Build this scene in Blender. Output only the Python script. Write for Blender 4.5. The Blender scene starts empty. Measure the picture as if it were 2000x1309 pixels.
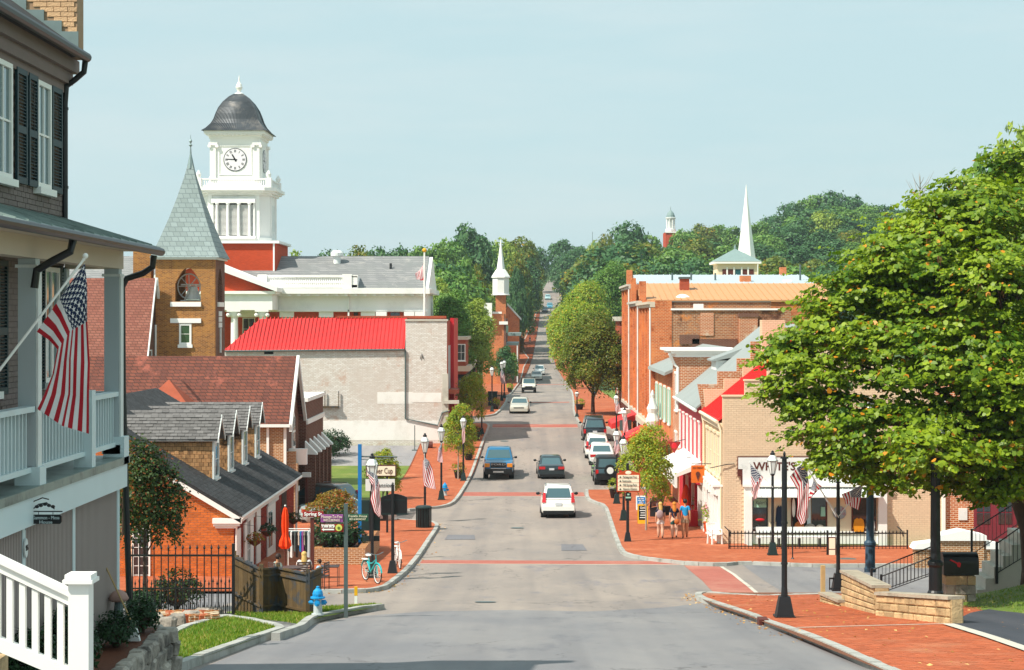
import bpy,bmesh,math,random
import numpy as np
from mathutils import Matrix,Vector
R=random.Random(7)
SC=bpy.context.scene
COL=SC.collection
F=3600.0
# ---- camera, sky, sun, exposure
cam_d=bpy.data.cameras.new('camera');cam=bpy.data.objects.new('camera',cam_d);COL.objects.link(cam)
cam.location=(0,0,0);cam.rotation_euler=(math.radians(90),0,0)
cam_d.sensor_width=36;cam_d.lens=F/2000*36
cam_d.shift_x=-0.015;cam_d.shift_y=-0.01475
cam_d.clip_start=0.5;cam_d.clip_end=5000
SC.camera=cam
SC.view_settings.view_transform='Standard';SC.view_settings.look='None'
SC.view_settings.gamma=1.0;SC.view_settings.exposure=0.34
SC.render.engine='CYCLES'
SC.cycles.use_denoising=True
SC.cycles.max_bounces=5;SC.cycles.diffuse_bounces=3;SC.cycles.transparent_max_bounces=4
SUN_EL,SUN_AZ=51.0,(-0.83,-0.56)
W=bpy.data.worlds.new('World');SC.world=W;W.use_nodes=True
nt=W.node_tree;nt.nodes.clear()
n_out=nt.nodes.new('ShaderNodeOutputWorld');n_bg=nt.nodes.new('ShaderNodeBackground')
n_sky=nt.nodes.new('ShaderNodeTexSky');n_sky.sky_type='NISHITA';n_sky.sun_disc=False
n_sky.sun_elevation=math.radians(SUN_EL);n_sky.sun_rotation=math.atan2(SUN_AZ[0],SUN_AZ[1])
n_sky.dust_density=2.5;n_sky.air_density=1.0
tc=nt.nodes.new('ShaderNodeTexCoord');mp=nt.nodes.new('ShaderNodeMapping');mp.inputs['Scale'].default_value=(2.2,2.2,14)
cl=nt.nodes.new('ShaderNodeTexNoise');cl.inputs['Scale'].default_value=1.6;cl.inputs['Detail'].default_value=6;cl.inputs['Roughness'].default_value=.6
rp=nt.nodes.new('ShaderNodeValToRGB')
rp.color_ramp.elements[0].position=.42;rp.color_ramp.elements[0].color=(6.0,8.1,8.5,1)
rp.color_ramp.elements[1].position=.72;rp.color_ramp.elements[1].color=(7.0,8.5,8.7,1)
mx=nt.nodes.new('ShaderNodeMix');mx.data_type='RGBA';mx.inputs[0].default_value=0.86
L=nt.links.new
L(tc.outputs['Generated'],mp.inputs[0]);L(mp.outputs[0],cl.inputs['Vector']);L(cl.outputs['Fac'],rp.inputs[0])
L(n_sky.outputs[0],mx.inputs[6]);L(rp.outputs[0],mx.inputs[7]);L(mx.outputs[2],n_bg.inputs[0])
n_bg.inputs[1].default_value=0.082
L(n_bg.outputs[0],n_out.inputs[0])
sd=bpy.data.lights.new('sun','SUN');sd.energy=5.0;sd.angle=math.radians(.5);sd.color=(1.0,.93,.82)
so=bpy.data.objects.new('sun',sd);COL.objects.link(so)
_e=math.radians(SUN_EL)
so.rotation_euler=Vector((SUN_AZ[0]*math.cos(_e),SUN_AZ[1]*math.cos(_e),math.sin(_e))).to_track_quat('Z','Y').to_euler()
# ---- ground profile along the street
_P=[(-30,-.2),(0,-1.8),(12,-3.7),(24,-5.2),(32,-6.05),(45,-7.4),(55,-8.5),(66,-9.35),(76,-9.8),(83,-10.02),(96,-10.32),(111,-10.62),(124,-10.66),(131,-10.4),(137,-10.0),(147,-9.35),(158,-8.85),(171,-8.65),(190,-8.65),(234,-9.05),(295,-9.4),(370,-8.3),(430,-5.2),(500,.3),(550,5.6),(600,10.3),(700,18),(900,24),(1400,20)]
_px=np.array([p[0]for p in _P],float);_pz=np.array([p[1]for p in _P],float)
def _pchip(x):
 h=np.diff(_px);d=np.diff(_pz)/h;m=np.zeros(len(_px));m[0]=d[0];m[-1]=d[-1]
 for i in range(1,len(m)-1):
  if d[i-1]*d[i]>0:
   w1=2*h[i]+h[i-1];w2=h[i]+2*h[i-1];m[i]=(w1+w2)/(w1/d[i-1]+w2/d[i])
 i=np.clip(np.searchsorted(_px,x)-1,0,len(h)-1);t=(x-_px[i])/h[i]
 return((2*t**3-3*t**2+1)*_pz[i]+(t**3-2*t**2+t)*h[i]*m[i]+(-2*t**3+3*t**2)*_pz[i+1]+(t**3-t**2)*h[i]*m[i+1])
KN=np.concatenate([np.arange(-30,160,2),np.arange(160,300,5),np.arange(300,1401,10)]).astype(float)
KZ=np.array([float(_pchip(v))for v in KN])
def G(y):return float(np.interp(y,KN,KZ))
def P(px,py,s):return((px-1030)/s,F/s,(625-py)/s)
def gp(px,py):
 """ground point seen at a pixel of the photo (world x, y)"""
 ys=np.linspace(8,640,6400);f=625-np.interp(ys,KN,KZ)*F/ys
 i=int(np.argmax(f<=py));y=ys[i]
 if i>0:a,b=f[i-1],f[i];y=ys[i-1]+(ys[i]-ys[i-1])*(a-py)/(a-b)
 return((px-1030)*y/F,y)
def GP(l):return[gp(a,b)for a,b in l]
# ---- objects
OFF={}
def ob_new(name,data,parent=None):
 o=bpy.data.objects.new(name,data);COL.objects.link(o)
 if parent is not None:
  o.parent=parent;OFF[o.name]=OFF.get(parent.name,(0,0,0))
 return o
def tag(o,label=None,cat=None,group=None,kind=None):
 if label:o['label']=label
 if cat:o['category']=cat
 if group:o['group']=group
 if kind:o['kind']=kind
 return o
def thing(name,label,cat,loc=(0,0,0),group=None,world=True):
 o=bpy.data.objects.new(name,None);COL.objects.link(o);o.empty_display_size=.3
 o.location=loc
 if world:OFF[o.name]=tuple(loc)
 return tag(o,label,cat,group)
def dup(o,loc=None,rz=None,label=None,group=None,parent=None,scale=None):
 c=o.copy();COL.objects.link(c)
 if parent is not None:c.parent=parent
 for ch in list(o.children):dup(ch,parent=c)
 if loc is not None:c.location=loc
 if rz is not None:c.rotation_euler=(0,0,rz)
 if scale is not None:c.scale=(scale,)*3 if not hasattr(scale,'__len__')else scale
 if label:c['label']=label
 if group:c['group']=group
 return c
class MB:
 def __init__(s):s.v=[];s.f=[];s.uv={}
 def add(s,vs,fs):
  b=len(s.v);s.v+=[tuple(map(float,p))for p in vs];s.f+=[tuple(i+b for i in f)for f in fs];return s
 def quad(s,*p):return s.add(p,[tuple(range(len(p)))])
 def box(s,x0,x1,y0,y1,z0,z1):
  if x0>x1:x0,x1=x1,x0
  if y0>y1:y0,y1=y1,y0
  if z0>z1:z0,z1=z1,z0
  return s.add([(x0,y0,z0),(x1,y0,z0),(x1,y1,z0),(x0,y1,z0),(x0,y0,z1),(x1,y0,z1),(x1,y1,z1),(x0,y1,z1)],[(0,3,2,1),(4,5,6,7),(0,1,5,4),(1,2,6,5),(2,3,7,6),(3,0,4,7)])
 def hexa(s,b,t):
  return s.add(list(b)+list(t),[(0,3,2,1),(4,5,6,7),(0,1,5,4),(1,2,6,5),(2,3,7,6),(3,0,4,7)])
 def obox(s,O,U,V,N,u0,u1,v0,v1,n0,n1):
  O=Vector(O);U=Vector(U);V=Vector(V);N=Vector(N)
  p=lambda a,b,c:O+U*a+V*b+N*c
  return s.add([p(u0,v0,n0),p(u1,v0,n0),p(u1,v1,n0),p(u0,v1,n0),p(u0,v0,n1),p(u1,v0,n1),p(u1,v1,n1),p(u0,v1,n1)],[(0,3,2,1),(4,5,6,7),(0,1,5,4),(1,2,6,5),(2,3,7,6),(3,0,4,7)])
 def prism(s,pts,d0,axis,d1):
  def m(p,d):return{'x':(d,p[0],p[1]),'y':(p[0],d,p[1]),'z':(p[0],p[1],d)}[axis]
  n=len(pts)
  return s.add([m(p,d0)for p in pts]+[m(p,d1)for p in pts],[tuple(range(n)),tuple(range(2*n-1,n-1,-1))]+[(i,i+n,(i+1)%n+n,(i+1)%n)for i in range(n)])
 def cyl(s,a,b,r0,r1=None,n=10,cap=True):
  a=Vector(a);b=Vector(b);r1=r0 if r1 is None else r1
  z=(b-a).normalized();x=z.orthogonal().normalized();y=z.cross(x)
  ring=lambda c,r:[c+x*(r*math.cos(2*math.pi*i/n))+y*(r*math.sin(2*math.pi*i/n))for i in range(n)]
  fs=[(i,(i+1)%n,(i+1)%n+n,i+n)for i in range(n)]
  if cap:fs+=[tuple(range(n-1,-1,-1)),tuple(range(n,2*n))]
  return s.add(ring(a,r0)+ring(b,r1),fs)
 def tube(s,pts,r,n=8):
  pts=[Vector(p)for p in pts];rr=r if hasattr(r,'__len__')else[r]*len(pts)
  vs=[];up=None
  for i,p in enumerate(pts):
   t=(pts[min(i+1,len(pts)-1)]-pts[max(i-1,0)]).normalized()
   if up is None:up=t.orthogonal().normalized()
   x=(up-t*up.dot(t));x=x.normalized()if x.length>1e-5 else t.orthogonal().normalized();up=x;y=t.cross(x)
   vs+=[p+x*(rr[i]*math.cos(2*math.pi*k/n))+y*(rr[i]*math.sin(2*math.pi*k/n))for k in range(n)]
  fs=[(j*n+i,j*n+(i+1)%n,(j+1)*n+(i+1)%n,(j+1)*n+i)for j in range(len(pts)-1)for i in range(n)]
  fs+=[tuple(range(n-1,-1,-1)),tuple(range((len(pts)-1)*n,len(pts)*n))]
  return s.add(vs,fs)
 def lathe(s,c,prof,n=14,rot=0,sq=None):
  cx,cy,cz=c;vs=[]
  for r,z in prof:
   for i in range(n):
    a=rot+2*math.pi*i/n;vs.append((cx+r*math.cos(a),cy+r*math.sin(a),cz+z))
  m=len(prof)
  fs=[(j*n+i,j*n+(i+1)%n,(j+1)*n+(i+1)%n,(j+1)*n+i)for j in range(m-1)for i in range(n)]
  fs+=[tuple(range(n-1,-1,-1)),tuple(range((m-1)*n,m*n))]
  return s.add(vs,fs)
 def sphere(s,c,r,n=10,m=6):
  rx,ry,rz=r if hasattr(r,'__len__')else(r,r,r)
  vs=[(c[0]+rx*math.sin(math.pi*j/m)*math.cos(2*math.pi*i/n),c[1]+ry*math.sin(math.pi*j/m)*math.sin(2*math.pi*i/n),c[2]-rz*math.cos(math.pi*j/m))for j in range(m+1)for i in range(n)]
  return s.add(vs,[(j*n+i,j*n+(i+1)%n,(j+1)*n+(i+1)%n,(j+1)*n+i)for j in range(m)for i in range(n)])
 def mesh(s,name,m,off=(0,0,0),smooth=False):
  me=bpy.data.meshes.new(name)
  me.from_pydata([(a-off[0],b-off[1],c-off[2])for a,b,c in s.v],[],s.f)
  if m is not None:me.materials.append(m)
  if s.uv:
   l=me.uv_layers.new(name='uv')
   for i,lp in enumerate(me.loops):l.data[i].uv=s.uv[lp.vertex_index]
  me.validate();
  if smooth is True:me.shade_smooth()
  me.update()
  return me
 def build(s,name,m,parent=None,smooth=False,label=None,cat=None,group=None,kind=None,auto=None):
  off=OFF.get(parent.name,(0,0,0))if parent is not None else(0,0,0)
  me=s.mesh(name,m,off,smooth)
  if auto:me.shade_smooth();me.set_sharp_from_angle(angle=math.radians(auto))
  o=ob_new(name,me,parent)
  return tag(o,label,cat,group,kind)
def B(name,m,parent,*b,**k):
 """boxes -> one mesh object"""
 mb=MB()
 for x in b:mb.box(*x)
 return mb.build(name,m,parent,**k)
def field(parent,name,m,O,U,V,N,w,h,pu,pv,gap,thick,bond=.5,clip=None,nind=300,jit=.15,key=None,tilt=0.0,share=None):
 """a surface laid out of separate pieces (bricks, shingles, stones); the first nind are parts, the rest one part"""
 O=Vector(O);U=Vector(U).normalized();V=Vector(V).normalized();N=Vector(N).normalized();off=Vector(OFF.get(parent.name,(0,0,0)))
 items=[]
 for j in range(int(math.ceil(h/pv))):
  v0=j*pv;v1=min(h,v0+pv)
  if v1-v0<pv*.3:continue
  u=-pu*bond*(j%2)if bond else 0
  while u<w:
   a=max(0,u);b=min(w,u+pu);u+=pu
   if b-a<pu*.25:continue
   if clip and not clip((a+b)/2,(v0+v1)/2,a,b,v0,v1):continue
   items.append((a,b,v0,v1))
 if key:items.sort(key=lambda t:key((t[0]+t[1])/2,(t[2]+t[3])/2))
 mt=(N*1.0)
 if share is None:
  mb=MB();mb.box(-.5,.5,-.5,.5,-.5,.5);share=mb.mesh(name,m)
 rot=Matrix((U,V,N)).transposed().to_4x4()
 if tilt:rot=rot@Matrix.Rotation(tilt,4,'X')
 rest=MB()
 for k,(a,b,v0,v1)in enumerate(items):
  t=thick*(1+R.uniform(-jit,jit));c=O+U*((a+b)/2)+V*((v0+v1)/2)+N*(t/2)
  if k<nind:
   o=ob_new(name,share,parent)
   o.matrix_basis=Matrix.Translation(c-off)@rot@Matrix.Diagonal((b-a-gap,v1-v0-gap,t,1))
  else:
   mm=rot.to_3x3();x=mm.col[0]*(b-a-gap)/2;y=mm.col[1]*(v1-v0-gap)/2;z=mm.col[2]*t/2
   rest.add([c-x-y-z,c+x-y-z,c+x+y-z,c-x+y-z,c-x-y+z,c+x-y+z,c+x+y+z,c-x+y+z],[(4,5,6,7),(0,1,5,4),(1,2,6,5),(2,3,7,6),(3,0,4,7)])
 if rest.f:tag(rest.build(name,m,parent),kind='stuff')
 return share
 # ---- materials
def C(h):
 c=[int(h[i:i+2],16)/255 for i in(0,2,4)]
 return tuple(((x+.055)/1.055)**2.4 if x>.04045 else x/12.92 for x in c)
def mul(c,k):return tuple(min(.95,x*k)for x in c)
class NT:
 def __init__(s,name):
  s.m=bpy.data.materials.new(name);s.m.use_nodes=True;s.t=s.m.node_tree
  s.b=s.t.nodes['Principled BSDF'];s.o=s.t.nodes['Material Output']
 def n(s,t,**k):
  x=s.t.nodes.new('ShaderNode'+t)
  for a,b in k.items():
   if a.startswith('i_'):x.inputs[a[2:].replace('_',' ')].default_value=b
   else:setattr(x,a,b)
  return x
 def l(s,a,b):s.t.links.new(a,b)
 def val(s,v,x):
  if isinstance(v,(int,float)):x.default_value=v
  else:s.l(v,x)
 def math(s,op,a,b=0,c=None,clamp=False):
  x=s.n('Math',operation=op,use_clamp=clamp);s.val(a,x.inputs[0]);s.val(b,x.inputs[1])
  if c is not None:s.val(c,x.inputs[2])
  return x.outputs[0]
 def mix(s,f,a,b,mode='MIX'):
  x=s.n('Mix',data_type='RGBA',blend_type=mode);s.val(f,x.inputs[0])
  for i,v in((6,a),(7,b)):
   if isinstance(v,tuple):x.inputs[i].default_value=(*v[:3],1)
   else:s.l(v,x.inputs[i])
  return x.outputs[2]
 def pos(s):return s.n('NewGeometry').outputs['Position']
 def noise(s,scale,vec=None,detail=4,rough=.55):
  x=s.n('TexNoise',i_Scale=scale,i_Detail=detail,i_Roughness=rough);s.l(vec if vec is not None else s.pos(),x.inputs['Vector']);return x.outputs['Fac']
 def ramp(s,f,a,b):
  x=s.n('MapRange',clamp=True);s.val(f,x.inputs[0]);x.inputs[1].default_value=a;x.inputs[2].default_value=b;return x.outputs[0]
 def bump(s,h,strength=.3,dist=.01):
  x=s.n('Bump',i_Strength=strength,i_Distance=dist);s.l(h,x.inputs['Height']);s.l(x.outputs[0],s.b.inputs['Normal'])
 def wallvec(s):
  x=s.n('SeparateXYZ');s.l(s.pos(),x.inputs[0]);y=s.n('CombineXYZ')
  s.l(s.math('ADD',x.outputs[0],x.outputs[1]),y.inputs[0]);s.l(x.outputs[2],y.inputs[1]);return y.outputs[0]
def M(name,c,rough=.75,var=.18,scale=1.5,bump=.0,bscale=30,metal=0,island=0,dirt=None,dscale=.7,dlo=.5,dhi=.75,spec=.35,hue=None,coat=0):
 t=NT(name);b=t.b;c=C(c)if isinstance(c,str)else c
 b.inputs['Roughness'].default_value=rough;b.inputs['Metallic'].default_value=metal;b.inputs['Specular IOR Level'].default_value=spec
 if coat:b.inputs['Coat Weight'].default_value=coat;b.inputs['Coat Roughness'].default_value=.08
 col=t.mix(t.noise(scale),mul(c,1-var),mul(c,1+var))if var else None
 if island:
  g=t.n('NewGeometry');oi=t.n('ObjectInfo')
  r=t.math('FRACT',t.math('ADD',g.outputs['Random Per Island'],t.math('MULTIPLY',oi.outputs['Random'],7.31)))
  c2=C(hue)if hue else mul(c,1-island)
  col=t.mix(r,col if col is not None else c,c2)if hue else t.mix(1,col if col is not None else mul(c,1),t.mix(r,(1-island,)*3,(1+island*.6,)*3),'MULTIPLY')
 if dirt:
  col=t.mix(t.ramp(t.noise(dscale,detail=6,rough=.65),dlo,dhi),col if col is not None else c,C(dirt))
 if col is None:b.inputs['Base Color'].default_value=(*c,1)
 else:t.l(col,b.inputs['Base Color'])
 if bump:t.bump(t.noise(bscale,detail=3),bump,.02)
 return t.m
def BRICK(name,c1,c2,mo,bw=.215,bh=.075,mort=.012,flat=False,patch=None,pscale=.35,plo=.5,phi=.65,rough=.85,bump=.5,var=.25,patch2=None):
 t=NT(name);t.b.inputs['Roughness'].default_value=rough;t.b.inputs['Specular IOR Level'].default_value=.2
 v=t.pos()if flat else t.wallvec()
 br=t.n('TexBrick',i_Scale=1.0,offset=.5);br.inputs['Mortar Size'].default_value=mort;br.inputs['Mortar Smooth'].default_value=.2
 br.inputs['Brick Width'].default_value=bw;br.inputs['Row Height'].default_value=bh;br.inputs['Bias'].default_value=0
 br.inputs['Color1'].default_value=(*C(c1),1);br.inputs['Color2'].default_value=(*C(c2),1);br.inputs['Mortar'].default_value=(*C(mo),1)
 t.l(v,br.inputs['Vector'])
 col=t.mix(1,br.outputs['Color'],t.mix(t.noise(.9,detail=6,rough=.65),(1-var,)*3,(1+var,)*3),'MULTIPLY')
 if patch:col=t.mix(t.ramp(t.noise(pscale,detail=8,rough=.7),plo,phi),col,C(patch))
 if patch2:col=t.mix(t.ramp(t.noise(pscale*2.7,detail=8,rough=.75),.56,.66),col,C(patch2))
 t.l(col,t.b.inputs['Base Color'])
 if bump:t.bump(t.math('ADD',t.math('MULTIPLY',br.outputs['Fac'],-1.0),t.math('MULTIPLY',t.noise(25),.4)),bump,.008)
 return t.m
def LEAF(name,a,b_,c_=None,tr=.25,rough=.5,cf=.1):
 t=NT(name);g=t.n('NewGeometry');oi=t.n('ObjectInfo')
 big=t.noise(.5,detail=3)
 r=g.outputs['Random Per Island']
 col=t.mix(t.math('ADD',t.math('MULTIPLY',r,.6),t.math('MULTIPLY',t.ramp(big,.35,.65),.4)),C(a),C(b_))
 if c_:col=t.mix(t.math('GREATER_THAN',t.math('FRACT',t.math('MULTIPLY',r,17.3)),1-cf),col,C(c_))
 t.b.inputs['Roughness'].default_value=rough;t.b.inputs['Specular IOR Level'].default_value=.3
 t.l(col,t.b.inputs['Base Color'])
 x=t.n('BsdfTranslucent');t.l(t.mix(1,col,(1.25,1.25,.55),'MULTIPLY'),x.inputs['Color'])
 m=t.n('MixShader',i_Fac=tr);t.l(t.b.outputs[0],m.inputs[1]);t.l(x.outputs[0],m.inputs[2]);t.l(m.outputs[0],t.o.inputs['Surface'])
 return t.m
def GLASS(name,c,rough=.06):
 t=NT(name);t.b.inputs['Base Color'].default_value=(*C(c),1);t.b.inputs['Roughness'].default_value=rough
 t.b.inputs['Specular IOR Level'].default_value=.9;t.b.inputs['Coat Weight'].default_value=.6;t.b.inputs['Coat Roughness'].default_value=.03
 return t.m
 # ---- palette
def asphalt(name,c,c2,stain):
 t=NT(name);t.b.inputs['Roughness'].default_value=.8;t.b.inputs['Specular IOR Level'].default_value=.3
 p=t.pos();mp_=t.n('Mapping');t.l(p,mp_.inputs[0]);mp_.inputs['Scale'].default_value=(1,.35,1)
 col=t.mix(t.ramp(t.noise(.35,mp_.outputs[0],6,.62),.36,.66),C(c),C(c2))
 col=t.mix(t.ramp(t.noise(.9,mp_.outputs[0],8,.7),.56,.74),col,C(stain))
 vor=t.n('TexVoronoi',feature='DISTANCE_TO_EDGE',i_Scale=.33);mw=t.n('Mapping');mw.inputs['Scale'].default_value=(1,.45,1)
 ad=t.n('VectorMath',operation='ADD');nn=t.n('TexNoise',i_Scale=1.3,i_Detail=5);t.l(p,nn.inputs['Vector']);sc=t.n('VectorMath',operation='SCALE');sc.inputs['Scale'].default_value=1.6
 t.l(nn.outputs['Color'],sc.inputs[0]);t.l(p,ad.inputs[0]);t.l(sc.outputs[0],ad.inputs[1]);t.l(ad.outputs[0],mw.inputs[0]);t.l(mw.outputs[0],vor.inputs['Vector'])
 crk=t.math('MULTIPLY',t.math('LESS_THAN',vor.outputs['Distance'],.008),t.ramp(t.noise(.12,detail=2),.42,.52))
 mt_=t.n('Mapping');mt_.inputs['Scale'].default_value=(1.0,.02,0);t.l(p,mt_.inputs[0])
 col=t.mix(t.math('MULTIPLY',t.ramp(t.noise(1.1,mt_.outputs[0],2),.45,.7),.3),col,C('5f5d61'))
 col=t.mix(t.math('MULTIPLY',t.ramp(t.noise(2.6,detail=3),.66,.74),.35),col,C('4a484a'))
 col=t.mix(t.math('MULTIPLY',crk,.6),col,C('4a484a'))
 col=t.mix(t.math('MULTIPLY',t.noise(60,detail=2),.35),col,mul(C(c2),.55))
 t.l(col,t.b.inputs['Base Color']);t.bump(t.noise(80,detail=2),.35,.01)
 return t.m
m_road=asphalt('asphalt_road','88807b','a0948a','74727a')
m_road2=asphalt('asphalt_near','77777b','8e8b8a','65666d')
m_drive=asphalt('asphalt_dark','3a3e46','454850','30343a')
m_lot=asphalt('parking_lot_asphalt','8d8c90','a09c9a','7b7b80')
m_pave=BRICK('paving_brick','b66440','9e4e2e','8a5a48',.2,.1,.006,flat=True,patch='c07a58',pscale=.5,plo=.52,phi=.75,bump=.3,var=.2)
m_pavei=M('paving_brick_piece','b25c38',var=.25,scale=.8,island=.22,dirt='b87a58',dscale=.6,dlo=.55,dhi=.8,bump=.3,bscale=60)
m_sand=M('paving_sand_joint','9b6a52',var=.2,scale=4)
m_cross=BRICK('crosswalk_brick','a35c50','ad675a','94685c',.2,.1,.006,flat=True,patch='b07a6a',var=.15)
m_kerb=M('kerb_concrete','a9a9a3',var=.2,scale=2.5,bump=.4,bscale=40,dirt='7f8076',dscale=1.2,dlo=.5,dhi=.7,island=.08)
m_conc=M('concrete','c2bdb0',var=.15,scale=2,bump=.3,bscale=40,dirt='8d8a7e',dscale=1.0)
m_grass=M('grass_ground','5f7428',var=.35,scale=.8,dirt='8a8a45',dscale=.5,bump=.6,bscale=60)
m_blade=LEAF('grass_blade','4d7a1e','86962f','a89a55',.3,.6,.12)
m_soil=M('mulch','6a3c26',var=.35,scale=9,bump=.8,bscale=50)
m_hill=M('hill_ground','3f5426',var=.3,scale=.05)
m_stone=M('garden_stone','a59c90',var=.3,scale=5,island=.3,bump=.8,bscale=18,dirt='5d5852',dscale=3,dlo=.45,dhi=.65)
m_lime=M('limestone_block','bfa47a',var=.28,scale=4,island=.28,bump=1.,bscale=16,dirt='7d6a4c',dscale=2.2,dlo=.52,dhi=.72)
m_limecap=M('limestone_cap','a99f8d',var=.2,scale=3,bump=.6,bscale=25,dirt='6f685c',dscale=2)
m_mort=M('mortar','b9ada0',var=.12,scale=6)
m_mortO=M('mortar_orange','e8b994',var=.15,scale=5)
m_mortT=M('mortar_tan','d4bc9f',var=.1,scale=5)
m_white=M('white_paint','f0efea',rough=.5,var=.04,scale=2)
m_white2=M('old_white_paint','dfe3e0',rough=.6,var=.08,scale=1.2,dirt='b4bab6',dscale=1.5,dlo=.55,dhi=.8)
m_blk=M('black_iron','14171b',rough=.45,var=.15,scale=8,spec=.5)
m_blk2=M('black_plastic','0f1216',rough=.4,var=.1,spec=.5)
m_dkgreen=M('dark_green_metal','1a2e2e',rough=.5,var=.15,scale=6)
m_steel=M('steel','9aa3a6',rough=.35,var=.08,metal=.8)
m_galv=M('galvanised_post','5d6b6b',rough=.5,var=.12,scale=8,metal=.4)
m_blue=M('blue_painted_post','1f74b5',rough=.45,var=.1,scale=5)
m_cyan=M('hydrant_blue','1b93cf',rough=.4,var=.12,scale=9,dirt='136a96',dscale=9)
m_silver=M('hydrant_silver','b9c2c2',rough=.45,var=.15,scale=12,dirt='7f8a88',dscale=12)
m_yellow=M('yellow_paint','e0a81c',rough=.5,var=.15,scale=8)
m_orange=M('orange_cloth','ef4a12',rough=.8,var=.1,scale=4)
m_wood=M('weathered_wood','5c4a30',rough=.85,var=.3,scale=6,island=.3,dirt='40444a',dscale=2.5,dlo=.5,dhi=.6)
m_woodb=M('brown_post','5a2a22',rough=.6,var=.2,scale=8)
m_postw=M('pale_wood_post','b79a6b',rough=.8,var=.2,scale=6)
m_glass=GLASS('window_glass','1d2a30')
m_glassT=GLASS('teal_glass','2c5a62')
m_dark=M('dark_interior','14110f',var=.2,scale=2)
m_lampg=M('lamp_glass','dfe4e0',rough=.15,var=.05,spec=.6)
m_gutter=M('gutter_black','17191c',rough=.4,var=.2,scale=3,spec=.5)
m_shutter=M('shutter_green_black','16343a',rough=.5,var=.12,scale=3)
m_gbrick=M('taupe_painted_brick','7d6f6b',rough=.8,var=.1,scale=3,island=.09,bump=.5,bscale=45)
m_gmort=M('taupe_painted_mortar','655956',rough=.85,var=.1,scale=5)
m_cream=M('cream_painted_trim','c9bba8',rough=.6,var=.06,scale=2)
m_shade_col=M('shaded_column_paint','b8c3c6',rough=.55,var=.06,scale=2)  # the porch columns' shade is mixed into this grey
m_teal_rail=M('porch_rail_paint','cfe0e2',rough=.5,var=.05,scale=2)
m_chim=M('chimney_cream_brick','d3ad85',rough=.85,var=.15,scale=4,island=.16,bump=.6,bscale=40)
m_chimm=M('chimney_mortar','9f8368',var=.15,scale=5)
m_flash=M('lead_flashing','7d8f8f',rough=.5,var=.25,scale=4,metal=.3)
m_porchroof=M('weathered_metal_roof','8e9d98',rough=.5,var=.25,scale=2.5,metal=.35,dirt='54625f',dscale=2)
m_bead=M('beadboard_taupe','a2958f',rough=.7,var=.08,scale=2)
m_beadg=M('beadboard_groove','1c1816',rough=.8,var=.05)
m_tbrick=BRICK('church_tower_brick','b0702f','7a4420','a88a62',.21,.075,.012,patch='c08a48',pscale=.8,plo=.5,phi=.8,var=.22)
m_cbrick=BRICK('church_brown_shade_brick','6b3d2d','5a3025','8a7264',.21,.075,.012)  # brown brick, also used as painted shade on right-hand walls
m_cbrick2=BRICK('church_tan_brick','a9713f','8f5a32','c7b296',.21,.075,.014)
m_croof=BRICK('church_roof_shingle','7d4a3c','684038','4c342e',.32,.16,.02,patch='5d3a33',pscale=.35,plo=.52,phi=.7,patch2='96584a',rough=.9,var=.25)
m_croof2=BRICK('church_roof_shingle_pink','966254','835246','644238',.32,.16,.02,patch='7d4a42',pscale=.3,plo=.5,phi=.8,rough=.9,var=.2)
m_spire=BRICK('slate_spire_tile','92a0a0','83908f','6e7b7d',.42,.3,.02,rough=.7,var=.12)
m_obrick=M('orange_brick_piece','cd6c2c',rough=.85,var=.14,scale=3,island=.22,bump=.5,bscale=50)
m_shadebrick=M('shaded_red_brick_piece','8f2f1e',rough=.85,var=.14,scale=3,island=.22,bump=.5,bscale=50)  # shop brick darkened: the shade of the street front is in the colour
m_shing=M('black_shingle','3b3c3e',rough=.9,var=.2,scale=2,island=.3,bump=.6,bscale=60)
m_gshing=M('grey_shingle','6f6d6c',rough=.9,var=.2,scale=2.5,island=.25,bump=.6,bscale=60)
m_wshing=M('cedar_shingle','b98c60',rough=.9,var=.3,scale=2,island=.35,bump=.7,bscale=40,dirt='3a2218',dscale=.8,dlo=.53,dhi=.63)
m_hip=M('terracotta_hip_tile','9a4a30',var=.25,scale=3)
m_cwhite=M('courthouse_white','f1f0ec',rough=.55,var=.04,scale=.6,dirt='d8d9d6',dscale=.4,dlo=.55,dhi=.8)
m_cred=BRICK('courthouse_red_brick','bf4420','b03c1c','b9583a',.22,.08,.008,var=.12,bump=.2)
m_groof=BRICK('courthouse_grey_shingle','8d8d8c','7c7d7e','66696b',.9,.22,.02,patch='7a7d7c',pscale=.2,patch2='9a9894',rough=.9,var=.18)
m_dome=M('dark_dome_metal','4c5156',rough=.45,var=.2,scale=1,metal=.3,dirt='84807c',dscale=.6,dlo=.52,dhi=.7)
m_clockf=M('clock_face','e6e2e6',rough=.5,var=.02)
m_wwall=BRICK('whitewashed_brick','e4e1dc','cfc6bd','beb3a7',.26,.1,.014,patch='cabfb5',pscale=.28,plo=.52,phi=.7,patch2='c4aa9a',rough=.9,var=.1,bump=.35)
m_redroof=M('red_metal_roof','d8302f',rough=.5,var=.1,scale=.6,spec=.35,dirt='b53a36',dscale=.5,dlo=.5,dhi=.8)
m_redb=BRICK('red_shop_brick','b04a30','9c3c28','a06a54',.22,.08,.010,var=.2)
m_redp=M('red_paint','c41f2a',rough=.55,var=.08,scale=2)
m_tan=M('tan_painted_brick','dfc5a6',rough=.8,var=.06,scale=1.2,island=.05,bump=.35,bscale=50)
m_tanw=BRICK('tan_painted_brick_wall','dfc5a6','d8bd9c','c0a684',.22,.085,.010,var=.08)
m_ob=BRICK('orange_facade_brick','cf6a32','b3501f','c79470',.24,.1,.018,var=.3,patch='d98a52',pscale=.45,plo=.48,phi=.7,patch2='9a4a26')
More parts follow.
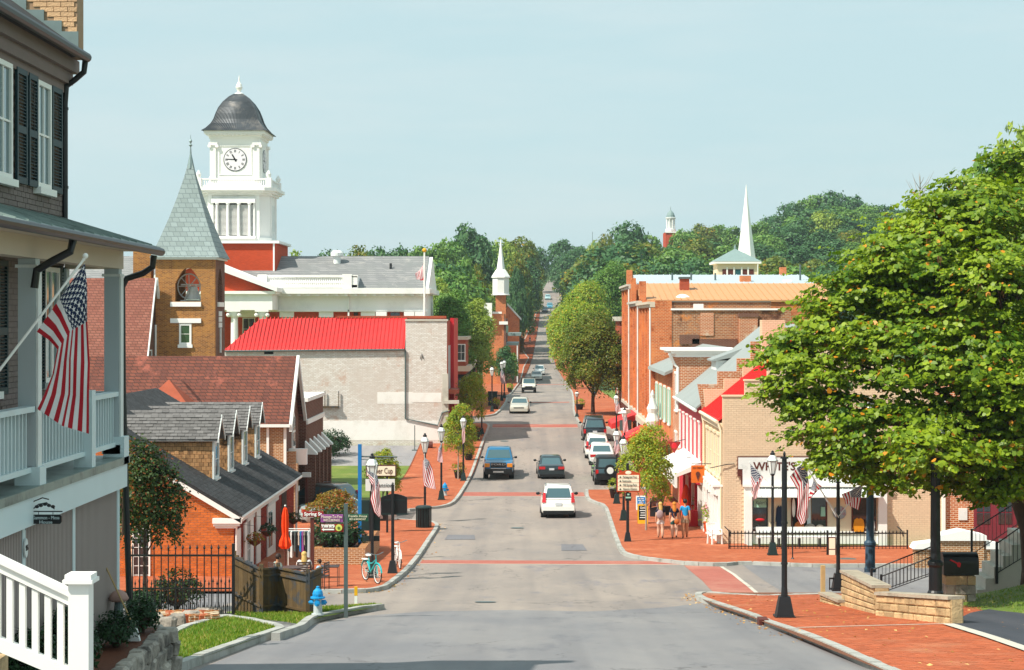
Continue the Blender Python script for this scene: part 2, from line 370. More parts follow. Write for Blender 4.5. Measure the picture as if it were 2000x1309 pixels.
m_obp=BRICK('patched_old_brick','ab673a','8a4e30','b0947a',.3,.11,.024,patch='5a3a2c',pscale=.3,plo=.5,phi=.56,patch2='d08448',var=.35)
m_obw=BRICK('whitewashed_orange_brick','b8622c','a8501f','d2b49a',.24,.09,.018,patch='cdb49c',pscale=1.2,plo=.56,phi=.62,var=.2)
m_crim=M('crimson_paint','c02c3c',rough=.6,var=.08,scale=2)
m_tanroof=M('tan_metal_roof','c08f63',rough=.6,var=.08,scale=.6)
m_bluroof=M('pale_blue_metal_roof','b9c6cb',rough=.45,var=.1,scale=.6,metal=.2)
m_greyroof=M('grey_slab_roof','8d9492',rough=.8,var=.12,scale=1)
m_awnR=M('red_awning','d22a2c',rough=.7,var=.08)
m_terra=M('terracotta_awning','a85a44',rough=.7,var=.15,scale=2)
m_cyellow=M('cream_yellow_paint','e4d4b6',rough=.6,var=.05)
m_greyteal=M('grey_teal_roof','7d9290',rough=.6,var=.12)
m_glight=M('pale_green_paint','9ccbb4',rough=.6,var=.08)
lf_tree=LEAF('catalpa_leaf','32600c','9cb02a','d8902a',.32,.45,.022)
lf_street=LEAF('street_tree_leaf','729428','a9b038','c9a02c',.35,.5,.1)
lf_olive=LEAF('olive_tree_leaf','4c6822','82892e','9c7f2a',.3,.5,.08)
lf_lime=LEAF('lime_tree_leaf','5f8c2a','b0ba3c','c9a53a',.35,.5,.08)
lf_green=LEAF('green_tree_leaf','477a34','7e9c48',None,.25,.5)
lf_dark=LEAF('dark_tree_leaf','33603a','577c48',None,.2,.5)
lf_yel=LEAF('yellow_green_leaf','78983e','a6b24e',None,.3,.5)
lf_bush=LEAF('bush_leaf','1a3520','2f5028',None,.15,.5)
lf_brn=LEAF('bronze_leaf','6a6426','9c8434','b5542a',.3,.5,.15)
lf_maple=LEAF('crape_leaf','1f3d1c','4a5a22','8a4a22',.2,.5,.1)
m_bark=M('bark','4b3a30',rough=.9,var=.3,scale=6,bump=1,bscale=25)
m_patch=M('fresh_white_patch','eae7e1',rough=.8,var=.05,scale=2,dirt='d6d1c8',dscale=.8)
m_barkp=M('pale_bark','9c9184',rough=.9,var=.2,scale=8,bump=.6,bscale=30)
m_pod=M('seed_pod','7a5234',rough=.8,var=.3,scale=9)
def flag_mat():
 t=NT('stars_and_stripes');uv=t.n('UVMap');uv.uv_map='uv';sp=t.n('SeparateXYZ');t.l(uv.outputs[0],sp.inputs[0]);u,v=sp.outputs[0],sp.outputs[1]
 st=t.math('LESS_THAN',t.math('FRACT',t.math('MULTIPLY',v,6.5)),.5)
 can=t.math('MULTIPLY',t.math('LESS_THAN',u,.42),t.math('GREATER_THAN',v,6/13))
 def lattice(ou,ov):
  a=t.math('SUBTRACT',t.math('FRACT',t.math('ADD',t.math('MULTIPLY',u,1/.0692),ou)),.5)
  b=t.math('SUBTRACT',t.math('FRACT',t.math('ADD',t.math('MULTIPLY',t.math('SUBTRACT',v,6/13),1/.1077),ov)),.5)
  a=t.math('MULTIPLY',a,.0692*1.9);b=t.math('MULTIPLY',b,.1077)
  r=t.math('SQRT',t.math('ADD',t.math('MULTIPLY',a,a),t.math('MULTIPLY',b,b)))
  th=t.math('ARCTAN2',a,b)
  ph=t.math('PINGPONG',t.math('ADD',th,4*math.pi/5),math.pi/5)
  x=t.math('MULTIPLY',r,t.math('COSINE',ph));y=t.math('MULTIPLY',r,t.math('SINE',ph))
  R0=.043;nx,ny=.382*math.cos(math.pi/5),.382*math.sin(math.pi/5)
  d=t.math('ADD',t.math('MULTIPLY',x,ny),t.math('MULTIPLY',y,1-nx))
  return t.math('LESS_THAN',d,R0*ny)
 star=t.math('MAXIMUM',lattice(0,0),lattice(.5,.5))
 col=t.mix(st,(.84,.83,.83),C('b81428'));col=t.mix(can,col,t.mix(star,C('16294e'),(.84,.84,.84)))
 t.l(col,t.b.inputs['Base Color']);t.b.inputs['Roughness'].default_value=.7
 x=t.n('BsdfTranslucent');t.l(col,x.inputs['Color']);m=t.n('MixShader',i_Fac=.25)
 t.l(t.b.outputs[0],m.inputs[1]);t.l(x.outputs[0],m.inputs[2]);t.l(m.outputs[0],t.o.inputs['Surface'])
 return t.m
m_flag=flag_mat()
# ---- foliage
def leaf_mesh(name,m,pts,nrm,size,kind='quad',rs=None,sj=.35):
 rs=rs or np.random.RandomState(3);n=len(pts)
 nrm=nrm/np.maximum(1e-6,np.linalg.norm(nrm,axis=1,keepdims=True))
 a=rs.normal(size=(n,3));u=np.cross(nrm,a);u/=np.maximum(1e-6,np.linalg.norm(u,axis=1,keepdims=True));w=np.cross(nrm,u)
 sz=size*(1+rs.uniform(-sj,sj,(n,1)))
 if kind=='quad':sh=[(-.5,0,0),(0,-.34,.1),(.55,0,0),(0,.34,.1)]
 else:sh=[(-.5,0,0),(-.2,-.4,.07),(.3,-.34,.05),(.55,0,-.05),(.3,.34,.05),(-.2,.4,.07)]
 k=len(sh);V=np.zeros((n,k,3))
 for i,(x,y,z)in enumerate(sh):V[:,i,:]=pts+sz*(u*x+w*y+nrm*z)
 me=bpy.data.meshes.new(name);me.vertices.add(n*k);me.vertices.foreach_set('co',V.reshape(-1).astype(np.float32))
 me.loops.add(n*k);me.loops.foreach_set('vertex_index',np.arange(n*k,dtype=np.int32))
 me.polygons.add(n);me.polygons.foreach_set('loop_start',np.arange(0,n*k,k,dtype=np.int32));me.polygons.foreach_set('loop_total',np.full(n,k,dtype=np.int32))
 me.materials.append(m);me.update(calc_edges=True)
 return me
def blob_pts(rs,blobs,n,clump=14,spread=.22,up=.5):
 """leaf points gathered in small sprays through the shell of several ellipsoids"""
 bl=np.array(blobs,float);vol=(bl[:,3]*bl[:,4]*bl[:,5])**(2/3);pr=vol/vol.sum()
 m=max(1,n//clump);bi=rs.choice(len(bl),m,p=pr);b=bl[bi]
 d=rs.normal(size=(m,3));d/=np.linalg.norm(d,axis=1,keepdims=True);d[:,2]=np.where(d[:,2]<-.55,-d[:,2],d[:,2])
 rad=1-np.abs(rs.normal(0,.16,(m,1)));rad=np.clip(rad,.35,1.05)
 c=b[:,:3]+d*rad*b[:,3:6]
 r=np.repeat
 q=rs.normal(size=(m*clump,3));sp=spread*r(b[:,3:6].mean(axis=1),clump)[:,None]*rs.uniform(.6,1.3,(m,1)).repeat(clump,0)
 tl=r(d+np.array([0,0,up]),clump,axis=0);tl/=np.linalg.norm(tl,axis=1,keepdims=True)
 q=q*sp;q-=tl*np.sum(q*tl,axis=1,keepdims=True)*.6
 pts=r(c,clump,axis=0)+q
 nr=tl+rs.normal(0,.42,pts.shape)
 return pts,nr
CR={}
def crown_mesh(key,m,blobs,n,size,kind='quad',clump=14,spread=.22,up=.5,seed=1):
 if key not in CR:
  rs=np.random.RandomState(seed);p,q=blob_pts(rs,blobs,n,clump,spread,up);CR[key]=leaf_mesh('crown',m,p,q,size,kind,rs)
 return CR[key]
def ball_blobs(w,h,z0,seed,k=9,flat=.75):
 """a lumpy crown of width w from z0 to z0+h"""
 r=random.Random(seed);out=[(0,0,z0+h*.5,w*.36,w*.36,h*.42)]
 for i in range(k):
  a=2.4*i+r.uniform(-.4,.4);t=(i+.5)/k;z=z0+h*(.16+.72*t);rr=w*.5*math.sin(math.pi*(.2+.72*t)**.85)*.62
  s=w*r.uniform(.15,.25);out.append((rr*math.cos(a),rr*math.sin(a),z,s,s,s*flat*h/w*1.1))
 return out
def tree(name,label,cat,loc,w,h,z0,leafm,n,size,seed,key=None,trunk_r=.1,barkm=None,group=None,rz=0,blobs=None,kind='quad',clump=14,spread=.22,lean=(0,0),scale=1,k=9):
 t=thing(name,label,cat,loc,group,world=False);t.rotation_euler=(0,0,rz)
 if scale!=1:t.scale=(scale,)*3
 key=key or(name,seed)
 me=crown_mesh(key,leafm,blobs or ball_blobs(w,h,z0,seed,k),n,size,kind,clump,spread,seed=seed)
 ob_new('crown',me,t)
 tk=(key,'trunk')
 if tk not in CR:
  mb=MB();r=random.Random(seed);x,y=lean
  mb.tube([(0,0,-.2),(x*.3,y*.3,z0*.5),(x*.7,y*.7,z0),(x,y,z0+h*.6)],[trunk_r*1.25,trunk_r,trunk_r*.85,trunk_r*.25],8)
  for i in range(6):
   a=i*1.05+r.uniform(0,.5);zz=z0+h*r.uniform(-.02,.3);rr=w*r.uniform(.25,.4)
   mb.tube([(x*.8,y*.8,zz),(x+rr*.5*math.cos(a),y+rr*.5*math.sin(a),zz+h*.18),(x+rr*math.cos(a),y+rr*math.sin(a),zz+h*.36)],[trunk_r*.5,trunk_r*.32,trunk_r*.1],6)
  CR[tk]=mb.mesh('trunk',barkm or m_bark)
 ob_new('trunk',CR[tk],t)
 return t
 # ---- ground, roads, pavements
def drape(name,pts,m,z=0.0,skirt=0.0,kind='structure',zf=None,parent=None,ss=0):
 bm=bmesh.new();vs=[bm.verts.new((x,y,0))for x,y in pts];bm.faces.new(vs)
 bmesh.ops.triangulate(bm,faces=bm.faces[:],ngon_method='EAR_CLIP')
 y0=min(p[1]for p in pts);y1=max(p[1]for p in pts)
 for k in KN:
  if y0<k<y1:
   bmesh.ops.bisect_plane(bm,geom=bm.verts[:]+bm.edges[:]+bm.faces[:],plane_co=(0,k,0),plane_no=(0,1,0))
 if zf:
  x0=min(p[0]for p in pts);x1=max(p[0]for p in pts);st=ss or 1.0
  for k in np.arange(math.ceil(x0/st)*st,x1,st):bmesh.ops.bisect_plane(bm,geom=bm.verts[:]+bm.edges[:]+bm.faces[:],plane_co=(k,0,0),plane_no=(1,0,0))
  for k in np.arange(math.ceil(y0/st)*st+.01,y1,st):bmesh.ops.bisect_plane(bm,geom=bm.verts[:]+bm.edges[:]+bm.faces[:],plane_co=(0,k,0),plane_no=(0,1,0))
 for v in bm.verts:v.co.z=(zf(v.co.x,v.co.y)if zf else G(v.co.y))+z
 for f in bm.faces:
  f.normal_update()
  if f.normal.z<0:f.normal_flip()
 if skirt:
  be=[e for e in bm.edges if len(e.link_faces)==1]
  ex=bmesh.ops.extrude_edge_only(bm,edges=be)
  for v in[g for g in ex['geom']if isinstance(g,bmesh.types.BMVert)]:v.co.z-=skirt
 me=bpy.data.meshes.new(name);bm.to_mesh(me);bm.free();me.materials.append(m)
 return tag(ob_new(name,me,parent),kind=kind)
def resample(path,step):
 out=[path[0]]
 for a,b in zip(path,path[1:]):
  d=math.dist(a,b);n=max(1,int(round(d/step)))
  for i in range(1,n+1):out.append((a[0]+(b[0]-a[0])*i/n,a[1]+(b[1]-a[1])*i/n))
 return out
def smooth_path(p,it=2):
 for _ in range(it):
  q=[p[0]]
  for a,b in zip(p,p[1:]):q+=[(a[0]*.75+b[0]*.25,a[1]*.75+b[1]*.25),(a[0]*.25+b[0]*.75,a[1]*.25+b[1]*.75)]
  p=q+[p[-1]]
 return p
def clean(p,d=.05):
 o=[p[0]]
 for q in p[1:]:
  if math.dist(q,o[-1])>d:o.append(q)
 return o
def kerb(path,w=.17,h=.14,step=1.2,side=1,name='kerb'):
 """kerb stones along a path; side=+1 puts the pavement to the left of the path"""
 root=thing(name,None,None);root['kind']='structure'
 p=resample(clean(path),step)
 for a,b in zip(p,p[1:]):
  d=Vector((b[0]-a[0],b[1]-a[1],0));ln=d.length
  if ln<.08:continue
  d/=ln;nn=Vector((-d.y,d.x,0))*side
  A=Vector((a[0],a[1],0))+d*.008;Bb=Vector((b[0],b[1],0))-d*.008
  za,zb=G(a[1]),G(b[1]);hh=h+R.uniform(-.008,.008)
  q=lambda v,o,z:(v+nn*o)[:2]+(z,)
  mb=MB();mb.hexa([q(A,-.03,za-.15),q(Bb,-.03,zb-.15),q(Bb,w,zb-.15),q(A,w,za-.15)],[q(A,-.015,za+hh),q(Bb,-.015,zb+hh),q(Bb,w,zb+hh),q(A,w,za+hh)])
  mb.build('kerb_stone',m_kerb,root)
 return root
def hill(x,y):
 h=0.0
 if y>230:
  k=min(1,(y-230)/160)
  if x<-14:h+=k*min(1,(-14-x)/55)*(7.5+3*math.sin(x*.021+1))
  if x>30:h+=k*min(1,(x-30)/70)*(11+3*math.sin(x*.03))
  h+=k*math.exp(-((x-112)/55)**2-((y-520)/120)**2)*9
 return h*min(1,max(0,(abs(x-5)-14)/20))
def TH(x,y):
 b=G(y)
 if y>430:
  k=min(1,max(0,(abs(x-6)-14)/60));b=b*(1-k)+k*min(b,G(430)+.028*(y-430))
 return b+hill(x,y)
def terrain():
 xs=np.concatenate([np.arange(-420,-60,20),np.arange(-60,60,6),np.arange(60,421,20)]);ys=np.concatenate([KN[(KN<=160)],KN[(KN>160)&(KN<=900)],np.array([1000,1200,1400])])
 nx=len(xs);mb=MB()
 mb.v=[(float(x),float(y),TH(x,y)-.06)for y in ys for x in xs]
 mb.f=[(j*nx+i,j*nx+i+1,(j+1)*nx+i+1,(j+1)*nx+i)for j in range(len(ys)-1)for i in range(nx-1)]
 o=mb.build('ground',m_grass,kind='structure');o.data.materials.append(m_hill)
 for p in o.data.polygons:p.material_index=1 if p.center.y>240 else 0
terrain()
roadL=GP([(300,1330),(560,1238),(750,1191)])
cl_far=[(170,-4.0,4.6),(234,-3.0,5.6),(295,-2.0,5.8),(370,-2.2,5.2),(430,-1.2,6.2),(500,1.8,8.4),(560,4.0,10.6),(640,8.0,15)]
road_pts=[(-13,4),(-9,30),(-9,45),(-9,66),(-9,100),(-8,140)]+[(a-.7 if y>180 else-7,y)for y,a,b in cl_far]
road_pts+=[(b+.7 if y>180 else 7.5,y)for y,a,b in cl_far[::-1]]+[(8.5,140),(8.5,100),(8.5,60),(9,44),(9,30),(10,4)]
drape('main_road',road_pts,m_road,.004)
near=GP([(300,1345),(500,1262),(600,1225),(700,1204),(830,1195),(1000,1192),(1150,1195),(1300,1187),(1372,1178),(1440,1200),(1560,1240),(1700,1309),(1760,1340)])
drape('resurfaced_road',near+[(10,20),(10,6),(-12,6),(-11,24)],m_road2,.008)
drape('side_street',[(4,57.5),(40,57.5),(40,74.5),(4,74.5)],m_road2,.0)
drape('spring_street',[(-50,47),(-5,47),(-5,62),(-50,62)],m_road2,.0)
kL1=GP([(560,1160),(703,1160),(751,1154),(769,1141),(798,1117),(822,1087),(840,1058),(858,1031),(852,1025),(840,1022),(786,1018),(700,1015)])
kL1=smooth_path(kL1,1)
backL1=[(-19,kL1[-1][1]),(-24,80),(-24,kL1[0][1])]
PAV=.125
drape('brick_pavement',clean(kL1+backL1),m_pave,PAV,.04)
kerb(kL1,side=1)
drape('car_park',[(-45,90),(-6,90),(-6,102),(-9.5,105),(-9.5,119.5),(-45,119.5)],m_lot,.004)
drape('rear_drive',[(-25,131),(-5.5,131),(-5.5,141.8),(-25,141.8)],m_lot,.01)
kL2=smooth_path(GP([(800,999),(833,995.5),(860,993.5),(883,988),(896,975),(912,949),(927.5,913),(940.5,876.6),(957,836),(955,831),(948,829),(920,829),(890,829)]),1)
drape('brick_pavement',clean(kL2+[(-8.2,kL2[-1][1]),(-8.2,130),(-8.4,110)]),m_pave,PAV,.04)
kerb(kL2,side=1)
drape('lawn',[(-22,106),(-8.45,106),(-8.25,130.5),(-22,130.5)],m_grass,.1)
drape('lawn',[(-22,86.5),(-13.2,86.5),(-13.2,90),(-22,90)],m_grass,.1)
kL3=smooth_path(GP([(890,818),(938,815.5),(956,814),(972,810),(988.6,789.6),(992,780),(985,777),(960,776)]),1)
drape('brick_pavement',clean(kL3+[(-7,kL3[-1][1]),(-9,kL3[0][1])]),m_pave,PAV,.04);kerb(kL3,side=1)
kL4=GP([(960,773),(990,775),(997,772),(1016,747),(1023.6,718),(1033,700)])+[(-1.6,415),(-.5,440),(2.0,500),(4.3,560)]
drape('brick_pavement',clean(kL4+[(.5,560),(-3.0,440),(-6,400),(-6.5,kL4[0][1])]),m_pave,PAV,.04);kerb(kL4,side=1,step=2.5)
kR=smooth_path(GP([(1700,1109),(1608,1109),(1522,1106),(1452,1103),(1409,1107),(1350,1105),(1299,1100),(1255,1094),(1224,1088.6),(1209.6,1079.5),(1198,1048),(1188.6,1017),(1180,991),(1161,984),(1144.7,977),(1143.6,960)]),1)
kR+=[(7.35,kR[-1][1]+.3),(7.4,150),(6.6,153.5),(4.6,155)]
kR[0]=(30,kR[0][1])
kR+=smooth_path([(4.35,158),(4.2,171),(4.7,190),(5.6,234),(5.8,295),(5.2,370),(6.2,430),(8.4,500),(10.6,560)],1)
drape('brick_pavement',clean(kR+[(14,560),(10,430),(9,300),(9.6,80.2),(30,80.2)]),m_pave,PAV,.04)
kerb([p for p in kR if p[1]<300],side=-1)
kF=smooth_path(GP([(1600,1167),(1530,1168.5),(1495,1171),(1430,1167),(1375,1163),(1357,1166),(1362,1173),(1400,1187),(1440,1200),(1480,1217),(1492,1222),(1560,1246),(1625,1273),(1701,1309),(1800,1355)]),1)
foreF=clean([(20,kF[0][1])]+kF+[(20,kF[-1][1]-1)])
drape('brick_pavement',foreF,m_sand,PAV-.012,.03)
kerb(kF,side=1,w=.19)
def inside(pt,poly):
 x,y=pt;c=False;n=len(poly)
 for i in range(n):
  x1,y1=poly[i];x2,y2=poly[i-1]
  if(y1>y)!=(y2>y)and x<(x2-x1)*(y-y1)/(y2-y1)+x1:c=not c
 return c
def pavers(poly,x0,x1,y0,y1,parent,nind=300):
 """paving bricks laid flat, nearest first as parts"""
 its=[]
 j=0;y=y0
 while y<y1:
  x=x0+(.1 if j%2 else 0)
  while x<x1:
   if inside((x+.1,y+.05),poly)and inside((x+.01,y+.02),poly)and inside((x+.19,y+.08),poly):its.append((x+.1,y+.05))
   x+=.203
  y+=.103;j+=1
 mb=MB();mb.box(-.5,.5,-.5,.5,-.5,.5);sh=mb.mesh('brick',m_pavei);rest=MB()
 for k,(x,y)in enumerate(its):
  z=G(y)+PAV-.012+R.uniform(.008,.014);sl=(G(y+.05)-G(y-.05))/.1
  if k<nind:
   o=ob_new('brick',sh,parent);o.location=(x,y,z-.02);o.rotation_euler=(math.atan(sl)+R.uniform(-.01,.01),R.uniform(-.012,.012),0);o.scale=(.195,.096,.04)
  else:
   d=sl*.048;j=R.uniform(-.0015,.0015)
   rest.add([(x-.0975,y-.048,z-d+j),(x+.0975,y-.048,z-d-j),(x+.0975,y+.048,z+d-j),(x-.0975,y+.048,z+d+j),(x-.0975,y-.048,z-d-.02),(x+.0975,y-.048,z-d-.02)],[(0,1,2,3),(4,5,1,0)])
 tag(rest.build('brick',m_pavei,parent),kind='stuff')
pv=thing('brick_paving',None,None);pv['kind']='structure'
innerF=[(x,y)for x,y in foreF]
wall_keep=GP([(1640,1195),(1712,1213),(1857,1232),(2000,1287),(2060,1312)])
polyF=clean([(4.9,kF[-1][1])]+[(x+.17,y)for x,y in kF[::-1]if y<60][:-3]+[(14.6,kF[0][1]-.15),(14.6,52)]+wall_keep+[(wall_keep[-1][0]+.2,24)])
polyF2=[p for p in foreF]
pavers(polyF2,4.0,12.6,28.5,58,pv)
def band(px,w,z=PAV+.006,m=m_conc,name='concrete_band'):
 p=GP(px);l=[];r=[]
 for i,a in enumerate(p):
  q0=Vector(p[max(0,i-1)]);q1=Vector(p[min(len(p)-1,i+1)]);d=(q1-q0).normalized();n=Vector((-d.y,d.x))*w/2
  l.append((a[0]+n.x,a[1]+n.y));r.append((a[0]-n.x,a[1]-n.y))
 return drape(name,l+r[::-1],m,z)
band([(1556,1237),(1700,1233),(1848,1229)],.13)
band([(1400,1165),(1495,1170.5),(1600,1168)],.14)
band([(1851,1231),(1935,1258),(2010,1285),(2060,1303)],.28,z=PAV+.03,name='driveway_edging')
def strip(y_px,x0,x1,w,name='brick_crosswalk_band'):
 a=gp(x0,y_px[0]);b=gp(x1,y_px[1])
 drape(name,[(a[0],a[1]-w/2),(b[0],b[1]-w/2),(b[0],b[1]+w/2),(a[0],a[1]+w/2)],m_cross,.012)
 drape(name.replace('brick_','concrete_edge_'),[(a[0],a[1]-w/2-.2),(b[0],b[1]-w/2-.2),(b[0],b[1]-w/2-.02),(a[0],a[1]-w/2-.02)],m_conc,.012)
strip((1098,1100),822,1335,1.5)
strip((965.5,966),905,1141,2.7)
strip((832,832),962,1128,2.8)
strip((787,786),993,1112,2.0);strip((752,751),1017,1108,2.2)
cw=smooth_path(GP([(1409,1107.5),(1434,1123),(1462,1145),(1494,1171)]),1)
drape('brick_crosswalk',GP([(1336,1105)])+cw+GP([(1402,1165),(1372,1135)]),m_cross,.012)
band([(1409,1107.5),(1434,1123),(1462,1145),(1494,1171)],.14,z=.016)
drv=GP([(1858,1229),(1935,1257),(2010,1284),(2080,1308)])
drape('asphalt_driveway',drv+[(16,33),(22,40),(22,45)]+GP([(2060,1196),(2000,1194),(1950,1196),(1895,1208)]),m_drive,PAV+.02,.2)
gL=GP([(330,1322),(364,1309),(480,1265),(555,1239),(552,1236),(500,1222),(440,1213),(360,1234),(321,1253),(260,1268),(170,1290),(60,1330)])
drape('grass_strip',gL,m_grass,.13,.3)
kerb(GP([(330,1322),(364,1309),(480,1265),(555,1239),(548,1233),(500,1222),(440,1213),(360,1234),(321,1253)]),side=1,w=.18,h=.17)
g2=GP([(593,1234),(612,1218),(628,1211),(700,1197),(748,1190.5),(745,1186),(700,1190),(610,1196),(445,1203),(440,1209)])
drape('grass_strip',GP([(600,1222)])+g2[2:],m_grass,.12,.3)
kerb(GP([(545,1252),(593,1234),(612,1218),(628,1212),(700,1198),(750,1191)]),side=1,w=.17,h=.17)
drape('concrete_path',GP([(552,1238),(500,1222),(442,1213),(442,1209),(560,1213),(611,1218),(592,1235),(560,1246)]),m_road2,.05,.1)
m_apatch=asphalt('asphalt_repair','717175','828084','66666c')
for i,(px,py,w,l)in enumerate(((900,1050,1.4,2.4),(1120,1070,1.1,3.0),(960,905,1.2,5))):
 x,y=gp(px,py);drape('asphalt_patch',[(x-w/2,y-l/2),(x+w/2,y-l/2+.1),(x+w/2-.1,y+l/2),(x-w/2+.05,y+l/2)],m_apatch,.016)
for px,py in((948,1177),(1010,1032),(1066,985),(985,862)):
 x,y=gp(px,py);drape('manhole_cover',[(x+.33*math.cos(a),y+.33*math.sin(a))for a in np.linspace(0,2*math.pi,16,endpoint=False)],m_galv,.022)
 # ---- shared building pieces
Z3=(0,0,1)
def text(parent,s,O,U,N,size,m,name='lettering',width=None,align='CENTER',ext=.004,off=0.0,shear=0,bold=0):
 cu=bpy.data.curves.new(name,'FONT');cu.body=s;cu.size=size;cu.align_x=align;cu.align_y='CENTER';cu.extrude=ext;cu.offset=bold;cu.shear=shear
 cu.resolution_u=2;cu.materials.append(m);cu.space_line=.85
 o=ob_new(name,cu,parent)
 U=Vector(U).normalized();N=Vector(N).normalized();V=N.cross(U)
 sx=1;bpy.context.view_layer.update()
 if width:
  d=o.dimensions.x
  if d>0:sx=width/d
 off_=Vector(OFF.get(parent.name,(0,0,0)))
 o.matrix_basis=Matrix.Translation(Vector(O)-off_+N*(.006+off))@Matrix((U,V,N)).transposed().to_4x4()@Matrix.Diagonal((sx,1,1,1))
 me=bpy.data.meshes.new_from_object(o);mt=o.matrix_basis.copy();bpy.data.objects.remove(o)
 o=ob_new(name,me,parent);o.matrix_basis=mt
 return o
def window(parent,O,U,N,w,h,nx=2,ny=2,mf=None,mg=None,fw=.07,mw=.03,sill=.08,d=.05,name='window',head=0):
 """frame + muntins, one pane per light, a sill; O is the lower left corner on the wall"""
 mf=mf or m_white;mg=mg or m_glass
 mb=MB();X=lambda*a:mb.obox(O,U,Z3,N,*a)
 X(0,fw,0,h,-.01,d);X(w-fw,w,0,h,-.01,d);X(fw,w-fw,0,fw,-.01,d);X(fw,w-fw,h-fw,h,-.01,d)
 iw=(w-2*fw-(nx-1)*mw)/nx;ih=(h-2*fw-(ny-1)*mw)/ny
 for i in range(1,nx):a=fw+i*iw+(i-1)*mw;X(a,a+mw,fw,h-fw,-.01,d*.7)
 for j in range(1,ny):a=fw+j*ih+(j-1)*mw;X(fw,w-fw,a,a+mw,-.01,d*.68)
 if head:X(-.06,w+.06,h+.003,h+head,-.01,d+.04)
 f=mb.build(name,mf,parent)
 mb=MB();mb.obox(O,U,Z3,N,fw,fw+iw,fw,fw+ih,.004,.012)
 g=mb.build('pane',mg,f)
 for i in range(nx):
  for j in range(ny):
   if i or j:
    c=ob_new('pane',g.data,f);c.location=Vector(U)*i*(iw+mw)+Vector(Z3)*j*(ih+mw)
 if sill:
  mb=MB();mb.obox(O,U,Z3,N,-.07,w+.07,-sill,-.003,-.01,d+.06);mb.build('sill',mf,f)
 return f
def panel(parent,name,m,O,U,N,u0,u1,v0,v1,n0=0,n1=.03,**k):
 mb=MB();mb.obox(O,U,Z3,N,u0,u1,v0,v1,n0,n1);return mb.build(name,m,parent,**k)
def flag_mesh(rows,nu=26,nv=16,wav=.03,seed=0):
 """cloth through a net of control rows; row 0 is the hoist, u runs along the fly; each row lists points from bottom (v=0) to top (v=1)"""
 rows=np.array(rows,float);a,b=rows.shape[:2]
 def samp(A,t):
  x=t*(len(A)-1);i=min(int(x),len(A)-2);f=x-i;f2=f*f*(3-2*f)*.5+f*.5
  return A[i]*(1-f2)+A[i+1]*f2
 mb=MB();r=random.Random(seed);ph=r.uniform(0,6)
 for i in range(nu+1):
  row=samp(rows,i/nu)
  for j in range(nv+1):
   p=samp(row,j/nv).copy();u=i/nu
   p[1]+=wav*math.sin(u*9+j/nv*7+ph)*(.3+u);mb.v.append(tuple(p));mb.uv[len(mb.v)-1]=(i/nu,j/nv)
 mb.f=[(i*(nv+1)+j,(i+1)*(nv+1)+j,(i+1)*(nv+1)+j+1,i*(nv+1)+j+1)for i in range(nu)for j in range(nv)]
 return mb
 # ---- the taupe brick house on the left, with its porch
H=thing('brick_house','tall taupe painted brick house with a white railed porch, left edge of the photo','house',(-7.1,24,-5.8))
B('wall',m_gmort,H,(-14,-7.1,20,28.2,-5.8,4.0))
XU=-7.1
ops=[(26.5,27.35,1.85,3.5),(24.3,25.3,1.8,3.5),(23.3,24.75,-1.9,.8),(26.85,28.0,-1.0,.8),(25.0,26.6,5,6)]
def wclip(u,v,a,b,v0,v1):
 y0,y1,z0,z1=23.4+a,23.4+b,-2.0+v0,-2.0+v1
 return not any(y1>p and y0<q and z1>r_ and z0<s_ for p,q,r_,s_ in ops)
field(H,'brick',m_gbrick,(XU,23.4,-2.0),(0,1,0),Z3,(1,0,0),4.8,5.45,.21,.076,.009,.016,clip=wclip,nind=300,key=lambda u,v:-v)
for z0,z1,p in((3.46,3.6,.05),(3.6,3.78,.12),(3.78,3.98,.2)):B('cornice',m_gbrick,H,(XU,XU+p,20,28.2+p,z0,z1-.003))
mb=MB();mb.prism([(-6.72,3.98),(-6.72,4.06),(-8.9,5.62),(-14,4.2),(-14,4.0)],20,'y',27.94);mb.build('roof',m_shing,H)
mb=MB();mb.tube([(-6.72,20,4.0),(-6.72,28.12,4.0)],.075,10);mb.build('gutter',m_gutter,H)
mb=MB();mb.tube([(-6.74,28.1,3.95),(-6.76,28.1,3.78),(-6.9,28.1,3.66),(-7.03,28.1,3.56),(-7.05,28.1,3.3),(-7.05,28.1,1.5)],.045,10)
for z in(3.2,2.0):mb.lathe((-7.05,28.1,z),[(.056,0),(.056,.04)],10)
mb.build('downspout',m_gutter,H)
CH=B('chimney',m_chimm,H,(-9.4,-6.84,28.01,28.4,4.0,5.25))
field(CH,'brick',m_chim,(-9.4,28.01,4.3),(1,0,0),Z3,(0,-1,0),2.56,.95,.21,.076,.010,.014,clip=lambda u,v,a,b,v0,v1:4.3+v0>4.3+max(0,(2.56-u))*.62-.02,nind=120,key=lambda u,v:-u+v)
st=[(-6.82,4.02),(-6.82,4.38)]
for i in range(6):st+=[(-7.07-i*.27,4.38+i*.165),(-7.07-i*.27,4.38+(i+1)*.165)]
st+=[(-8.7,5.37),(-8.7,5.3)]
mb=MB();mb.prism(st,27.978,'y',28.005);mb.build('flashing',m_flash,CH)
Ux,Nx=(0,1,0),(1,0,0)
window(H,(XU+.005,26.55,1.92),Ux,Nx,.76,1.55,2,2,m_white,m_glassT,sill=.1)
window(H,(XU+.005,24.45,1.92),Ux,Nx,.80,1.58,2,2,m_white,m_glassT,sill=.1)
window(H,(XU+.005,23.55,-.95),Ux,Nx,.98,1.72,2,2,m_white,m_glassT,sill=.1)
window(H,(XU+.005,26.95,-.92),Ux,Nx,.85,1.7,2,2,m_white,m_glassT,sill=.1)
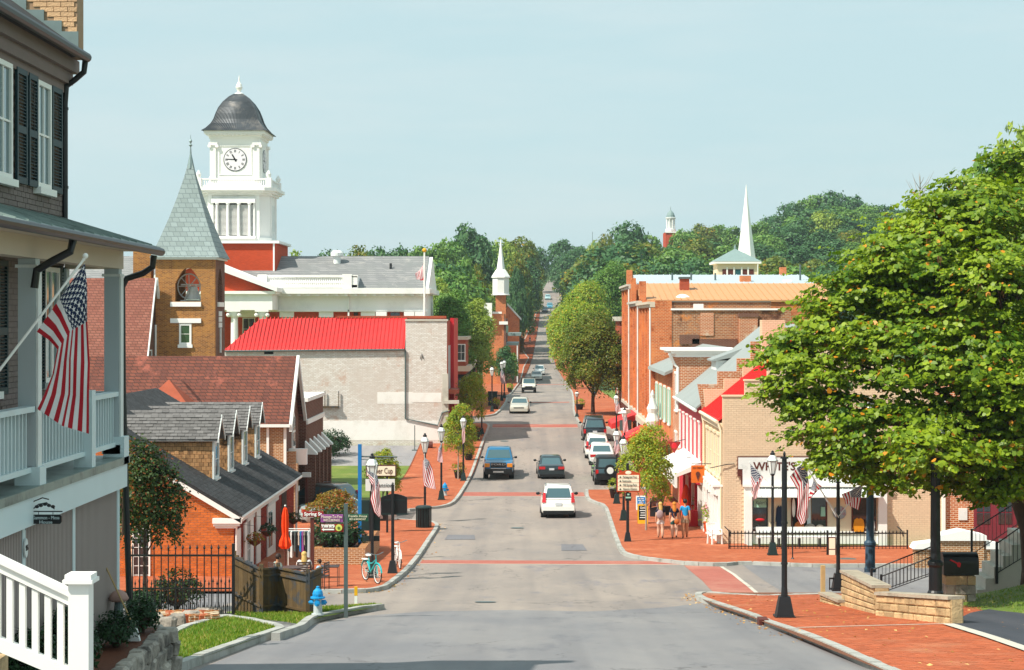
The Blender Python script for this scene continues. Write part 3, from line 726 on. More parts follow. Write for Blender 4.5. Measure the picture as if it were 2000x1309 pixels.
def shutter(y0,y1,z0,z1):
 s=MB();X=XU+.03
 s.box(X,X+.035,y0,y0+.06,z0,z1);s.box(X,X+.035,y1-.06,y1,z0,z1)
 zm=z0+(z1-z0)*.47
 for a,b in((z0,z0+.09),(zm-.05,zm+.05),(z1-.08,z1)):s.box(X,X+.034,y0+.06,y1-.06,a,b)
 o=s.build('shutter',m_shutter,H)
 t=MB()
 for a,b in((z0+.09,zm-.05),(zm+.05,z1-.08)):
  n=int((b-a)/.045)
  for i in range(n):
   z=a+(i+.5)*(b-a)/n;t.hexa([(X,y0+.06,z-.015),(X+.03,y0+.06,z-.03),(X+.03,y1-.06,z-.03),(X,y1-.06,z-.015)],[(X,y0+.06,z-.005),(X+.03,y0+.06,z-.02),(X+.03,y1-.06,z-.02),(X,y1-.06,z-.005)])
 tag(t.build('slat',m_shutter,o),kind='stuff')
 t=MB()
 for z in(z0+.15,zm,z1-.15):t.box(X-.03,X,y1-.02,y1+.06,z-.02,z+.02)
 t.build('hinge',m_blk,o)
for a in((25.44,25.96,1.9,3.5),(26.06,26.53,1.9,3.5),(27.34,27.92,1.9,3.48),(26.45,26.93,-1.0,.8),(27.82,28.12,-1.0,.8),(24.55,25.0,-1.0,.8)):shutter(*a)
mb=MB();mb.prism([(-7.07,1.54),(-7.07,1.48),(-5.66,1.06),(-5.66,1.12)],18,'y',28.45)
mb.build('porch_roof',m_porchroof,H)
mb=MB()
for i in range(19):
 y=18.3+i*.53;mb.prism([(-7.07,1.541),(-5.67,1.121),(-5.67,1.145),(-7.07,1.565)],y,'y',y+.02)
tag(mb.build('roof_seam',m_porchroof,H),kind='stuff')
mb=MB();mb.tube([(-5.66,18,1.06),(-5.66,28.5,1.05)],.062,10);mb.build('gutter',m_gutter,H)
mb=MB();mb.tube([(-5.78,28.52,1.0),(-5.8,28.52,.82),(-5.95,28.52,.72),(-6.2,28.52,.64),(-6.27,28.52,.5),(-6.26,28.52,-1),(-6.2,28.52,-3),(-6.15,28.52,-4.6)],.05,10);mb.build('downspout',m_gutter,H)
mb=MB();mb.tube([(-5.72,23.2,1.0),(-5.74,23.15,.86),(-5.95,23.1,.74),(-6.15,23.1,.62),(-6.18,23.1,.4)],.05,10);mb.build('downspout',m_gutter,H)
B('porch_beam',m_cream,H,(-6.45,-6.2,18,28.3,.78,1.05),(-7.05,-6.45,28.08,28.3,.78,1.05),(-6.5,-5.75,18,28.35,1.052,1.09))
for y in(18.75,23.3,28.05):
 c=B('column',m_shade_col,H,(-6.44,-6.22,y,y+.22,-2.08,.777));B('column_trim',m_white2,c,(-6.47,-6.19,y-.03,y+.25,.66,.70),(-6.47,-6.19,y-.03,y+.25,-2.04,-1.9),(-6.215,-6.19,y+.02,y+.2,-1.9,.66))
B('corner_pilaster',m_shade_col,H,(XU,XU+.1,28.0,28.18,-2.05,.78))
RL=B('porch_railing',m_teal_rail,H,(-6.38,-6.22,18.97,28.05,-1.16,-1.09),(-6.35,-6.26,18.97,28.05,-1.93,-1.86),(-7.05,-6.4,28.15,28.22,-1.16,-1.09),(-7.05,-6.4,28.15,28.22,-1.93,-1.86))
mb=MB();mb.box(-6.325,-6.285,0,.035,-1.86,-1.16);bm_=mb.mesh('baluster',m_teal_rail,OFF[RL.name])
for i in range(56):
 y=19.05+i*.162
 if 23.25<y<23.55 or 26.05<y<26.3:continue
 o=ob_new('baluster',bm_,RL);o.location=(0,y,0)
mb=MB();mb.box(0,.035,28.16,28.2,-1.86,-1.16);bm_=mb.mesh('baluster',m_teal_rail,OFF[RL.name])
for i in range(4):o=ob_new('baluster',bm_,RL);o.location=(-6.55-i*.15,0,0)
B('newel_post',m_teal_rail,H,(-6.42,-6.16,26.08,26.3,-2.2,-1.0));B('newel_post',m_teal_rail,H,(-6.47,-6.15,23.25,23.56,-2.2,-1.86));B('newel_post',m_teal_rail,H,(-6.45,-6.13,28.02,28.36,-2.2,-1.78))
PB=B('porch_floor',m_porchroof,H,(-7.09,-6.13,18,28.42,-2.2,-2.09))
B('fascia',m_teal_rail,H,(-6.3,-6.16,18,28.38,-2.56,-2.203))
B('porch_base',m_beadg,H,(-7.09,-6.31,18,28.3,-5.8,-2.56))
mb=MB()
for i in range(98):y=21.4+i*.07;mb.box(-6.31,-6.275,y,y+.042,-5.8,-2.56)
tag(mb.build('beadboard',m_bead,H),kind='stuff')
for y,w in((22.88,.14),(25.42,.13),(28.17,.16)):B('batten',m_teal_rail,H,(-6.31,-6.265,y,y+w,-5.8,-2.562))
S=thing('hanging_house_sign','black iron bracket sign reading Gammon-Moss House on the taupe porch base','sign',(-6.2,23,-2.6))
mb=MB();mb.prism([(-6.20,-2.43-.0),(-5.83,-2.43),(-5.81,-2.45),(-5.81,-2.52),(-5.83,-2.545),(-6.18,-2.545),(-6.20,-2.52)],22.99,'y',23.02);mb.build('board',m_blk2,S)
mb=MB();mb.tube([(-6.27,23,-2.3),(-6.27,23,-2.62)],.01,6);mb.tube([(-6.27,23,-2.39),(-5.8,23,-2.39)],.008,6)
mb.tube([(-6.27,23,-2.36),(-6.15,23,-2.26),(-6.05,23,-2.22),(-5.97,23,-2.24)],.008,6);mb.tube([(-6.2,23,-2.39),(-6.1,23,-2.3),(-6.0,23,-2.28),(-5.9,23,-2.36)],.007,6)
for x in(-6.1,-5.92):mb.tube([(x,23,-2.39),(x,23,-2.43)],.004,5)
for i in range(5):mb.sphere((-6.12+i*.05,23,-2.3-.015*abs(i-2)),(.028,.012,.022),8,5)
mb.build('bracket',m_blk,S)
text(S,'Gammon - Moss',(-6.005,22.99,-2.468),(1,0,0),(0,-1,0),.062,m_teal_rail,width=.335);text(S,'House',(-6.005,22.99,-2.523),(1,0,0),(0,-1,0),.058,m_teal_rail,width=.16)
mb=MB();mb.add([(-6.255+.0,22.95+.075*math.cos(a),-2.84+.12*math.sin(a))for a in np.linspace(0,2*math.pi,20,endpoint=False)]+[(-6.235,22.95+.075*math.cos(a),-2.84+.12*math.sin(a))for a in np.linspace(0,2*math.pi,20,endpoint=False)],[tuple(range(20,40))]+[(i,(i+1)%20,(i+1)%20+20,i+20)for i in range(20)])
Q=mb.build('number_plaque',m_white2,None,label='pale oval house number plaque on the batten below the iron sign',cat='plaque')
text(Q,'95',(-6.235,22.95,-2.84),Ux,Nx,.1,m_blk)
FP=thing('house_flag','large American flag hanging from a white pole angled off the porch column','flag',(-6.1,22,-.6))
mb=MB();a=Vector(P(-60,800,165));b=Vector(P(163,508,160));mb.cyl(a,b,.018,.016,10);mb.build('pole',m_white,FP)
mb=MB();mb.sphere(P(167,500,160),.035,10,7);mb.cyl(P(163,508,160),P(166,502,160),.024,.014,8);mb.build('finial',m_white,FP)
q=lambda px,py,dy=0:tuple(Vector(P(px,py,160))+Vector((0,dy,0)))
rows=[[q(72,648),q(118,580),q(166,514)],[q(93,664,.05),q(128,600,-.04),q(170,560)],[q(113,682,-.03),q(140,640,.06),q(172,622,-.05)],[q(101,732,.04),q(138,700,-.05),q(176,712)],[q(87,770),q(133,770,.06),q(175,780,-.04)],[q(73,799,-.02),q(125,832,-.04),q(172,848,.03)]]
flag_mesh(rows,40,28,.012).build('cloth',m_flag,FP,smooth=True)
WR=thing('white_stair_railing','white painted stair railing and square newel in the near left corner','railing',(-3.5,14.4,-3.3))
B('newel',m_white,WR,(-3.588,-3.428,14.4,14.56,-3.4,-2.06));B('newel_cap',m_white,WR,(-3.625,-3.39,14.36,14.6,-2.06,-2.03),(-3.61,-3.405,14.375,14.585,-2.03,-1.99))
def slope_bar(x0,z0,x1,z1,t,y0=14.44,y1=14.52):return[(x0,y0,z0-t),(x1,y0,z1-t),(x1,y1,z1-t),(x0,y1,z0-t)],[(x0,y0,z0),(x1,y0,z1),(x1,y1,z1),(x0,y1,z0)]
zt=lambda x:-1.867-(x+4.12)*.476;zb=lambda x:-2.50-(x+4.12)*.425
mb=MB();mb.hexa(*slope_bar(-5.0,zt(-5.0),-3.588,zt(-3.588),.045,14.41,14.55));mb.hexa(*slope_bar(-5.0,zt(-5.0)-.045,-3.588,zt(-3.588)-.045,.075));mb.build('handrail',m_white,WR)
mb=MB();mb.hexa(*slope_bar(-5.0,zb(-5.0),-3.588,zb(-3.588),.11));mb.build('bottom_rail',m_white,WR)
for i in range(14):
 x=-3.64-i*.0995
 mb=MB();mb.hexa([(x-.048,14.455,zb(x)-.01),(x,14.455,zb(x)-.03),(x,14.505,zb(x)-.03),(x-.048,14.505,zb(x)-.01)],[(x-.048,14.455,zt(x)-.11),(x,14.455,zt(x)-.13),(x,14.505,zt(x)-.13),(x-.048,14.505,zt(x)-.11)]);mb.build('baluster',m_white,WR)
B('stone_step',m_lime,None,(-5.6,-4.45,13.6,15.8,-3.6,-2.86),label='yellowish stone step at the very bottom left under the white railing',cat='step')
drape('planting_bed',[(-6.28,20),(-5.62,20),(-5.62,28.55),(-6.1,28.95),(-8.5,28.95),(-8.5,28.25),(-6.28,28.25)],m_soil,0,1.0,zf=lambda x,y:-4.8+.03*math.sin(x*5)*math.sin(y*4))
def rock(parent,name,c,r,seed,m=None,**k):
 rr=random.Random(seed);bm=bmesh.new();bmesh.ops.create_cube(bm,size=1)
 bmesh.ops.bevel(bm,geom=bm.edges[:],offset=.16,segments=1,affect='EDGES',profile=.5)
 for v in bm.verts:v.co=Vector((v.co.x*r[0]*(1+rr.uniform(-.18,.18))+c[0],v.co.y*r[1]*(1+rr.uniform(-.18,.18))+c[1],v.co.z*r[2]*(1+rr.uniform(-.18,.18))+c[2]))
 off=OFF.get(parent.name,(0,0,0))if parent else(0,0,0)
 for v in bm.verts:v.co-=Vector(off)
 me=bpy.data.meshes.new(name);bm.to_mesh(me);bm.free();me.materials.append(m or m_stone)
 return tag(ob_new(name,me,parent),**k)
RW=thing('stone_edging','low dry-laid border of rough grey stones round the shrub bed on the left','stone border',(-5.8,25,-5.3))
pp=resample([(-5.56,20.6),(-5.56,28.5),(-6.05,29.0),(-7.4,29.0)],.33)
for i,(x,y)in enumerate(pp):
 for k in range(3):rock(RW,'stone',(x+R.uniform(-.03,.03)-.02*k,y+(.16 if k%2 else 0),-5.32+k*.22),(.2+R.uniform(0,.04),.36,.25)if y<28.4 else(.36,.22,.25),50+i*3+k)
for j,(px,py)in enumerate([(300,1224),(325,1232),(345,1226),(372,1218),(398,1212),(420,1211)]):
 x,y=gp(px,py);rock(RW,'stone',(x,y,G(y)+.17),(.42,.3,.26),200+j)
bp=thing('brick_path',None,None);bp['kind']='structure'
for i in range(60):
 px=292+(i%12)*11;py=1213+(i//12)*2.6;x,y=gp(px+R.uniform(-2,2),py)
 mb=MB();mb.obox((x,y,G(y)+.24),(math.cos(.5),math.sin(.5),0),(-math.sin(.5),math.cos(.5),0),Z3,0,.2,0,.095,-.25,R.uniform(0,.02));mb.build('brick',m_cbrick2 if i%3 else m_pavei,bp)
def bush(name,label,cat,loc,w,h,m,n,size,seed,group=None,stem=True):
 t=thing(name,label,cat,loc,group,world=False)
 bl=[(0,0,h*.5,w*.45,w*.45,h*.5)]+[(w*.28*math.cos(a),w*.28*math.sin(a),h*(.45+.25*math.sin(a*3)),w*.24,w*.24,h*.3)for a in np.arange(0,6.2,1.05)]
 ob_new('foliage',crown_mesh((name,seed),m,bl,n,size,'quad',8,.2,.4,seed),t)
 mb=MB()
 for a in np.arange(0,6.2,1.5):mb.tube([(0,0,-.05),(w*.12*math.cos(a),w*.12*math.sin(a),h*.4),(w*.25*math.cos(a),w*.25*math.sin(a),h*.75)],[.03,.02,.008],5)
 mb.sphere((0,0,h*.42),(w*.25,w*.25,h*.3),10,7)
 mb.build('stem',m_soil if False else m_bark,t)
 return t
def at(px,py,dz=0):x,y=gp(px,py);return(x,y,G(y)+dz)
bush('shrub','dense dark shrub behind the rough stones beside the downspout','shrub',(-6.0,26.9,-4.82),.62,.58,lf_bush,1800,.05,11)
bush('shrub','dark shrub right of the garden mushroom at the foot of the downspout','shrub',(-5.92,28.3,-4.82),.55,.55,lf_bush,1800,.05,12)
bush('shrub','dark shrub seen through the white balusters against the taupe wall','shrub',(-5.98,24.0,-4.82),.8,1.1,lf_bush,2600,.07,13)
bush('shrub','dark shrub behind the white balusters at the left edge of the photo','shrub',(-5.98,22.3,-4.82),.8,1.1,lf_bush,2600,.07,14)
bush('climbing_shrub','pink-flowered shrub climbing against the tall iron fence','shrub',at(345,1195),1.5,1.2,lf_maple,1800,.08,15)
bush('shrub','low dark shrub at the foot of the iron fence on the left','shrub',at(285,1196),1.2,.6,lf_bush,2400,.07,16)
GM=thing('garden_mushroom','mushroom-shaped garden ornament on a blue stand beside the shrubs','garden ornament',(-6.12,27.6,-4.8))
mb=MB();mb.lathe((-6.12,27.6,-4.8),[(.1,0),(.08,.3),(.06,.62)],12);mb.build('stand',m_galv,GM)
mb=MB();mb.lathe((-6.12,27.6,-4.9),[(.04,.68),(.12,.69),(.155,.73),(.12,.8),(.07,.84),(.02,.86)],14);mb.build('cap',M('pinkish_stone','a9877c',var=.25,scale=8),GM,smooth=True)
BR=thing('broom','wooden-handled broom leaning on the mushroom ornament','broom',(-5.9,27.3,-4.7))
mb=MB();mb.cyl((-5.84,27.35,-4.55),(-6.28,27.5,-3.7),.014,n=6);mb.build('handle',m_postw,BR)
mb=MB();mb.prism([(-5.74,-4.76),(-5.93,-4.76),(-5.88,-4.55),(-5.8,-4.55)],27.3,'y',27.38);mb.build('bristles',m_white2,BR)
# ---- orange brick shop with four dormers
XE=-10.6;Y0,Y1=66.6,83.7;ZE=-6.92;SL=.594;GB=-9.9
SH=thing('brick_shop','orange brick shop with four shingled dormers and a black shingle roof, behind the iron fence','shop',(-12,70,GB))
XR=-16.9;ZR=ZE+SL*(-XE+XR if False else(XE-XR))
B('wall',m_mortO,SH,(-23.2,XE-.02,Y0+.02,Y1,GB,ZE))
mb=MB();mb.prism([(-23.2,ZE),(XE-.02,ZE),(XR,ZR-.02)],Y0+.02,'y',Y1);mb.build('gable',m_mortO,SH)
gz=lambda x:ZE+SL*(XE-x)if x>XR else ZR-SL*(XR-x)
def gclip(u,v,a,b,v0,v1):
 x=-19.6+u;z=GB+v
 if z>gz(min(-19.6+b,XE))-.12:return False
 return not(-14.35<x<-13.6 and-9.72<z<-7.42)
field(SH,'brick',m_obrick,(-19.6,Y0+.02,GB),(1,0,0),Z3,(0,-1,0),19.6+XE-.0,6.6,.24,.092,.02,.02,clip=gclip,nind=300,key=lambda u,v:-(u>4)*5+abs(v-2.2))
field(SH,'brick',m_shadebrick,(XE-.02,Y0+.02,GB),(0,1,0),Z3,(1,0,0),Y1-Y0-.04,ZE-GB-.15,.24,.092,.014,.02,nind=60,key=lambda u,v:u)  # street front bricks carry their shade as a darker red
LN=math.hypot(XR-XE,ZR-ZE)
mb=MB();mb.prism([(XE+.32,ZE-.19),(XR,ZR),(XR,ZR+.08),(XE+.32,ZE-.11)],Y0-.22,'y',Y1+.15);mb.prism([(-23.4,ZE-.1),(XR,ZR),(XR,ZR+.08),(-23.5,ZE-.05)],Y0-.22,'y',Y1+.15);RO=mb.build('roof',m_shing,SH)
cs,sn=math.cos(math.atan(SL)),math.sin(math.atan(SL))
field(RO,'shingle',m_shing,(XE+.34,Y0-.24,ZE-.115),(0,1,0),(-cs,0,sn),(sn,0,cs),Y1-Y0+.4,LN+.3,.34,.16,.012,.022,nind=300,key=lambda u,v:u+v,tilt=.07)
mb=MB();mb.prism([(XE+.3,ZE-.22),(XE+.3,ZE-.42),(XR,ZR-.24),(XR,ZR-.02)],Y0-.2,'y',Y0-.03);mb.build('rake_board',m_white,RO)
B('cornice_return',m_white,SH,(XE-.75,XE+.28,Y0-.2,Y0,ZE-.42,ZE-.24),(XE-.72,XE+.22,Y0-.15,Y0,ZE-.52,ZE-.42),(XE-.66,XE+.1,Y0-.1,Y0,ZE-.6,ZE-.52))
B('frieze',m_white,SH,(XE+.005,XE+.12,Y0,Y1+.1,ZE-.5,ZE-.26));
mb=MB();mb.tube([(XE+.3,Y0-.2,ZE-.2),(XE+.3,Y1+.15,ZE-.2)],.07,8);mb.tube([(XE+.3,Y0-.1,ZE-.25),(XE+.1,Y0-.02,ZE-.5),(XE+.08,Y0+.03,ZE-.8),(XE+.08,Y0+.03,GB)],.035,8);mb.tube([(XE+.1,Y1+.05,ZE-.4),(XE+.1,Y1+.05,GB)],.05,8);mb.build('gutter',m_white,SH)
window(SH,(-14.28,Y0-.0,-9.6),(1,0,0),(0,-1,0),.66,2.1,3,6,fw=.06,mw=.02)
Uy,Nx1=(0,1,0),(1,0,0);XF=XE+.005
def yof(px,X):return F*X/(px-1030)
for a,b,z0,z1,nm in((460,468,-9.5,-7.65,'shutter'),(475.5,480,-9.6,-7.6,'shutter'),(488,493,-9.6,-7.5,'shutter'),(499.5,507,-9.6,-7.45,'shutter')):
 ya,yb=yof(a,XF),yof(b,XF);panel(SH,nm,m_white,(XF,ya,0),Uy,Nx1,0,yb-ya,z0,z1,0,.05)
ya,yb=yof(480.5,XF),yof(487.5,XF);window(SH,(XF,ya,-9.3),Uy,Nx1,yb-ya,1.75,2,3)
ya,yb=yof(521,XF),yof(536,XF);dr=panel(SH,'door',m_white,(XF,ya,0),Uy,Nx1,0,yb-ya,GB+.05,-7.6,0,.05)
for j in range(4):panel(dr,'pane',m_glassT,(XF,ya,0),Uy,Nx1,.15+(j%2)*.62,.15+(j%2)*.62+.5,-9.3+(j//2)*.8,-8.65+(j//2)*.8,.05,.06)
for a,b in((480,495),(521.5,541.5)):
 ya,yb=yof(a,XF),yof(b,XF);p=panel(SH,'fascia_panel',m_white2,(XF,ya,0),Uy,Nx1,0,yb-ya,-7.62+.02,-7.22,.02,.07)
 text(p,'ANTIQUES' if a<500 and False else '- - - -',(XF+.07,(ya+yb)/2,-7.42),Uy,Nx1,.25,m_redp,width=(yb-ya)*.7)
panel(SH,'recessed_door',m_dark,(XF,yof(550,XF),0),Uy,Nx1,0,1.6,GB+.05,-7.5,0,.012)
XD=-11.9
for k,yd in enumerate((69.8,73.35,76.95,80.6)):
 w=1.25;zb,ze,zp=ZE+SL*(XE-XD),-4.42,-3.62
 D=B('dormer',m_dark,SH,(-15.2,XD-.03,yd+.03,yd+w-.03,zb-.4,ze))
 xb=XE-(ze-ZE)/SL
 def dc(u,v,a,b,v0,v1):return ZE+SL*(XE-(xb+b))-.02<zb+v0+.02
 if k<5:field(D,'shingle',m_wshing,(xb,yd+.03,zb),(1,0,0),Z3,(0,-1,0),XD-xb-.03,ze-zb,.17,.15,.012,.03,clip=dc,nind=110 if k<2 else 40,jit=.4,tilt=.08,bond=.5)
 for sgn in(-1,1):
  ye=yd+w/2+sgn*(w/2+.18);zee=ze-.1
  d=Vector((0,yd+w/2-ye,zp-zee));ln=d.length;d.normalize();n_=Vector((0,-d.z*1.0,d.y))if sgn<0 else Vector((0,d.z,-d.y));n_=Vector((0,-abs(d.z)*(1 if sgn<0 else-1),abs(d.y)))
  xb2=XE-(zp-ZE)/SL-.3;mb=MB();mb.add([(XD+.22,ye,zee),(XD+.22,yd+w/2,zp),(xb2,yd+w/2,zp),(xb2,ye,zee),(XD+.22,ye,zee-.07),(XD+.22,yd+w/2,zp-.08),(xb2,yd+w/2,zp-.08),(xb2,ye,zee-.07)],[(0,1,2,3),(7,6,5,4),(0,4,5,1),(3,2,6,7),(0,3,7,4)])
  rf=mb.build('dormer_roof',m_gshing,D)
  if sgn<0:
   fr=thing('tmp',None,None);bpy.data.objects.remove(fr)
   mbx=MB();U=Vector((1,0,0));nrow=int(ln/.15);
   for r_ in range(nrow+1):
    v=r_*.15;x=xb2+(.14 if r_%2 else 0)
    while x<XD+.22:
     xe=min(x+.28,XD+.22);t=R.uniform(.012,.03);c0=Vector((x,ye,zee))+d*v;c1=Vector((xe-.012,ye,zee))+d*v;e=d*(min(.15,ln-v)-.008)
     if ln-v>.04:mbx.add([c0+n_*t*1.6,c1+n_*t*1.6,c1+e+n_*t*.5,c0+e+n_*t*.5,c0,c1],[(0,1,2,3),(4,5,1,0)])
     x+=.28
   tag(mbx.build('shingle',m_gshing,D),kind='stuff')
 mb=MB();mb.prism([(yd,ze),(yd+w,ze),(yd+w/2,zp-.1)],XD-.05,'x',XD+.02);mb.build('gable',m_wshing,D)
 mb=MB()
 for sgn in(-1,1):
  ye=yd+w/2+sgn*(w/2+.2);mb.add([(x,y,z)for x in(XD+.2,XD+.24)for y,z in((ye,ze-.22),(yd+w/2,zp-.16),(yd+w/2,zp-.0),(ye,ze-.1))],[(0,1,2,3),(7,6,5,4),(0,4,5,1),(3,2,6,7),(0,3,7,4)])
 mb.build('bargeboard',m_white2,D)
 B('casing',m_white2,D,(XD-.03,XD+.03,yd,yd+.16,zb+.0,ze-.1),(XD-.03,XD+.03,yd+w-.16,yd+w,zb+.2,ze-.1))
 window(D,(XD,yd+.16,zb+.12),Uy,Nx1,w-.32,ze-zb-.3,1,2,m_white2,m_glassT,fw=.09,sill=.1)
for i,(px,py,s,lb)in enumerate(((498,1056,52.5,'hanging flower basket with dark red leaves, nearer one on the brick shop front'),(522,1038,49.8,'hanging flower basket with white flowers beside the white shop door'),(573,1015,45.5,'far hanging flower basket at the end of the brick shop front'))):
 x,y,z=P(px,py,s);x=max(x,XF+.45);y=F*x/(px-1030);z=(625-py)/(F/y);t=thing('hanging_basket',lb,'flower basket',(x,y,z),'hanging baskets on the shop front')
 mb=MB();mb.lathe((x,y,z-.2),[(.05,0),(.2,.1),(.24,.2)],12);mb.build('basket',m_soil,t)
 rs=np.random.RandomState(i);p,q_=blob_pts(rs,[(x,y,z+.08,.32,.32,.22)],260,6,.2);me=leaf_mesh('flowers',(lf_brn,lf_bush,lf_maple)[i],p-np.array([x,y,z]),q_,.09,rs=rs);ob_new('flowers',me,t)
 mb=MB();mb.tube([(x,y,z+.05),(x,y,z+.55),(XF,y,z+.6)],.008,5);mb.build('hanger',m_blk,t)
 # ---- church: bell tower, nave, wing
CH2=thing('brick_church','brown brick church with a slate-spired bell tower, behind the dormered shop','church',(-20,110,-10.5))
def ring_box(parent,name,m,x0,x1,y0,y1,z0,z1):return B(name,m,parent,(x0,x1,y0,y1,z0,z1))
TX0,TX1,TY0,TY1=-22.7,-19.06,112.5,116.1
s32=F/TY0
zz=lambda py:(625-py)/s32
xx=lambda px:(px-1030)/s32
aL,aR,zA0,zA1=xx(342),xx(392),zz(589),zz(523)
T=CH2
def arch_wall(name,m,x0,x1,y,t,z0,z1,a0,a1,b0,b1,axis='x',parent=T):
 """a wall with a pointed opening a0..a1 from b0, arch top b1"""
 mb=MB();ac=(a0+a1)/2;sp=b0+(b1-b0)*.52
 arc=[(a0+(ac-a0)*i/6,sp+(b1-sp)*math.sin(math.pi/2*i/6)**.9)for i in range(7)]
 def pr(p):
  if axis=='x':mb.prism(p,y,'y',y+t)
  else:mb.prism(p,y,'x',y+t)
 pr([(x0,z0),(a0,z0),(a0,z1),(x0,z1)]);pr([(a1,z0),(x1,z0),(x1,z1),(a1,z1)]);pr([(a0,z0),(a1,z0),(a1,b0),(a0,b0)])
 for i in range(6):
  p,q_=arc[i],arc[i+1];pr([p,q_,(q_[0],z1),(p[0],z1)])
  pm,qm=(2*ac-p[0],p[1]),(2*ac-q_[0],q_[1]);pr([qm,pm,(pm[0],z1),(qm[0],z1)])
 return mb.build(name,m,parent)
zt_=zz(507)
arch_wall('tower_wall',m_tbrick,TX0,TX1,TY0,.35,-10.5,zt_,aL,aR,zA0,zA1)
arch_wall('tower_wall',m_cbrick,TY0+.351,TY1,TX1-.35,.35,-10.5,zt_,113.5,115.2,zA0,zA1,axis='y')  # tower's right face: shade painted in by a darker brick
B('tower_wall',m_tbrick,T,(TX0,TX0+.35,TY0+.35,TY1,-10.5,zt_),(TX0+.35,TX1-.35,TY1-.35,TY1,-10.5,zA0),(TX0+.35,aL,TY1-.35,TY1,zA0,zt_),(aR,TX1-.35,TY1-.35,TY1,zA0,zt_))
B('belfry_floor',m_dark,T,(TX0+.35,TX1-.35,TY0+.35,TY1-.35,zA0-.3,zA0-.02))
B('sill',m_white,T,(xx(333),xx(393),TY0-.12,TY0+.1,zz(599),zz(590)));B('sill',m_white,T,(xx(333),xx(393),TY0-.1,TY0,zz(631),zz(622)))
B('sill',m_white,T,(TX1-.1,TX1+.1,113.4,115.3,zz(599),zz(590)))
window(T,(xx(350),TY0-.005,zz(673)),(1,0,0),(0,-1,0),xx(374)-xx(350),zz(632)-zz(673),1,2,m_white,GLASS('green_glass','2d4a34'),fw=.12,sill=.2)
B('tower_cornice',m_white2,T,(TX0-.15,TX1+.15,TY0-.15,TY1+.15,zt_,zt_+.12))
for i in range(3):panel(T,'louvre_panel',m_white2,(TX1,113.6,0),Uy,Nx1,.2,1.3,zz(640)+i*.35,zz(640)+i*.35+.3,0,.04)
panel(T,'downpipe',m_white2,(TX1,114,0),Uy,Nx1,.2,.4,zz(690),zz(641),0,.08)
BL=thing('tmp',None,None);bpy.data.objects.remove(BL)
bx,by,bz=xx(369),113.9,zA0
mb=MB();mb.lathe((bx,by,bz+.15),[(.48,0),(.42,.1),(.3,.35),(.25,.62),(.18,.75),(.04,.8)],14);mb.build('bell',m_white2,T,smooth=False)
mb=MB()
wc=(bx-.3,by,bz+.95);n=24
mb.tube([(wc[0]+.7*math.cos(a),wc[1]+.25,wc[2]+.78*math.sin(a))for a in np.linspace(0,2*math.pi,n)],.045,6)
for a in np.arange(0,math.pi,math.pi/4):mb.tube([(wc[0]+.7*math.cos(a),wc[1]+.25,wc[2]+.78*math.sin(a)),(wc[0]-.7*math.cos(a),wc[1]+.25,wc[2]-.78*math.sin(a))],.03,5)
for sx in(-.55,.5):mb.tube([(bx+sx,by,bz),(bx+sx*.3,by,bz+1.05)],.05,6)
mb.tube([(bx-.75,by,bz+1.05),(bx+.45,by,bz+1.05)],.05,6);mb.box(bx-.75,bx+.75,by-.15,by+.15,bz,bz+.1)
mb.build('bell_wheel',m_white,T)
cx,cy=(TX0+TX1)/2,(TY0+TY1)/2;zs0=zt_+.12;hs=10.0-zs0
prof=[(0,2.12),(.08,1.86),(.2,1.58),(.4,1.12),(.6,.72),(.8,.36),(1,.06)]
mb=MB()
for(t0,r0),(t1,r1)in zip(prof,prof[1:]):
 b=len(mb.v);mb.v+=[(cx+sx*r,cy+sy*r,zs0+hs*t)for r,t in((r0,t0),(r1,t1))for sx,sy in((-1,-1),(1,-1),(1,1),(-1,1))]
 mb.f+=[(b+i,b+(i+1)%4,b+(i+1)%4+4,b+i+4)for i in range(4)]
mb.f.append((0,3,2,1));SP=mb.build('spire',m_spire,T)
mb=MB();mb.lathe((cx,cy,zs0+hs*.9),[(.25,0),(.06,.9),(.03,1.35),(.12,1.45),(.03,1.55),(.1,1.7),(.02,1.85),(.01,2.1)],8,rot=math.pi/4);mb.build('finial',m_flash,SP)
NX,NR,NF,NB=-22.72,112.0,108.4,115.9;nzr,nzf,nzb=2.42,-4.4,-2.3
mb=MB();mb.prism([(NF,nzf),(NF-.1,nzf-.15),(NR,nzr),(NR,nzr+.12)],-45,'x',NX+.12);mb.prism([(NB,nzf+.6),(NB+.2,nzf+.5),(NR,nzr),(NR,nzr+.12)],-45,'x',NX+.12);mb.build('nave_roof',m_croof2,T)
mb=MB();mb.prism([(NF+.1,-10.5),(NB,-10.5),(NB,nzf+.4),(NR,nzr-.1),(NF+.1,nzf)],-44.8,'x',NX-.05);mb.build('nave_wall',m_cbrick,T)
mb=MB();mb.add([(x,y,z)for x in(NX+.121,NX+.28)for y,z in((NR,nzr-.35),(NB+.2,nzf+.1),(NB+.2,nzf+.55),(NR,nzr+.15))],[(0,1,2,3),(7,6,5,4),(0,4,5,1),(3,2,6,7),(0,3,7,4),(1,5,6,2)])
mb.add([(x,y,z)for x in(NX+.121,NX+.2)for y,z in((NR,nzr-.2),(NF-.1,nzf-.4),(NF-.1,nzf-.1),(NR,nzr+.15))],[(0,1,2,3),(7,6,5,4),(0,4,5,1),(3,2,6,7),(0,3,7,4),(1,5,6,2)]);mb.build('bargeboard',m_white2,T)
panel(T,'downpipe',m_white,(NX,112.4,0),Uy,Nx1,0,.15,-3.6,-.3,0,.1)
window(T,(NX-.04,110.6,-3.6),Uy,Nx1,1.0,1.8,1,3)
B('chimney',m_tbrick,T,(-24.3,-23.2,113.6,114.5,-2,zz(500)+.4))
WX,WR_,WF,WB=-12.03,94.9,92.2,97.8;wzr,wze=-1.92,-5.15
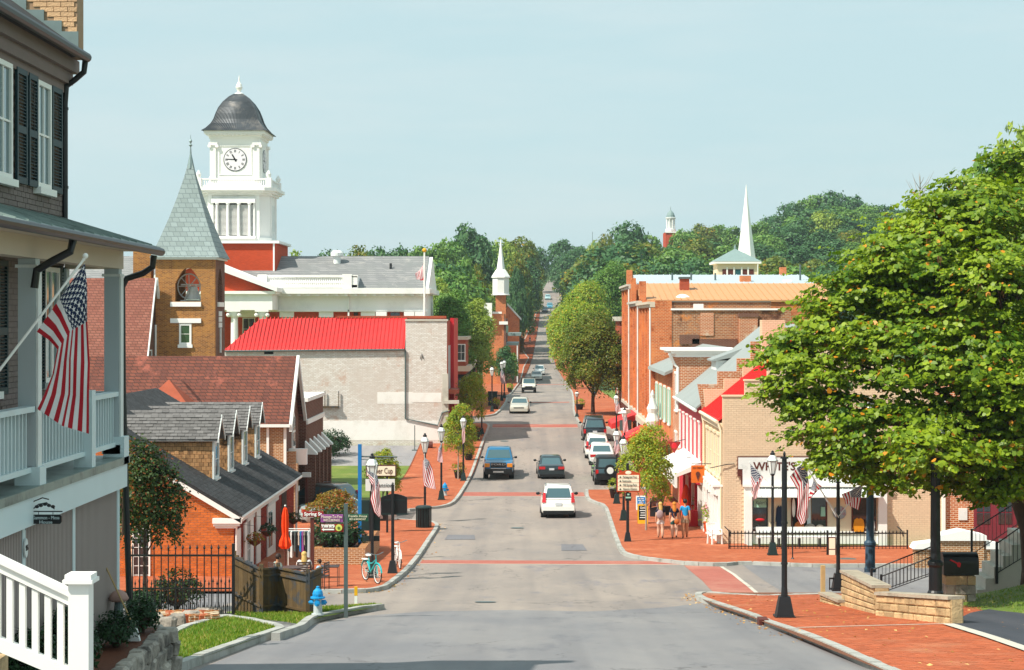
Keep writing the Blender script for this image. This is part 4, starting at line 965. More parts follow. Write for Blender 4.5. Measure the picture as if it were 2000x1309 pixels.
mb=MB();mb.prism([(WF-.2,wze-.1),(WR_,wzr-.05),(WR_,wzr+.06),(WF-.25,wze-.02)],-23,'x',WX+.15);mb.prism([(WB+.2,wze-.1),(WR_,wzr-.05),(WR_,wzr+.06),(WB+.25,wze-.02)],-23,'x',WX+.15);mb.build('wing_roof',m_croof,T)
B('wing_wall',m_cbrick2,T,(-22,WX-.1,WF,WF+.3,-10.5,wze));
mb=MB();mb.prism([(WF+.3,-10.5),(WB,-10.5),(WB,wze),(WR_,wzr-.1),(WF+.3,wze)],WX-.4,'x',WX-.1);mb.build('wing_gable',m_cbrick,T)  # wing's right-hand end takes the darker brick as painted shade
mb=MB()
for y0,y1,z0,z1 in((WR_,WB+.3,wzr,wze),(WR_,WF-.3,wzr,wze)):mb.add([(x,y,z)for x in(WX+.152,WX+.3)for y,z in((y0,z0-.3),(y1,z1-.42),(y1,z1-.05),(y0,z0+.1))],[(0,1,2,3),(7,6,5,4),(0,4,5,1),(3,2,6,7),(0,3,7,4),(1,5,6,2)])
mb.build('bargeboard',m_white2,T)
B('gutter',m_white,T,(-22,WX+.2,WF-.38,WF-.22,wze-.2,wze-.06),(WX-1.0,WX-.88,WF-.14,WF-.02,-10.4,wze-.2),(WX-.15,WX-.02,WF-.1,WF-.0,-8,wze-.2))
mb=MB();yc=95.3;mb.prism([(yc-.5,-8.6),(yc+.5,-8.6),(yc+.5,-5.6),(yc+.3,-5.1),(yc,-4.75),(yc-.3,-5.1),(yc-.5,-5.6)],WX-.1,'x',WX-.02);mb.build('arched_window',m_white,T)
for z in(-8.3,-7.4,-6.5,-5.7):panel(T,'pane',m_glassT,(WX-.02,yc-.4,0),Uy,Nx1,0,.8,z,z+.7,0,.012)
B('wing_sill',m_white,T,(WX-.1,WX+.15,yc-.8,yc+.9,-8.9,-8.65))
for(px,py,s,w,h,mm)in((330,742,40,1.5,1.1,m_hip),(352,741,38.6,1.8,1.2,m_croof)):
 x,y,z=P(px,py,s);mb=MB();mb.lathe((x,y,z-h),[(w,0),(.03,h)],4,rot=math.pi/4);mb.build('hip_roof',mm,T)
EX=-11.75
B('extension_wall',m_cbrick,T,(-20,EX,97.9,106,-10.6,-4.35));B('parapet_cap',m_white,T,(-20.1,EX+.1,97.85,106.1,-4.35,-4.15));B('string_course',m_white,T,(EX,EX+.1,97.9,106,-5.55,-5.3))
for y in(97.3,99.3,101.2,103.1,105):
 mb=MB();mb.box(EX,EX+.55,y,y+.4,-10.6,-7.1);mb.build('buttress',m_cbrick,T)
 mb=MB();mb.add([(EX+.01,y-.05,-6.4),(EX+.01,y+.45,-6.4),(EX+.65,y+.45,-7.05),(EX+.65,y-.05,-7.05),(EX+.01,y-.05,-7.09),(EX+.01,y+.45,-7.09),(EX+.65,y+.45,-7.12),(EX+.65,y-.05,-7.12)],[(0,1,2,3),(7,6,5,4),(0,3,7,4),(3,2,6,7),(1,5,6,2),(0,4,5,1)]);mb.build('buttress_cap',m_white,T)
for y in(98.1,100.2,102.2,104.1):window(T,(EX,y,-9.2),Uy,Nx1,.7,1.9,1,3,m_white,m_glass)
B('wing_buttress',m_cbrick2,T,(WX-.1,WX+.5,WF+.2,WF+.6,-10.5,-7.2),(WX-.1,WX+.4,WF+.25,WF+.55,-7.2,-6.6))
B('entry_gablet',m_white,T,(WX+.0,WX+.9,92.9,93.3,-7.3,-6.5))
# ---- courthouse with the white clock tower
CT=thing('courthouse','white and red courthouse with a tall white clock tower and dark bell-shaped dome','courthouse',(-25,178,-8.8))
cu,cn=(1,0,0),(0,-1,0)
XRt=-9.55
mb=MB();mb.prism([(171.2,2.95),(179.2,6.2),(187.5,2.95)],-46,'x',XRt);mb.build('roof',m_groof,CT)
mb=MB();mb.prism([(171.6,2.6),(171.6,2.95),(179.2,6.1),(187.2,2.95),(187.2,2.6)],XRt-.1,'x',XRt+.35);mb.build('gable',m_cwhite,CT)
B('wall',m_cred,CT,(-46,XRt-.3,172.0,187,-8.8,.75))
B('wall_side',m_cwhite,CT,(XRt-.3,XRt+.0,172.2,187,-8.8,2.7))
B('entablature',m_cwhite,CT,(-46,XRt+.1,171.7,172.4,.75,2.2),(-46,XRt+.25,171.5,172.4,.78,.95))
B('cornice',m_cwhite,CT,(-46,XRt+.5,170.7,171.72,2.42,2.95),(-46,XRt+.3,171.1,171.72,2.2,2.42),(XRt-.29,XRt+.6,171.72,187.4,2.5,2.94))
mb=MB()
for i in range(42):x=-46+i*.88;mb.box(x,x+.3,170.85,171.09,2.2,2.4)
tag(mb.build('modillion',m_cwhite,CT),kind='stuff')
def cx_(px,s=21):return(px-1030)/s
for a,b in((545,573),(622,650),(704,732),(468,500)):B('window_head',m_cwhite,CT,(cx_(a),cx_(b),171.75,172.0,.25,.74));window(CT,(cx_(a+4),172.0,-1.9),cu,cn,cx_(b)-cx_(a)-.35,2.1,2,2)
for a,b in((762,780),(690,698)):panel(CT,'grille_window',m_glass,(0,172,0),cu,cn,cx_(a),cx_(b),.1,.7,0,.05)
for a in(800,820,745):
 mb=MB();mb.cyl((cx_(a),171.55,-8.8),(cx_(a),171.55,.3),.33,.3,12);mb.box(cx_(a)-.5,cx_(a)+.5,171.1,171.95,.3,.76);mb.build('pilaster',m_cwhite,CT)
B('downspout',m_cwhite,CT,(cx_(679),cx_(682),171.5,171.69,-2,2.1))
pxL,pxR=-36,cx_(532,21.5)
B('portico_entablature',m_cwhite,CT,(pxL,pxR,167.4,171.5,.9,2.35),(pxL-.2,pxR+.3,167.1,171.5,2.35,2.62))
mb=MB();pc=(pxL+pxR)/2;mb.prism([(pxL,2.62),(pxR,2.62),(pc,2.62+(pxR-pc)*.40)],167.6,'y',171.7);mb.build('tympanum',m_cred,CT)
mb=MB();
for sg in(1,-1):
 xe=pc+sg*(pxR-pc+.5);mb.add([(x,y,z)for y in(166.8,172.3)for x,z in((xe,2.55),(xe,2.95),(pc,2.95+(pxR-pc+.5)*.40),(pc,2.35+(pxR-pc+.5)*.40))],[(0,1,2,3),(7,6,5,4),(0,4,5,1),(1,5,6,2),(2,6,7,3),(3,7,4,0)])
mb.build('pediment',m_cwhite,CT)
for px in(456,511,400):x=cx_(px,21.5);mb=MB();mb.lathe((x,168,-8.8),[(.5,0),(.5,.3),(.38,.4),(.32,9.0),(.42,9.1),(.5,9.3),(.55,9.7)],14);mb.box(x-.62,x+.62,167.4,168.6,.74,.9);mb.sphere((x-.5,167.6,.45),.2,8,6);mb.sphere((x+.5,167.6,.45),.2,8,6);mb.build('column',m_cwhite,CT)
BA=B('balustrade',m_cwhite,CT,(cx_(520),cx_(700),170.9,171.2,3.0,3.25),(cx_(520),cx_(700),170.9,171.2,3.95,4.15),(cx_(505),cx_(523),170.8,171.3,2.95,4.2),(cx_(670),cx_(688),170.8,171.3,2.95,4.25),(cx_(688),cx_(699),170.9,173.5,2.95,4.05))
mb=MB();mb.lathe((0,171.05,3.25),[(.07,0),(.12,.2),(.06,.45),(.1,.7)],6);bme=mb.mesh('baluster',m_cwhite,OFF[BA.name])
for i in range(38):o=ob_new('baluster',bme,BA);o.location=(cx_(525)+i*(cx_(668)-cx_(525))/37,0,0)
mb=MB();mb.lathe((cx_(658,20.3),177.5,5.4),[(.35,0),(.35,.7),(.62,.75),(.62,1.05),(.4,1.3)],14);mb.build('roof_vent',m_white2,CT)
mb=MB();mb.cyl((cx_(756),176,4.6),(cx_(756),176,5.4),.12);mb.build('roof_pipe',m_blk,CT)
tx,ty=-28.1,179.7;Sx=F/(ty-2.45)
tz=lambda py:(625-py)/Sx
TW=B('tower_base',m_cred,CT,(tx-4.2,tx+4.2,ty-4.2,ty+4.2,2.5,tz(476)))
B('base_cornice',m_cwhite,TW,(tx-4.5,tx+4.5,ty-4.5,ty+4.5,tz(477),tz(472)));B('base_downspout',m_cwhite,TW,(tx+3.9,tx+4.05,ty-4.35,ty-4.2,3.9,tz(477)))
h=3.3
def octo(h,c):return[(-h+c,-h),(h-c,-h),(h,-h+c),(h,h-c),(h-c,h),(-h+c,h),(-h,h-c),(-h,-h+c)]
def opr(name,m,h,c,z0,z1,parent=TW):mb=MB();mb.prism([(tx+x,ty+y)for x,y in octo(h,c)],z0,'z',z1);return mb.build(name,m,parent)
opr('belfry',m_cwhite,h,1.1,tz(472),tz(382));opr('belfry_plinth',m_cwhite,h+.2,1.1,tz(472),tz(465));opr('belfry_frieze',m_cwhite,h+.25,1.1,tz(382),tz(374));opr('belfry_cornice',m_cwhite,h+.75,1.0,tz(374),tz(368));opr('belfry_cornice',m_cwhite,h+.5,1.0,tz(378),tz(373.9))
fy=ty-h
B('louvre_recess',m_dome,TW,(tx-1.95,tx+1.95,fy-.02,fy+.02,tz(463),tz(398)))
mb=MB()
for i in range(26):z=tz(460)+i*.112;mb.hexa([(tx-1.9,fy-.2,z),(tx+1.9,fy-.2,z),(tx+1.9,fy-.03,z+.05),(tx-1.9,fy-.03,z+.05)],[(tx-1.9,fy-.2,z+.04),(tx+1.9,fy-.2,z+.04),(tx+1.9,fy-.03,z+.09),(tx-1.9,fy-.03,z+.09)])
tag(mb.build('louvre',m_cwhite,TW),kind='stuff')
B('bay_frame',m_cwhite,TW,(tx-2.05,tx-1.9,fy-.25,fy,tz(465),tz(397)),(tx+1.9,tx+2.05,fy-.25,fy,tz(465),tz(397)),(tx-2.1,tx+2.1,fy-.45,fy,tz(398),tz(390)),(tx-2.15,tx+2.15,fy-.5,fy,tz(467),tz(462)))
for x in(-1.55,-.52,.52,1.55):mb=MB();mb.lathe((tx+x,fy-.3,tz(463)),[(.17,0),(.15,.1),(.12,3.0),(.2,3.12),(.2,3.22)],10);mb.build('column',m_cwhite,TW)
for x in(-2.35,2.2):B('belfry_pilaster',m_cwhite,TW,(tx+x-.12,tx+x+.28,fy-.12,fy,tz(465),tz(382)))
for y in(-1.8,1.4):B('belfry_pilaster',m_cwhite,TW,(tx+h,tx+h+.12,ty+y,ty+y+.4,tz(465),tz(382)))
B('side_niche',m_white2,TW,(tx+h,tx+h+.05,ty-.9,ty+.9,tz(450),tz(400)))
mb=MB()
for sx,sy in((-1,-1),(1,-1),(1,1),(-1,1)):
 for ox,oy in((0,0),):mb.box(tx+sx*3.35-.28,tx+sx*3.35+.28,ty+sy*3.35-.28,ty+sy*3.35+.28,tz(368),tz(349));mb.lathe((tx+sx*3.35,ty+sy*3.35,tz(349)),[(.1,0),(.22,.15),(.26,.35),(.16,.55),(.03,.75)],8)
mb.box(tx-3.3,tx+3.3,ty-3.5,ty-3.3,tz(352.5),tz(350));mb.box(tx+3.3,tx+3.5,ty-3.3,ty+3.3,tz(352.5),tz(350));mb.box(tx-3.3,tx+3.3,ty-3.5,ty-3.3,tz(367),tz(364))
for i in range(30):x=tx-3.05+i*.21;mb.box(x,x+.09,ty-3.44,ty-3.36,tz(364),tz(352.5));mb.box(tx+3.36,tx+3.44,ty-3.05+i*.21,ty-2.96+i*.21,tz(364),tz(352.5))
tag(mb.build('tower_balustrade',m_cwhite,TW),kind='stuff')
ck=2.43
CS=B('clock_stage',m_cwhite,TW,(tx-ck,tx+ck,ty-ck,ty+ck,tz(368),tz(270)))
B('clock_cornice',m_cwhite,CS,(tx-ck-.1,tx+ck+.1,ty-ck-.1,ty+ck+.1,tz(270),tz(265)),(tx-ck-.5,tx+ck+.5,ty-ck-.5,ty+ck+.5,tz(262),tz(256)),(tx-ck-.3,tx+ck+.3,ty-ck-.3,ty+ck+.3,tz(265),tz(262)))
mb=MB()
for i in range(14):x=tx-2.6+i*.39;mb.box(x,x+.16,ty-ck-.46,ty-ck-.3,tz(264.9),tz(262.1));mb.box(tx+ck+.3,tx+ck+.46,ty-2.6+i*.39,ty-2.44+i*.39,tz(264.9),tz(262.1))
mb.build('dentils',m_cwhite,CS)
for sx in(-1,1):
 B('pilaster',m_cwhite,CS,(tx+sx*2.1-.25,tx+sx*2.1+.25,ty-ck-.13,ty-ck,tz(352),tz(284)));B('capital',m_cwhite,CS,(tx+sx*2.1-.42,tx+sx*2.1+.42,ty-ck-.26,ty-ck,tz(284),tz(278.5)));mb=MB()
 for s2 in(-1,1):mb.cyl((tx+sx*2.1+s2*.36,ty-ck-.28,tz(285.5)),(tx+sx*2.1+s2*.36,ty-ck,tz(285.5)),.17,n=10)
 tag(mb.build('volute',m_cwhite,CS),kind='stuff')
 B('pilaster',m_cwhite,CS,(tx+ck,tx+ck+.13,ty+sx*2.1-.25,ty+sx*2.1+.25,tz(352),tz(284)));B('capital',m_cwhite,CS,(tx+ck,tx+ck+.26,ty+sx*2.1-.4,ty+sx*2.1+.4,tz(284),tz(278.5)))
B('panel_frame',m_cwhite,CS,(tx-1.6,tx-1.5,ty-ck-.06,ty-ck,tz(342),tz(284)),(tx+1.5,tx+1.6,ty-ck-.06,ty-ck,tz(342),tz(284)),(tx-1.5,tx+1.5,ty-ck-.06,ty-ck,tz(342),tz(340)),(tx-1.5,tx+1.5,ty-ck-.06,ty-ck,tz(286),tz(284)))
def clock(c,U,N,r=1.12):
 U=Vector(U);N=Vector(N);V=N.cross(U);c=Vector(c)
 def disc(name,m,r,n0,n1,parent,r_in=0):
  mb=MB();k=36;a=[2*math.pi*i/k for i in range(k)];p=[c+U*r*math.cos(t)+V*r*math.sin(t)for t in a]
  mb.add([q_+N*n0 for q_ in p]+[q_+N*n1 for q_ in p],[tuple(range(k,2*k))]+[(i,(i+1)%k,(i+1)%k+k,i+k)for i in range(k)]);return mb.build(name,m,parent)
 K=disc('clock',m_dome,r,0,.05,CS);disc('clock_face',m_clockf,r*.93,.05,.07,K)
 mb=MB()
 for i in range(12):
  a=math.pi/2-i*math.pi/6;d=U*math.cos(a)+V*math.sin(a);t=V*math.cos(a)-U*math.sin(a)
  wds={0:3,1:1,2:2,3:3,4:3,5:2,6:3,7:3,8:4,9:3,10:2,11:3}[i]
  for j in range(wds):
   o=(j-(wds-1)/2)*.075;q0=c+d*r*.62+t*(o-.022)*.9;q1=c+d*r*.85+t*(o-.022)
   mb.add([q0+N*.075,q0+t*.04+N*.075,q1+t*.045+N*.075,q1+N*.075],[(0,1,2,3)])
 mb.build('numerals',m_blk,K)
 mb=MB()
 for ang,ln,w in((math.radians(120),.58,.08),(math.radians(177),.8,.055)):
  d=U*math.cos(ang)+V*math.sin(ang);t=V*math.cos(ang)-U*math.sin(ang);o=c+N*.085
  mb.add([o-d*.18*r-t*w,o-d*.18*r+t*w,o+d*ln*r*.8+t*w*.8,o+d*ln*r,o+d*ln*r*.8-t*w*.8],[(0,4,3,2,1)])
 mb.build('clock_hands',m_blk,K)
clock((tx,ty-ck,tz(312)),(1,0,0),(0,-1,0));clock((tx+ck,ty,tz(312)),(0,1,0),(1,0,0))
zd0=tz(256);pr=[(3.12,0),(2.75,.28),(2.35,.75),(2.12,1.2),(1.95,1.75),(1.72,2.35),(1.35,2.95),(.85,3.5),(.42,3.8)]
mb=MB();nseg=4
for(r0,z0),(r1,z1)in zip(pr,pr[1:]):
 b=len(mb.v);mb.v+=[(tx+sx*r,ty+sy*r,zd0+z)for r,z in((r0,z0),(r1,z1))for sx,sy in((-1,-1),(1,-1),(1,1),(-1,1))];mb.f+=[(b+i,b+(i+1)%4,b+(i+1)%4+4,b+i+4)for i in range(4)]
mb.f+=[(0,3,2,1),tuple(range(len(mb.v)-4,len(mb.v)))];DM=mb.build('dome',m_dome,TW)
mb=MB()
for face in range(2):
 for i in range(-15,16):
  pts=[]
  for r,z in pr:
   q_=i/15.0*r
   pts.append((tx+q_,ty-r-.02,zd0+z)if face==0 else(tx+r+.02,ty+q_,zd0+z))
  mb.tube(pts,.045,4)
tag(mb.build('dome_rib',m_dome,DM),kind='stuff')
mb=MB();mb.lathe((tx,ty,zd0+3.78),[(.5,0),(.45,.12),(.15,.25),(.2,.4),(.34,.7),(.26,1.0),(.1,1.25),(.07,1.5),(.02,1.9)],12);mb.build('finial',m_white,DM,smooth=False)
FQ=thing('flagpole','tall white flagpole with a gold ball before the courthouse','flagpole',P(829,610,22.5))
x,y,_=P(829,610,22.5);mb=MB();mb.cyl((x,y,-9),(x,y,5.9),.11,.07,8);mb.build('pole',m_white,FQ);mb=MB();mb.sphere((x,y,6.05),.19,10,8);mb.build('ball',m_yellow,FQ)
def dropflag(pts,name,label,nu=14,nv=8,wav=.03,parent=None,group=None,mat=None,**k):
 rows_=pts;mb=flag_mesh(rows_,nu,nv,wav,seed=len(bpy.data.objects))
 return mb.build(name,mat or m_flag,parent,smooth=True,label=label,cat='flag' if label else None,group=group)
pp_=lambda px,py,s=22.5,d=0:(P(px,py,s)[0],P(px,py,s)[1]+d,P(px,py,s)[2])
dropflag([[pp_(828,514),pp_(829,502)],[pp_(820,528,d=.3),pp_(828,512)],[pp_(811,534),pp_(828,528)],[pp_(814,546),pp_(829,546)]],'courthouse_flag','small American flag drooping from the courthouse flagpole')
dropflag([[pp_(817,540),pp_(828,532)],[pp_(821,548),pp_(830,547)]],'red_flag','small red flag below the American flag on the courthouse flagpole',4,4,mat=m_redp)
# ---- whitewashed building with the red metal roof
WB_=thing('whitewashed_building','long whitewashed brick building with a bright red metal roof','building',(-12,145,-9.8))
YW=142.2;sw=F/YW;wx=lambda px:(px-1030)/sw;wz=lambda py:(625-py)/sw
B('wall',m_wwall,WB_,(wx(430),wx(792),YW,156,-9.9,wz(684)),(wx(792)+.001,wx(873),YW,156,-9.9,wz(627)))
mb=MB();
roofp=[(wx(437),YW-.12,wz(685)),(wx(790),YW-.12,wz(681)),(wx(790),YW+3.2,wz(681)+2.4),(wx(497),YW+3.2,wz(685)+2.45)]
mb.add(roofp+[(a,b,c-.08)for a,b,c in roofp],[(0,1,2,3),(7,6,5,4),(0,4,5,1),(1,5,6,2),(2,6,7,3),(3,7,4,0)]);RR=mb.build('roof',m_redroof,WB_)
B('back_parapet',m_redb,WB_,(wx(560),wx(868),YW+3.25,YW+3.6,wz(684),wz(621)));B('parapet_tiles',m_hip,WB_,(wx(650),wx(868),YW+3.1,YW+3.7,wz(621),wz(617)))
mb=MB()
sh_=None
p0,p1,p2,p3=[Vector(v)for v in roofp]
for i in range(46):
 f=(i+.5)/46;a=p0.lerp(p1,f);b_=p3.lerp(p2,0)if False else Vector((a.x+0,p2.y,p2.z))
 t=1.0
 if b_.x<p3.x:t=(a.x-p0.x)/(p3.x-p0.x);b_=a.lerp(b_,t)
 d=(b_-a);mb2=MB();mb2.add([a+Vector((-.025,0,.002)),a+Vector((.025,0,.002)),b_+Vector((.025,0,.002)),b_+Vector((-.025,0,.002)),a+Vector((-.02,-.02,.06)),a+Vector((.02,-.02,.06)),b_+Vector((.02,-.02,.06)),b_+Vector((-.02,-.02,.06))],[(4,5,6,7),(0,1,5,4),(1,2,6,5),(2,3,7,6),(3,0,4,7)])
 mb2.build('roof_seam',m_redroof,RR)
mb=MB();mb.tube([(wx(437),YW-.2,wz(686)),(wx(790),YW-.2,wz(683))],.07,6);mb.tube([(wx(792),YW-.1,wz(684)),(wx(792),YW-.1,wz(818)),(wx(855),YW-.1,wz(831)),(wx(864),YW-.1,wz(806)),(wx(878),YW-.1,wz(802))],.06,6);mb.build('gutter',m_galv,WB_)
B('parapet_cap',m_conc,WB_,(wx(791),wx(875),YW-.08,YW+.4,wz(627),wz(623.5)))
B('painted_patch',m_patch,WB_,(wx(737),wx(806),YW-.012,YW,wz(789),wz(766)),(wx(797),wx(862),YW-.013,YW,wz(786),wz(767)),(wx(632),wx(865),YW-.01,YW,wz(860),wz(822)))
B('attic_opening',m_dark,WB_,(wx(516),wx(534),YW-.02,YW,wz(692),wz(687)))
B('old_beam',m_wood,WB_,(wx(624),wx(663),YW-.4,YW,wz(797),wz(793)),(wx(635)-.03,wx(635)+.03,YW-.2,YW-.1,wz(793),wz(764)),(wx(662)-.03,wx(662)+.03,YW-.2,YW-.1,wz(793),wz(764)))
mb=MB();mb.tube([(wx(821),YW-.05,wz(701)),(wx(824),YW-.05,wz(691)),(wx(827),YW-.05,wz(701))],.03,5);mb.build('wall_anchor',m_blk,WB_)
XW=wx(874)
B('street_front',m_redb,WB_,(XW-.3,XW,YW+.02,155.5,-9.6,wz(626)));B('red_cornice',m_redp,WB_,(XW,XW+.3,147,155.5,-9,0.15));B('corner_pier',m_conc,WB_,(wx(864),XW+.05,YW-.05,YW+.8,-9.9,wz(730)))
for y in(143.4,145.4):window(WB_,(XW,y,-5.6),Uy,Nx1,1.0,3.6,1,2,m_teal_rail,m_glass)
B('awning',m_terra,WB_,(XW,XW+.8,143,147,wz(770),wz(762)));B('lintel_ledge',m_conc,WB_,(wx(866),XW+.9,YW-.2,YW+.2,wz(786)-.1,wz(782)))
# ---- right-hand row
XS=8.6;nW=(-1,0,0)
def yr(px):return F*XS/(px-1030)
def stepped(name,m,steps,s,y,t,parent,zbase=-10.3):
 """camera-facing wall whose top is given by (px,py) corners at s px/m"""
 pts=[((a-1030)/s,(625-b)/s)for a,b in steps];pts=[(pts[0][0],zbase)]+pts+[(pts[-1][0],zbase)]
 mb=MB();mb.prism(pts,y,'y',y+t);return mb.build(name,m,parent)
def fw(parent,y0,y1,z0,z1,nx=1,ny=2,mf=None,mg=None,head=.12,**k):
 return window(parent,(XS-k.pop('dx',0),y0,z0),Uy,nW,y1-y0,z1-z0,nx,ny,mf or m_white,mg or m_glass,head=head,**k)
 # --- tan corner shop
TB=thing('tan_corner_shop','tan painted brick corner shop with stepped gable, red roof and WHITE\'S sign','shop',(13,84,-10.1))
s1=44.4;YT=F/s1;X1=lambda px:(px-1030)/s1;Z1=lambda py:(625-py)/s1
topF=[(1412,822),(1412,775),(1455,775),(1455,744.5),(1499,744.5),(1499,714),(1543,714),(1543,684),(1587,684),(1587,654),(1672,654),(1672,684),(1716,684),(1716,714),(1760,714),(1760,744),(1804,744),(1804,775),(1848,775)]
GW=stepped('gable_wall',m_mortT,topF,s1,YT,.3,TB)
def tclip(u,v,a,b,v0,v1):
 px=1030+(XS+.02+(a+b)/2)*s1;py=625-(-10.2+v1)*s1
 j=0;top=775
 for(p,t)in((1455,744.5),(1499,714),(1543,684),(1587,654)):
  if px>p+2:top=t
 for(p,t)in((1672,684),(1716,714),(1760,744),(1804,775)):
  if px>p-2:top=t
 if py<top+2:return False
 if 1441<px<1738 and 892<py<945:return False
 return not(1450<px<1735 and 940<py)
field(GW,'brick',m_tan,(XS+.02,YT,-10.2),(1,0,0),Z3,(0,-1,0),9.78,9.6,.23,.092,.011,.016,clip=tclip,nind=300,key=lambda u,v:(u>1.5)*10+abs(v-5.5)*.5+abs(u-1))
mb=MB()
for i in range(9):
 a,b=topF[2*i+1 if i<5 else 2*i],topF[2*i+2 if i<5 else 2*i+1]
 if i<5:a,b=topF[2*i+1],topF[2*i+2]
 if abs(a[1]-b[1])<1:mb.box(X1(min(a[0],b[0]))-.04,X1(max(a[0],b[0]))+.04,YT-.05,YT+.35,Z1(a[1]),Z1(a[1])+.07)
mb.build('coping',m_tan,TB)
sb=40.4;YB=F/sb
topB=[(1378,803),(1373,760),(1413,760),(1413,740),(1450,740),(1450,715),(1486,715),(1486,690),(1600,690),(1640,700),(1700,730),(1780,780)]
stepped('rear_gable_wall',m_tanw,topB,sb,YB-.25,.3,TB)
B('tan_chimney',m_tanw,TB,((1486-1030)/sb,(1530-1030)/sb,YB-.5,YB+.4,-3.2,0));
B('street_wall',m_tanw,TB,(XS,XS+.3,YT+.3,YB-.25,-10.3,-4.45))
mb=MB();mb.prism([(XS-.25,-4.55),(XS-.2,-4.4),(13.5,-.32),(13.5,-.45)],YT+.3,'y',YB-.25);mb.build('roof',m_redroof,TB)
mb=MB();
for i in range(16):y=YT+.5+i*.5;mb.add([(XS-.2,y,-4.39),(XS-.2,y+.04,-4.39),(13.4,y+.04,-.36),(13.4,y,-.36),(XS-.2,y,-4.33),(XS-.2,y+.04,-4.33),(13.4,y+.04,-.30),(13.4,y,-.30)],[(4,5,6,7),(0,1,5,4),(3,0,4,7),(1,2,6,5)])
tag(mb.build('roof_seam',m_redroof,TB),kind='stuff')
mb=MB();mb.tube([(XS-.25,YT+.1,-4.5),(XS-.25,YB,-4.45)],.08,8);mb.tube([(XS-.2,YB-.3,-4.5),(XS-.1,YB-.3,-5.0),(XS-.1,YB-.3,-10)],.06,8);mb.tube([(XS-.2,YT+.15,-4.55),(XS-.08,YT+.1,-4.9),(XS-.08,YT+.1,-10)],.05,8);mb.build('gutter',m_cyellow,TB)
B('cornice',m_cyellow,TB,(XS-.15,XS,YT+.3,YB-.3,-4.8,-4.55))
for y in(82.2,83.9,85.6,87.3):fw(TB,y,y+.9,-7.0,-5.15,1,2,m_cyellow,m_cream)
B('shopfront_entablature',m_white,TB,(XS-.3,XS,YT+.1,YB-.3,-7.75,-7.35),(XS-.45,XS,YT+.05,YB-.3,-7.35,-7.25))
for i in range(7):y=YT+.1+i*1.18;c=B('pilaster',m_white,TB,(XS-.2,XS,y,y+.3,-10.2,-7.75));B('bracket',m_white,c,(XS-.5,XS-.02,y+.02,y+.28,-7.7,-7.36),(XS-.28,XS,y-.03,y+.33,-10.2,-9.9))
for i in range(6):y=YT+.42+i*1.18;window(TB,(XS-.02,y,-9.6),Uy,nW,.84,1.7,1,2,m_white,m_glassT,sill=0);B('stallriser',m_white,TB,(XS-.08,XS,y,y+.84,-10.2,-9.62))
SB=B('sign_board',m_woodb,TB,(X1(1440),X1(1720),YT-.08,YT-.0,Z1(929)-.02,Z1(892)+.02),(X1(1447),X1(1720),YT-.08,YT,Z1(946),Z1(929)-.02))
B('sign_face',m_white2,SB,(X1(1441.5),X1(1719),YT-.1,YT-.08,Z1(916),Z1(893.5)),(X1(1450),X1(1719),YT-.101,YT-.08,Z1(944.5),Z1(916)-.001))
text(SB,"WHITE'S",(X1(1512),YT-.1,Z1(911.5)),(1,0,0),(0,-1,0),.5,m_woodb,width=1.86,bold=.012)
SF=B('shopfront',m_white,TB,(X1(1453),X1(1468),YT-.2,YT,-10.0,Z1(950)),(X1(1714),X1(1731),YT-.2,YT,-10.0,Z1(950)),(X1(1450),X1(1735),YT-.28,YT,Z1(950),Z1(944.6)-.001),(X1(1468),X1(1714),YT-.1,YT,Z1(1062),Z1(1041)),(X1(1468),X1(1714),YT-.16,YT,Z1(1041),Z1(1038)))
mb=MB();mb.prism([(YT,Z1(950)),(YT-.75,Z1(967)),(YT-.75,Z1(969)),(YT,Z1(969))],X1(1468),'x',X1(1714));HD=mb.build('metal_hood',m_white2,SF)
for i in range(22):x=X1(1470)+i*.26;mb=MB();mb.add([(x,YT-.02,Z1(949.5)),(x+.02,YT-.02,Z1(949.5)),(x+.02,YT-.76,Z1(966.5)),(x,YT-.76,Z1(966.5)),(x,YT-.02,Z1(949.5)+.03),(x+.02,YT-.02,Z1(949.5)+.03),(x+.02,YT-.76,Z1(966.5)+.03),(x,YT-.76,Z1(966.5)+.03)],[(4,5,6,7),(0,1,5,4),(1,2,6,5),(2,3,7,6),(3,0,4,7)]);mb.build('hood_seam',m_white2,HD)
for a,b,mm,nm in((1469,1498,m_glass,'display_window'),(1498,1546,m_cyellow,'cream_panel'),(1546,1584,m_dark,'doorway'),(1584,1614,m_glass,'display_window'),(1614,1664,m_cyellow,'cream_panel'),(1664,1712,m_glass,'display_window')):
 panel(SF,nm,mm,(0,YT,0),(1,0,0),(0,-1,0),X1(a)+.02,X1(b)-.02,Z1(1038),Z1(969),0,.03)
for a in(1498,1546,1614,1664):panel(SF,'mullion',m_woodb if a>1500 else m_blk,(0,YT,0),(1,0,0),(0,-1,0),X1(a)-.03,X1(a)+.03,Z1(1038),Z1(969),0,.06)
panel(SF,'inner_column',m_teal_rail,(0,YT,0),(1,0,0),(0,-1,0),X1(1576),X1(1583),Z1(1038),Z1(969),.03,.07)
K_=panel(SF,'window_poster',m_glight,(0,YT,0),(1,0,0),(0,-1,0),X1(1472),X1(1500),Z1(991),Z1(974),.035,.05)
text(K_,"Kaleri's",(X1(1486),YT-.05,Z1(982)),(1,0,0),(0,-1,0),.22,m_galv,width=.5,shear=.3)
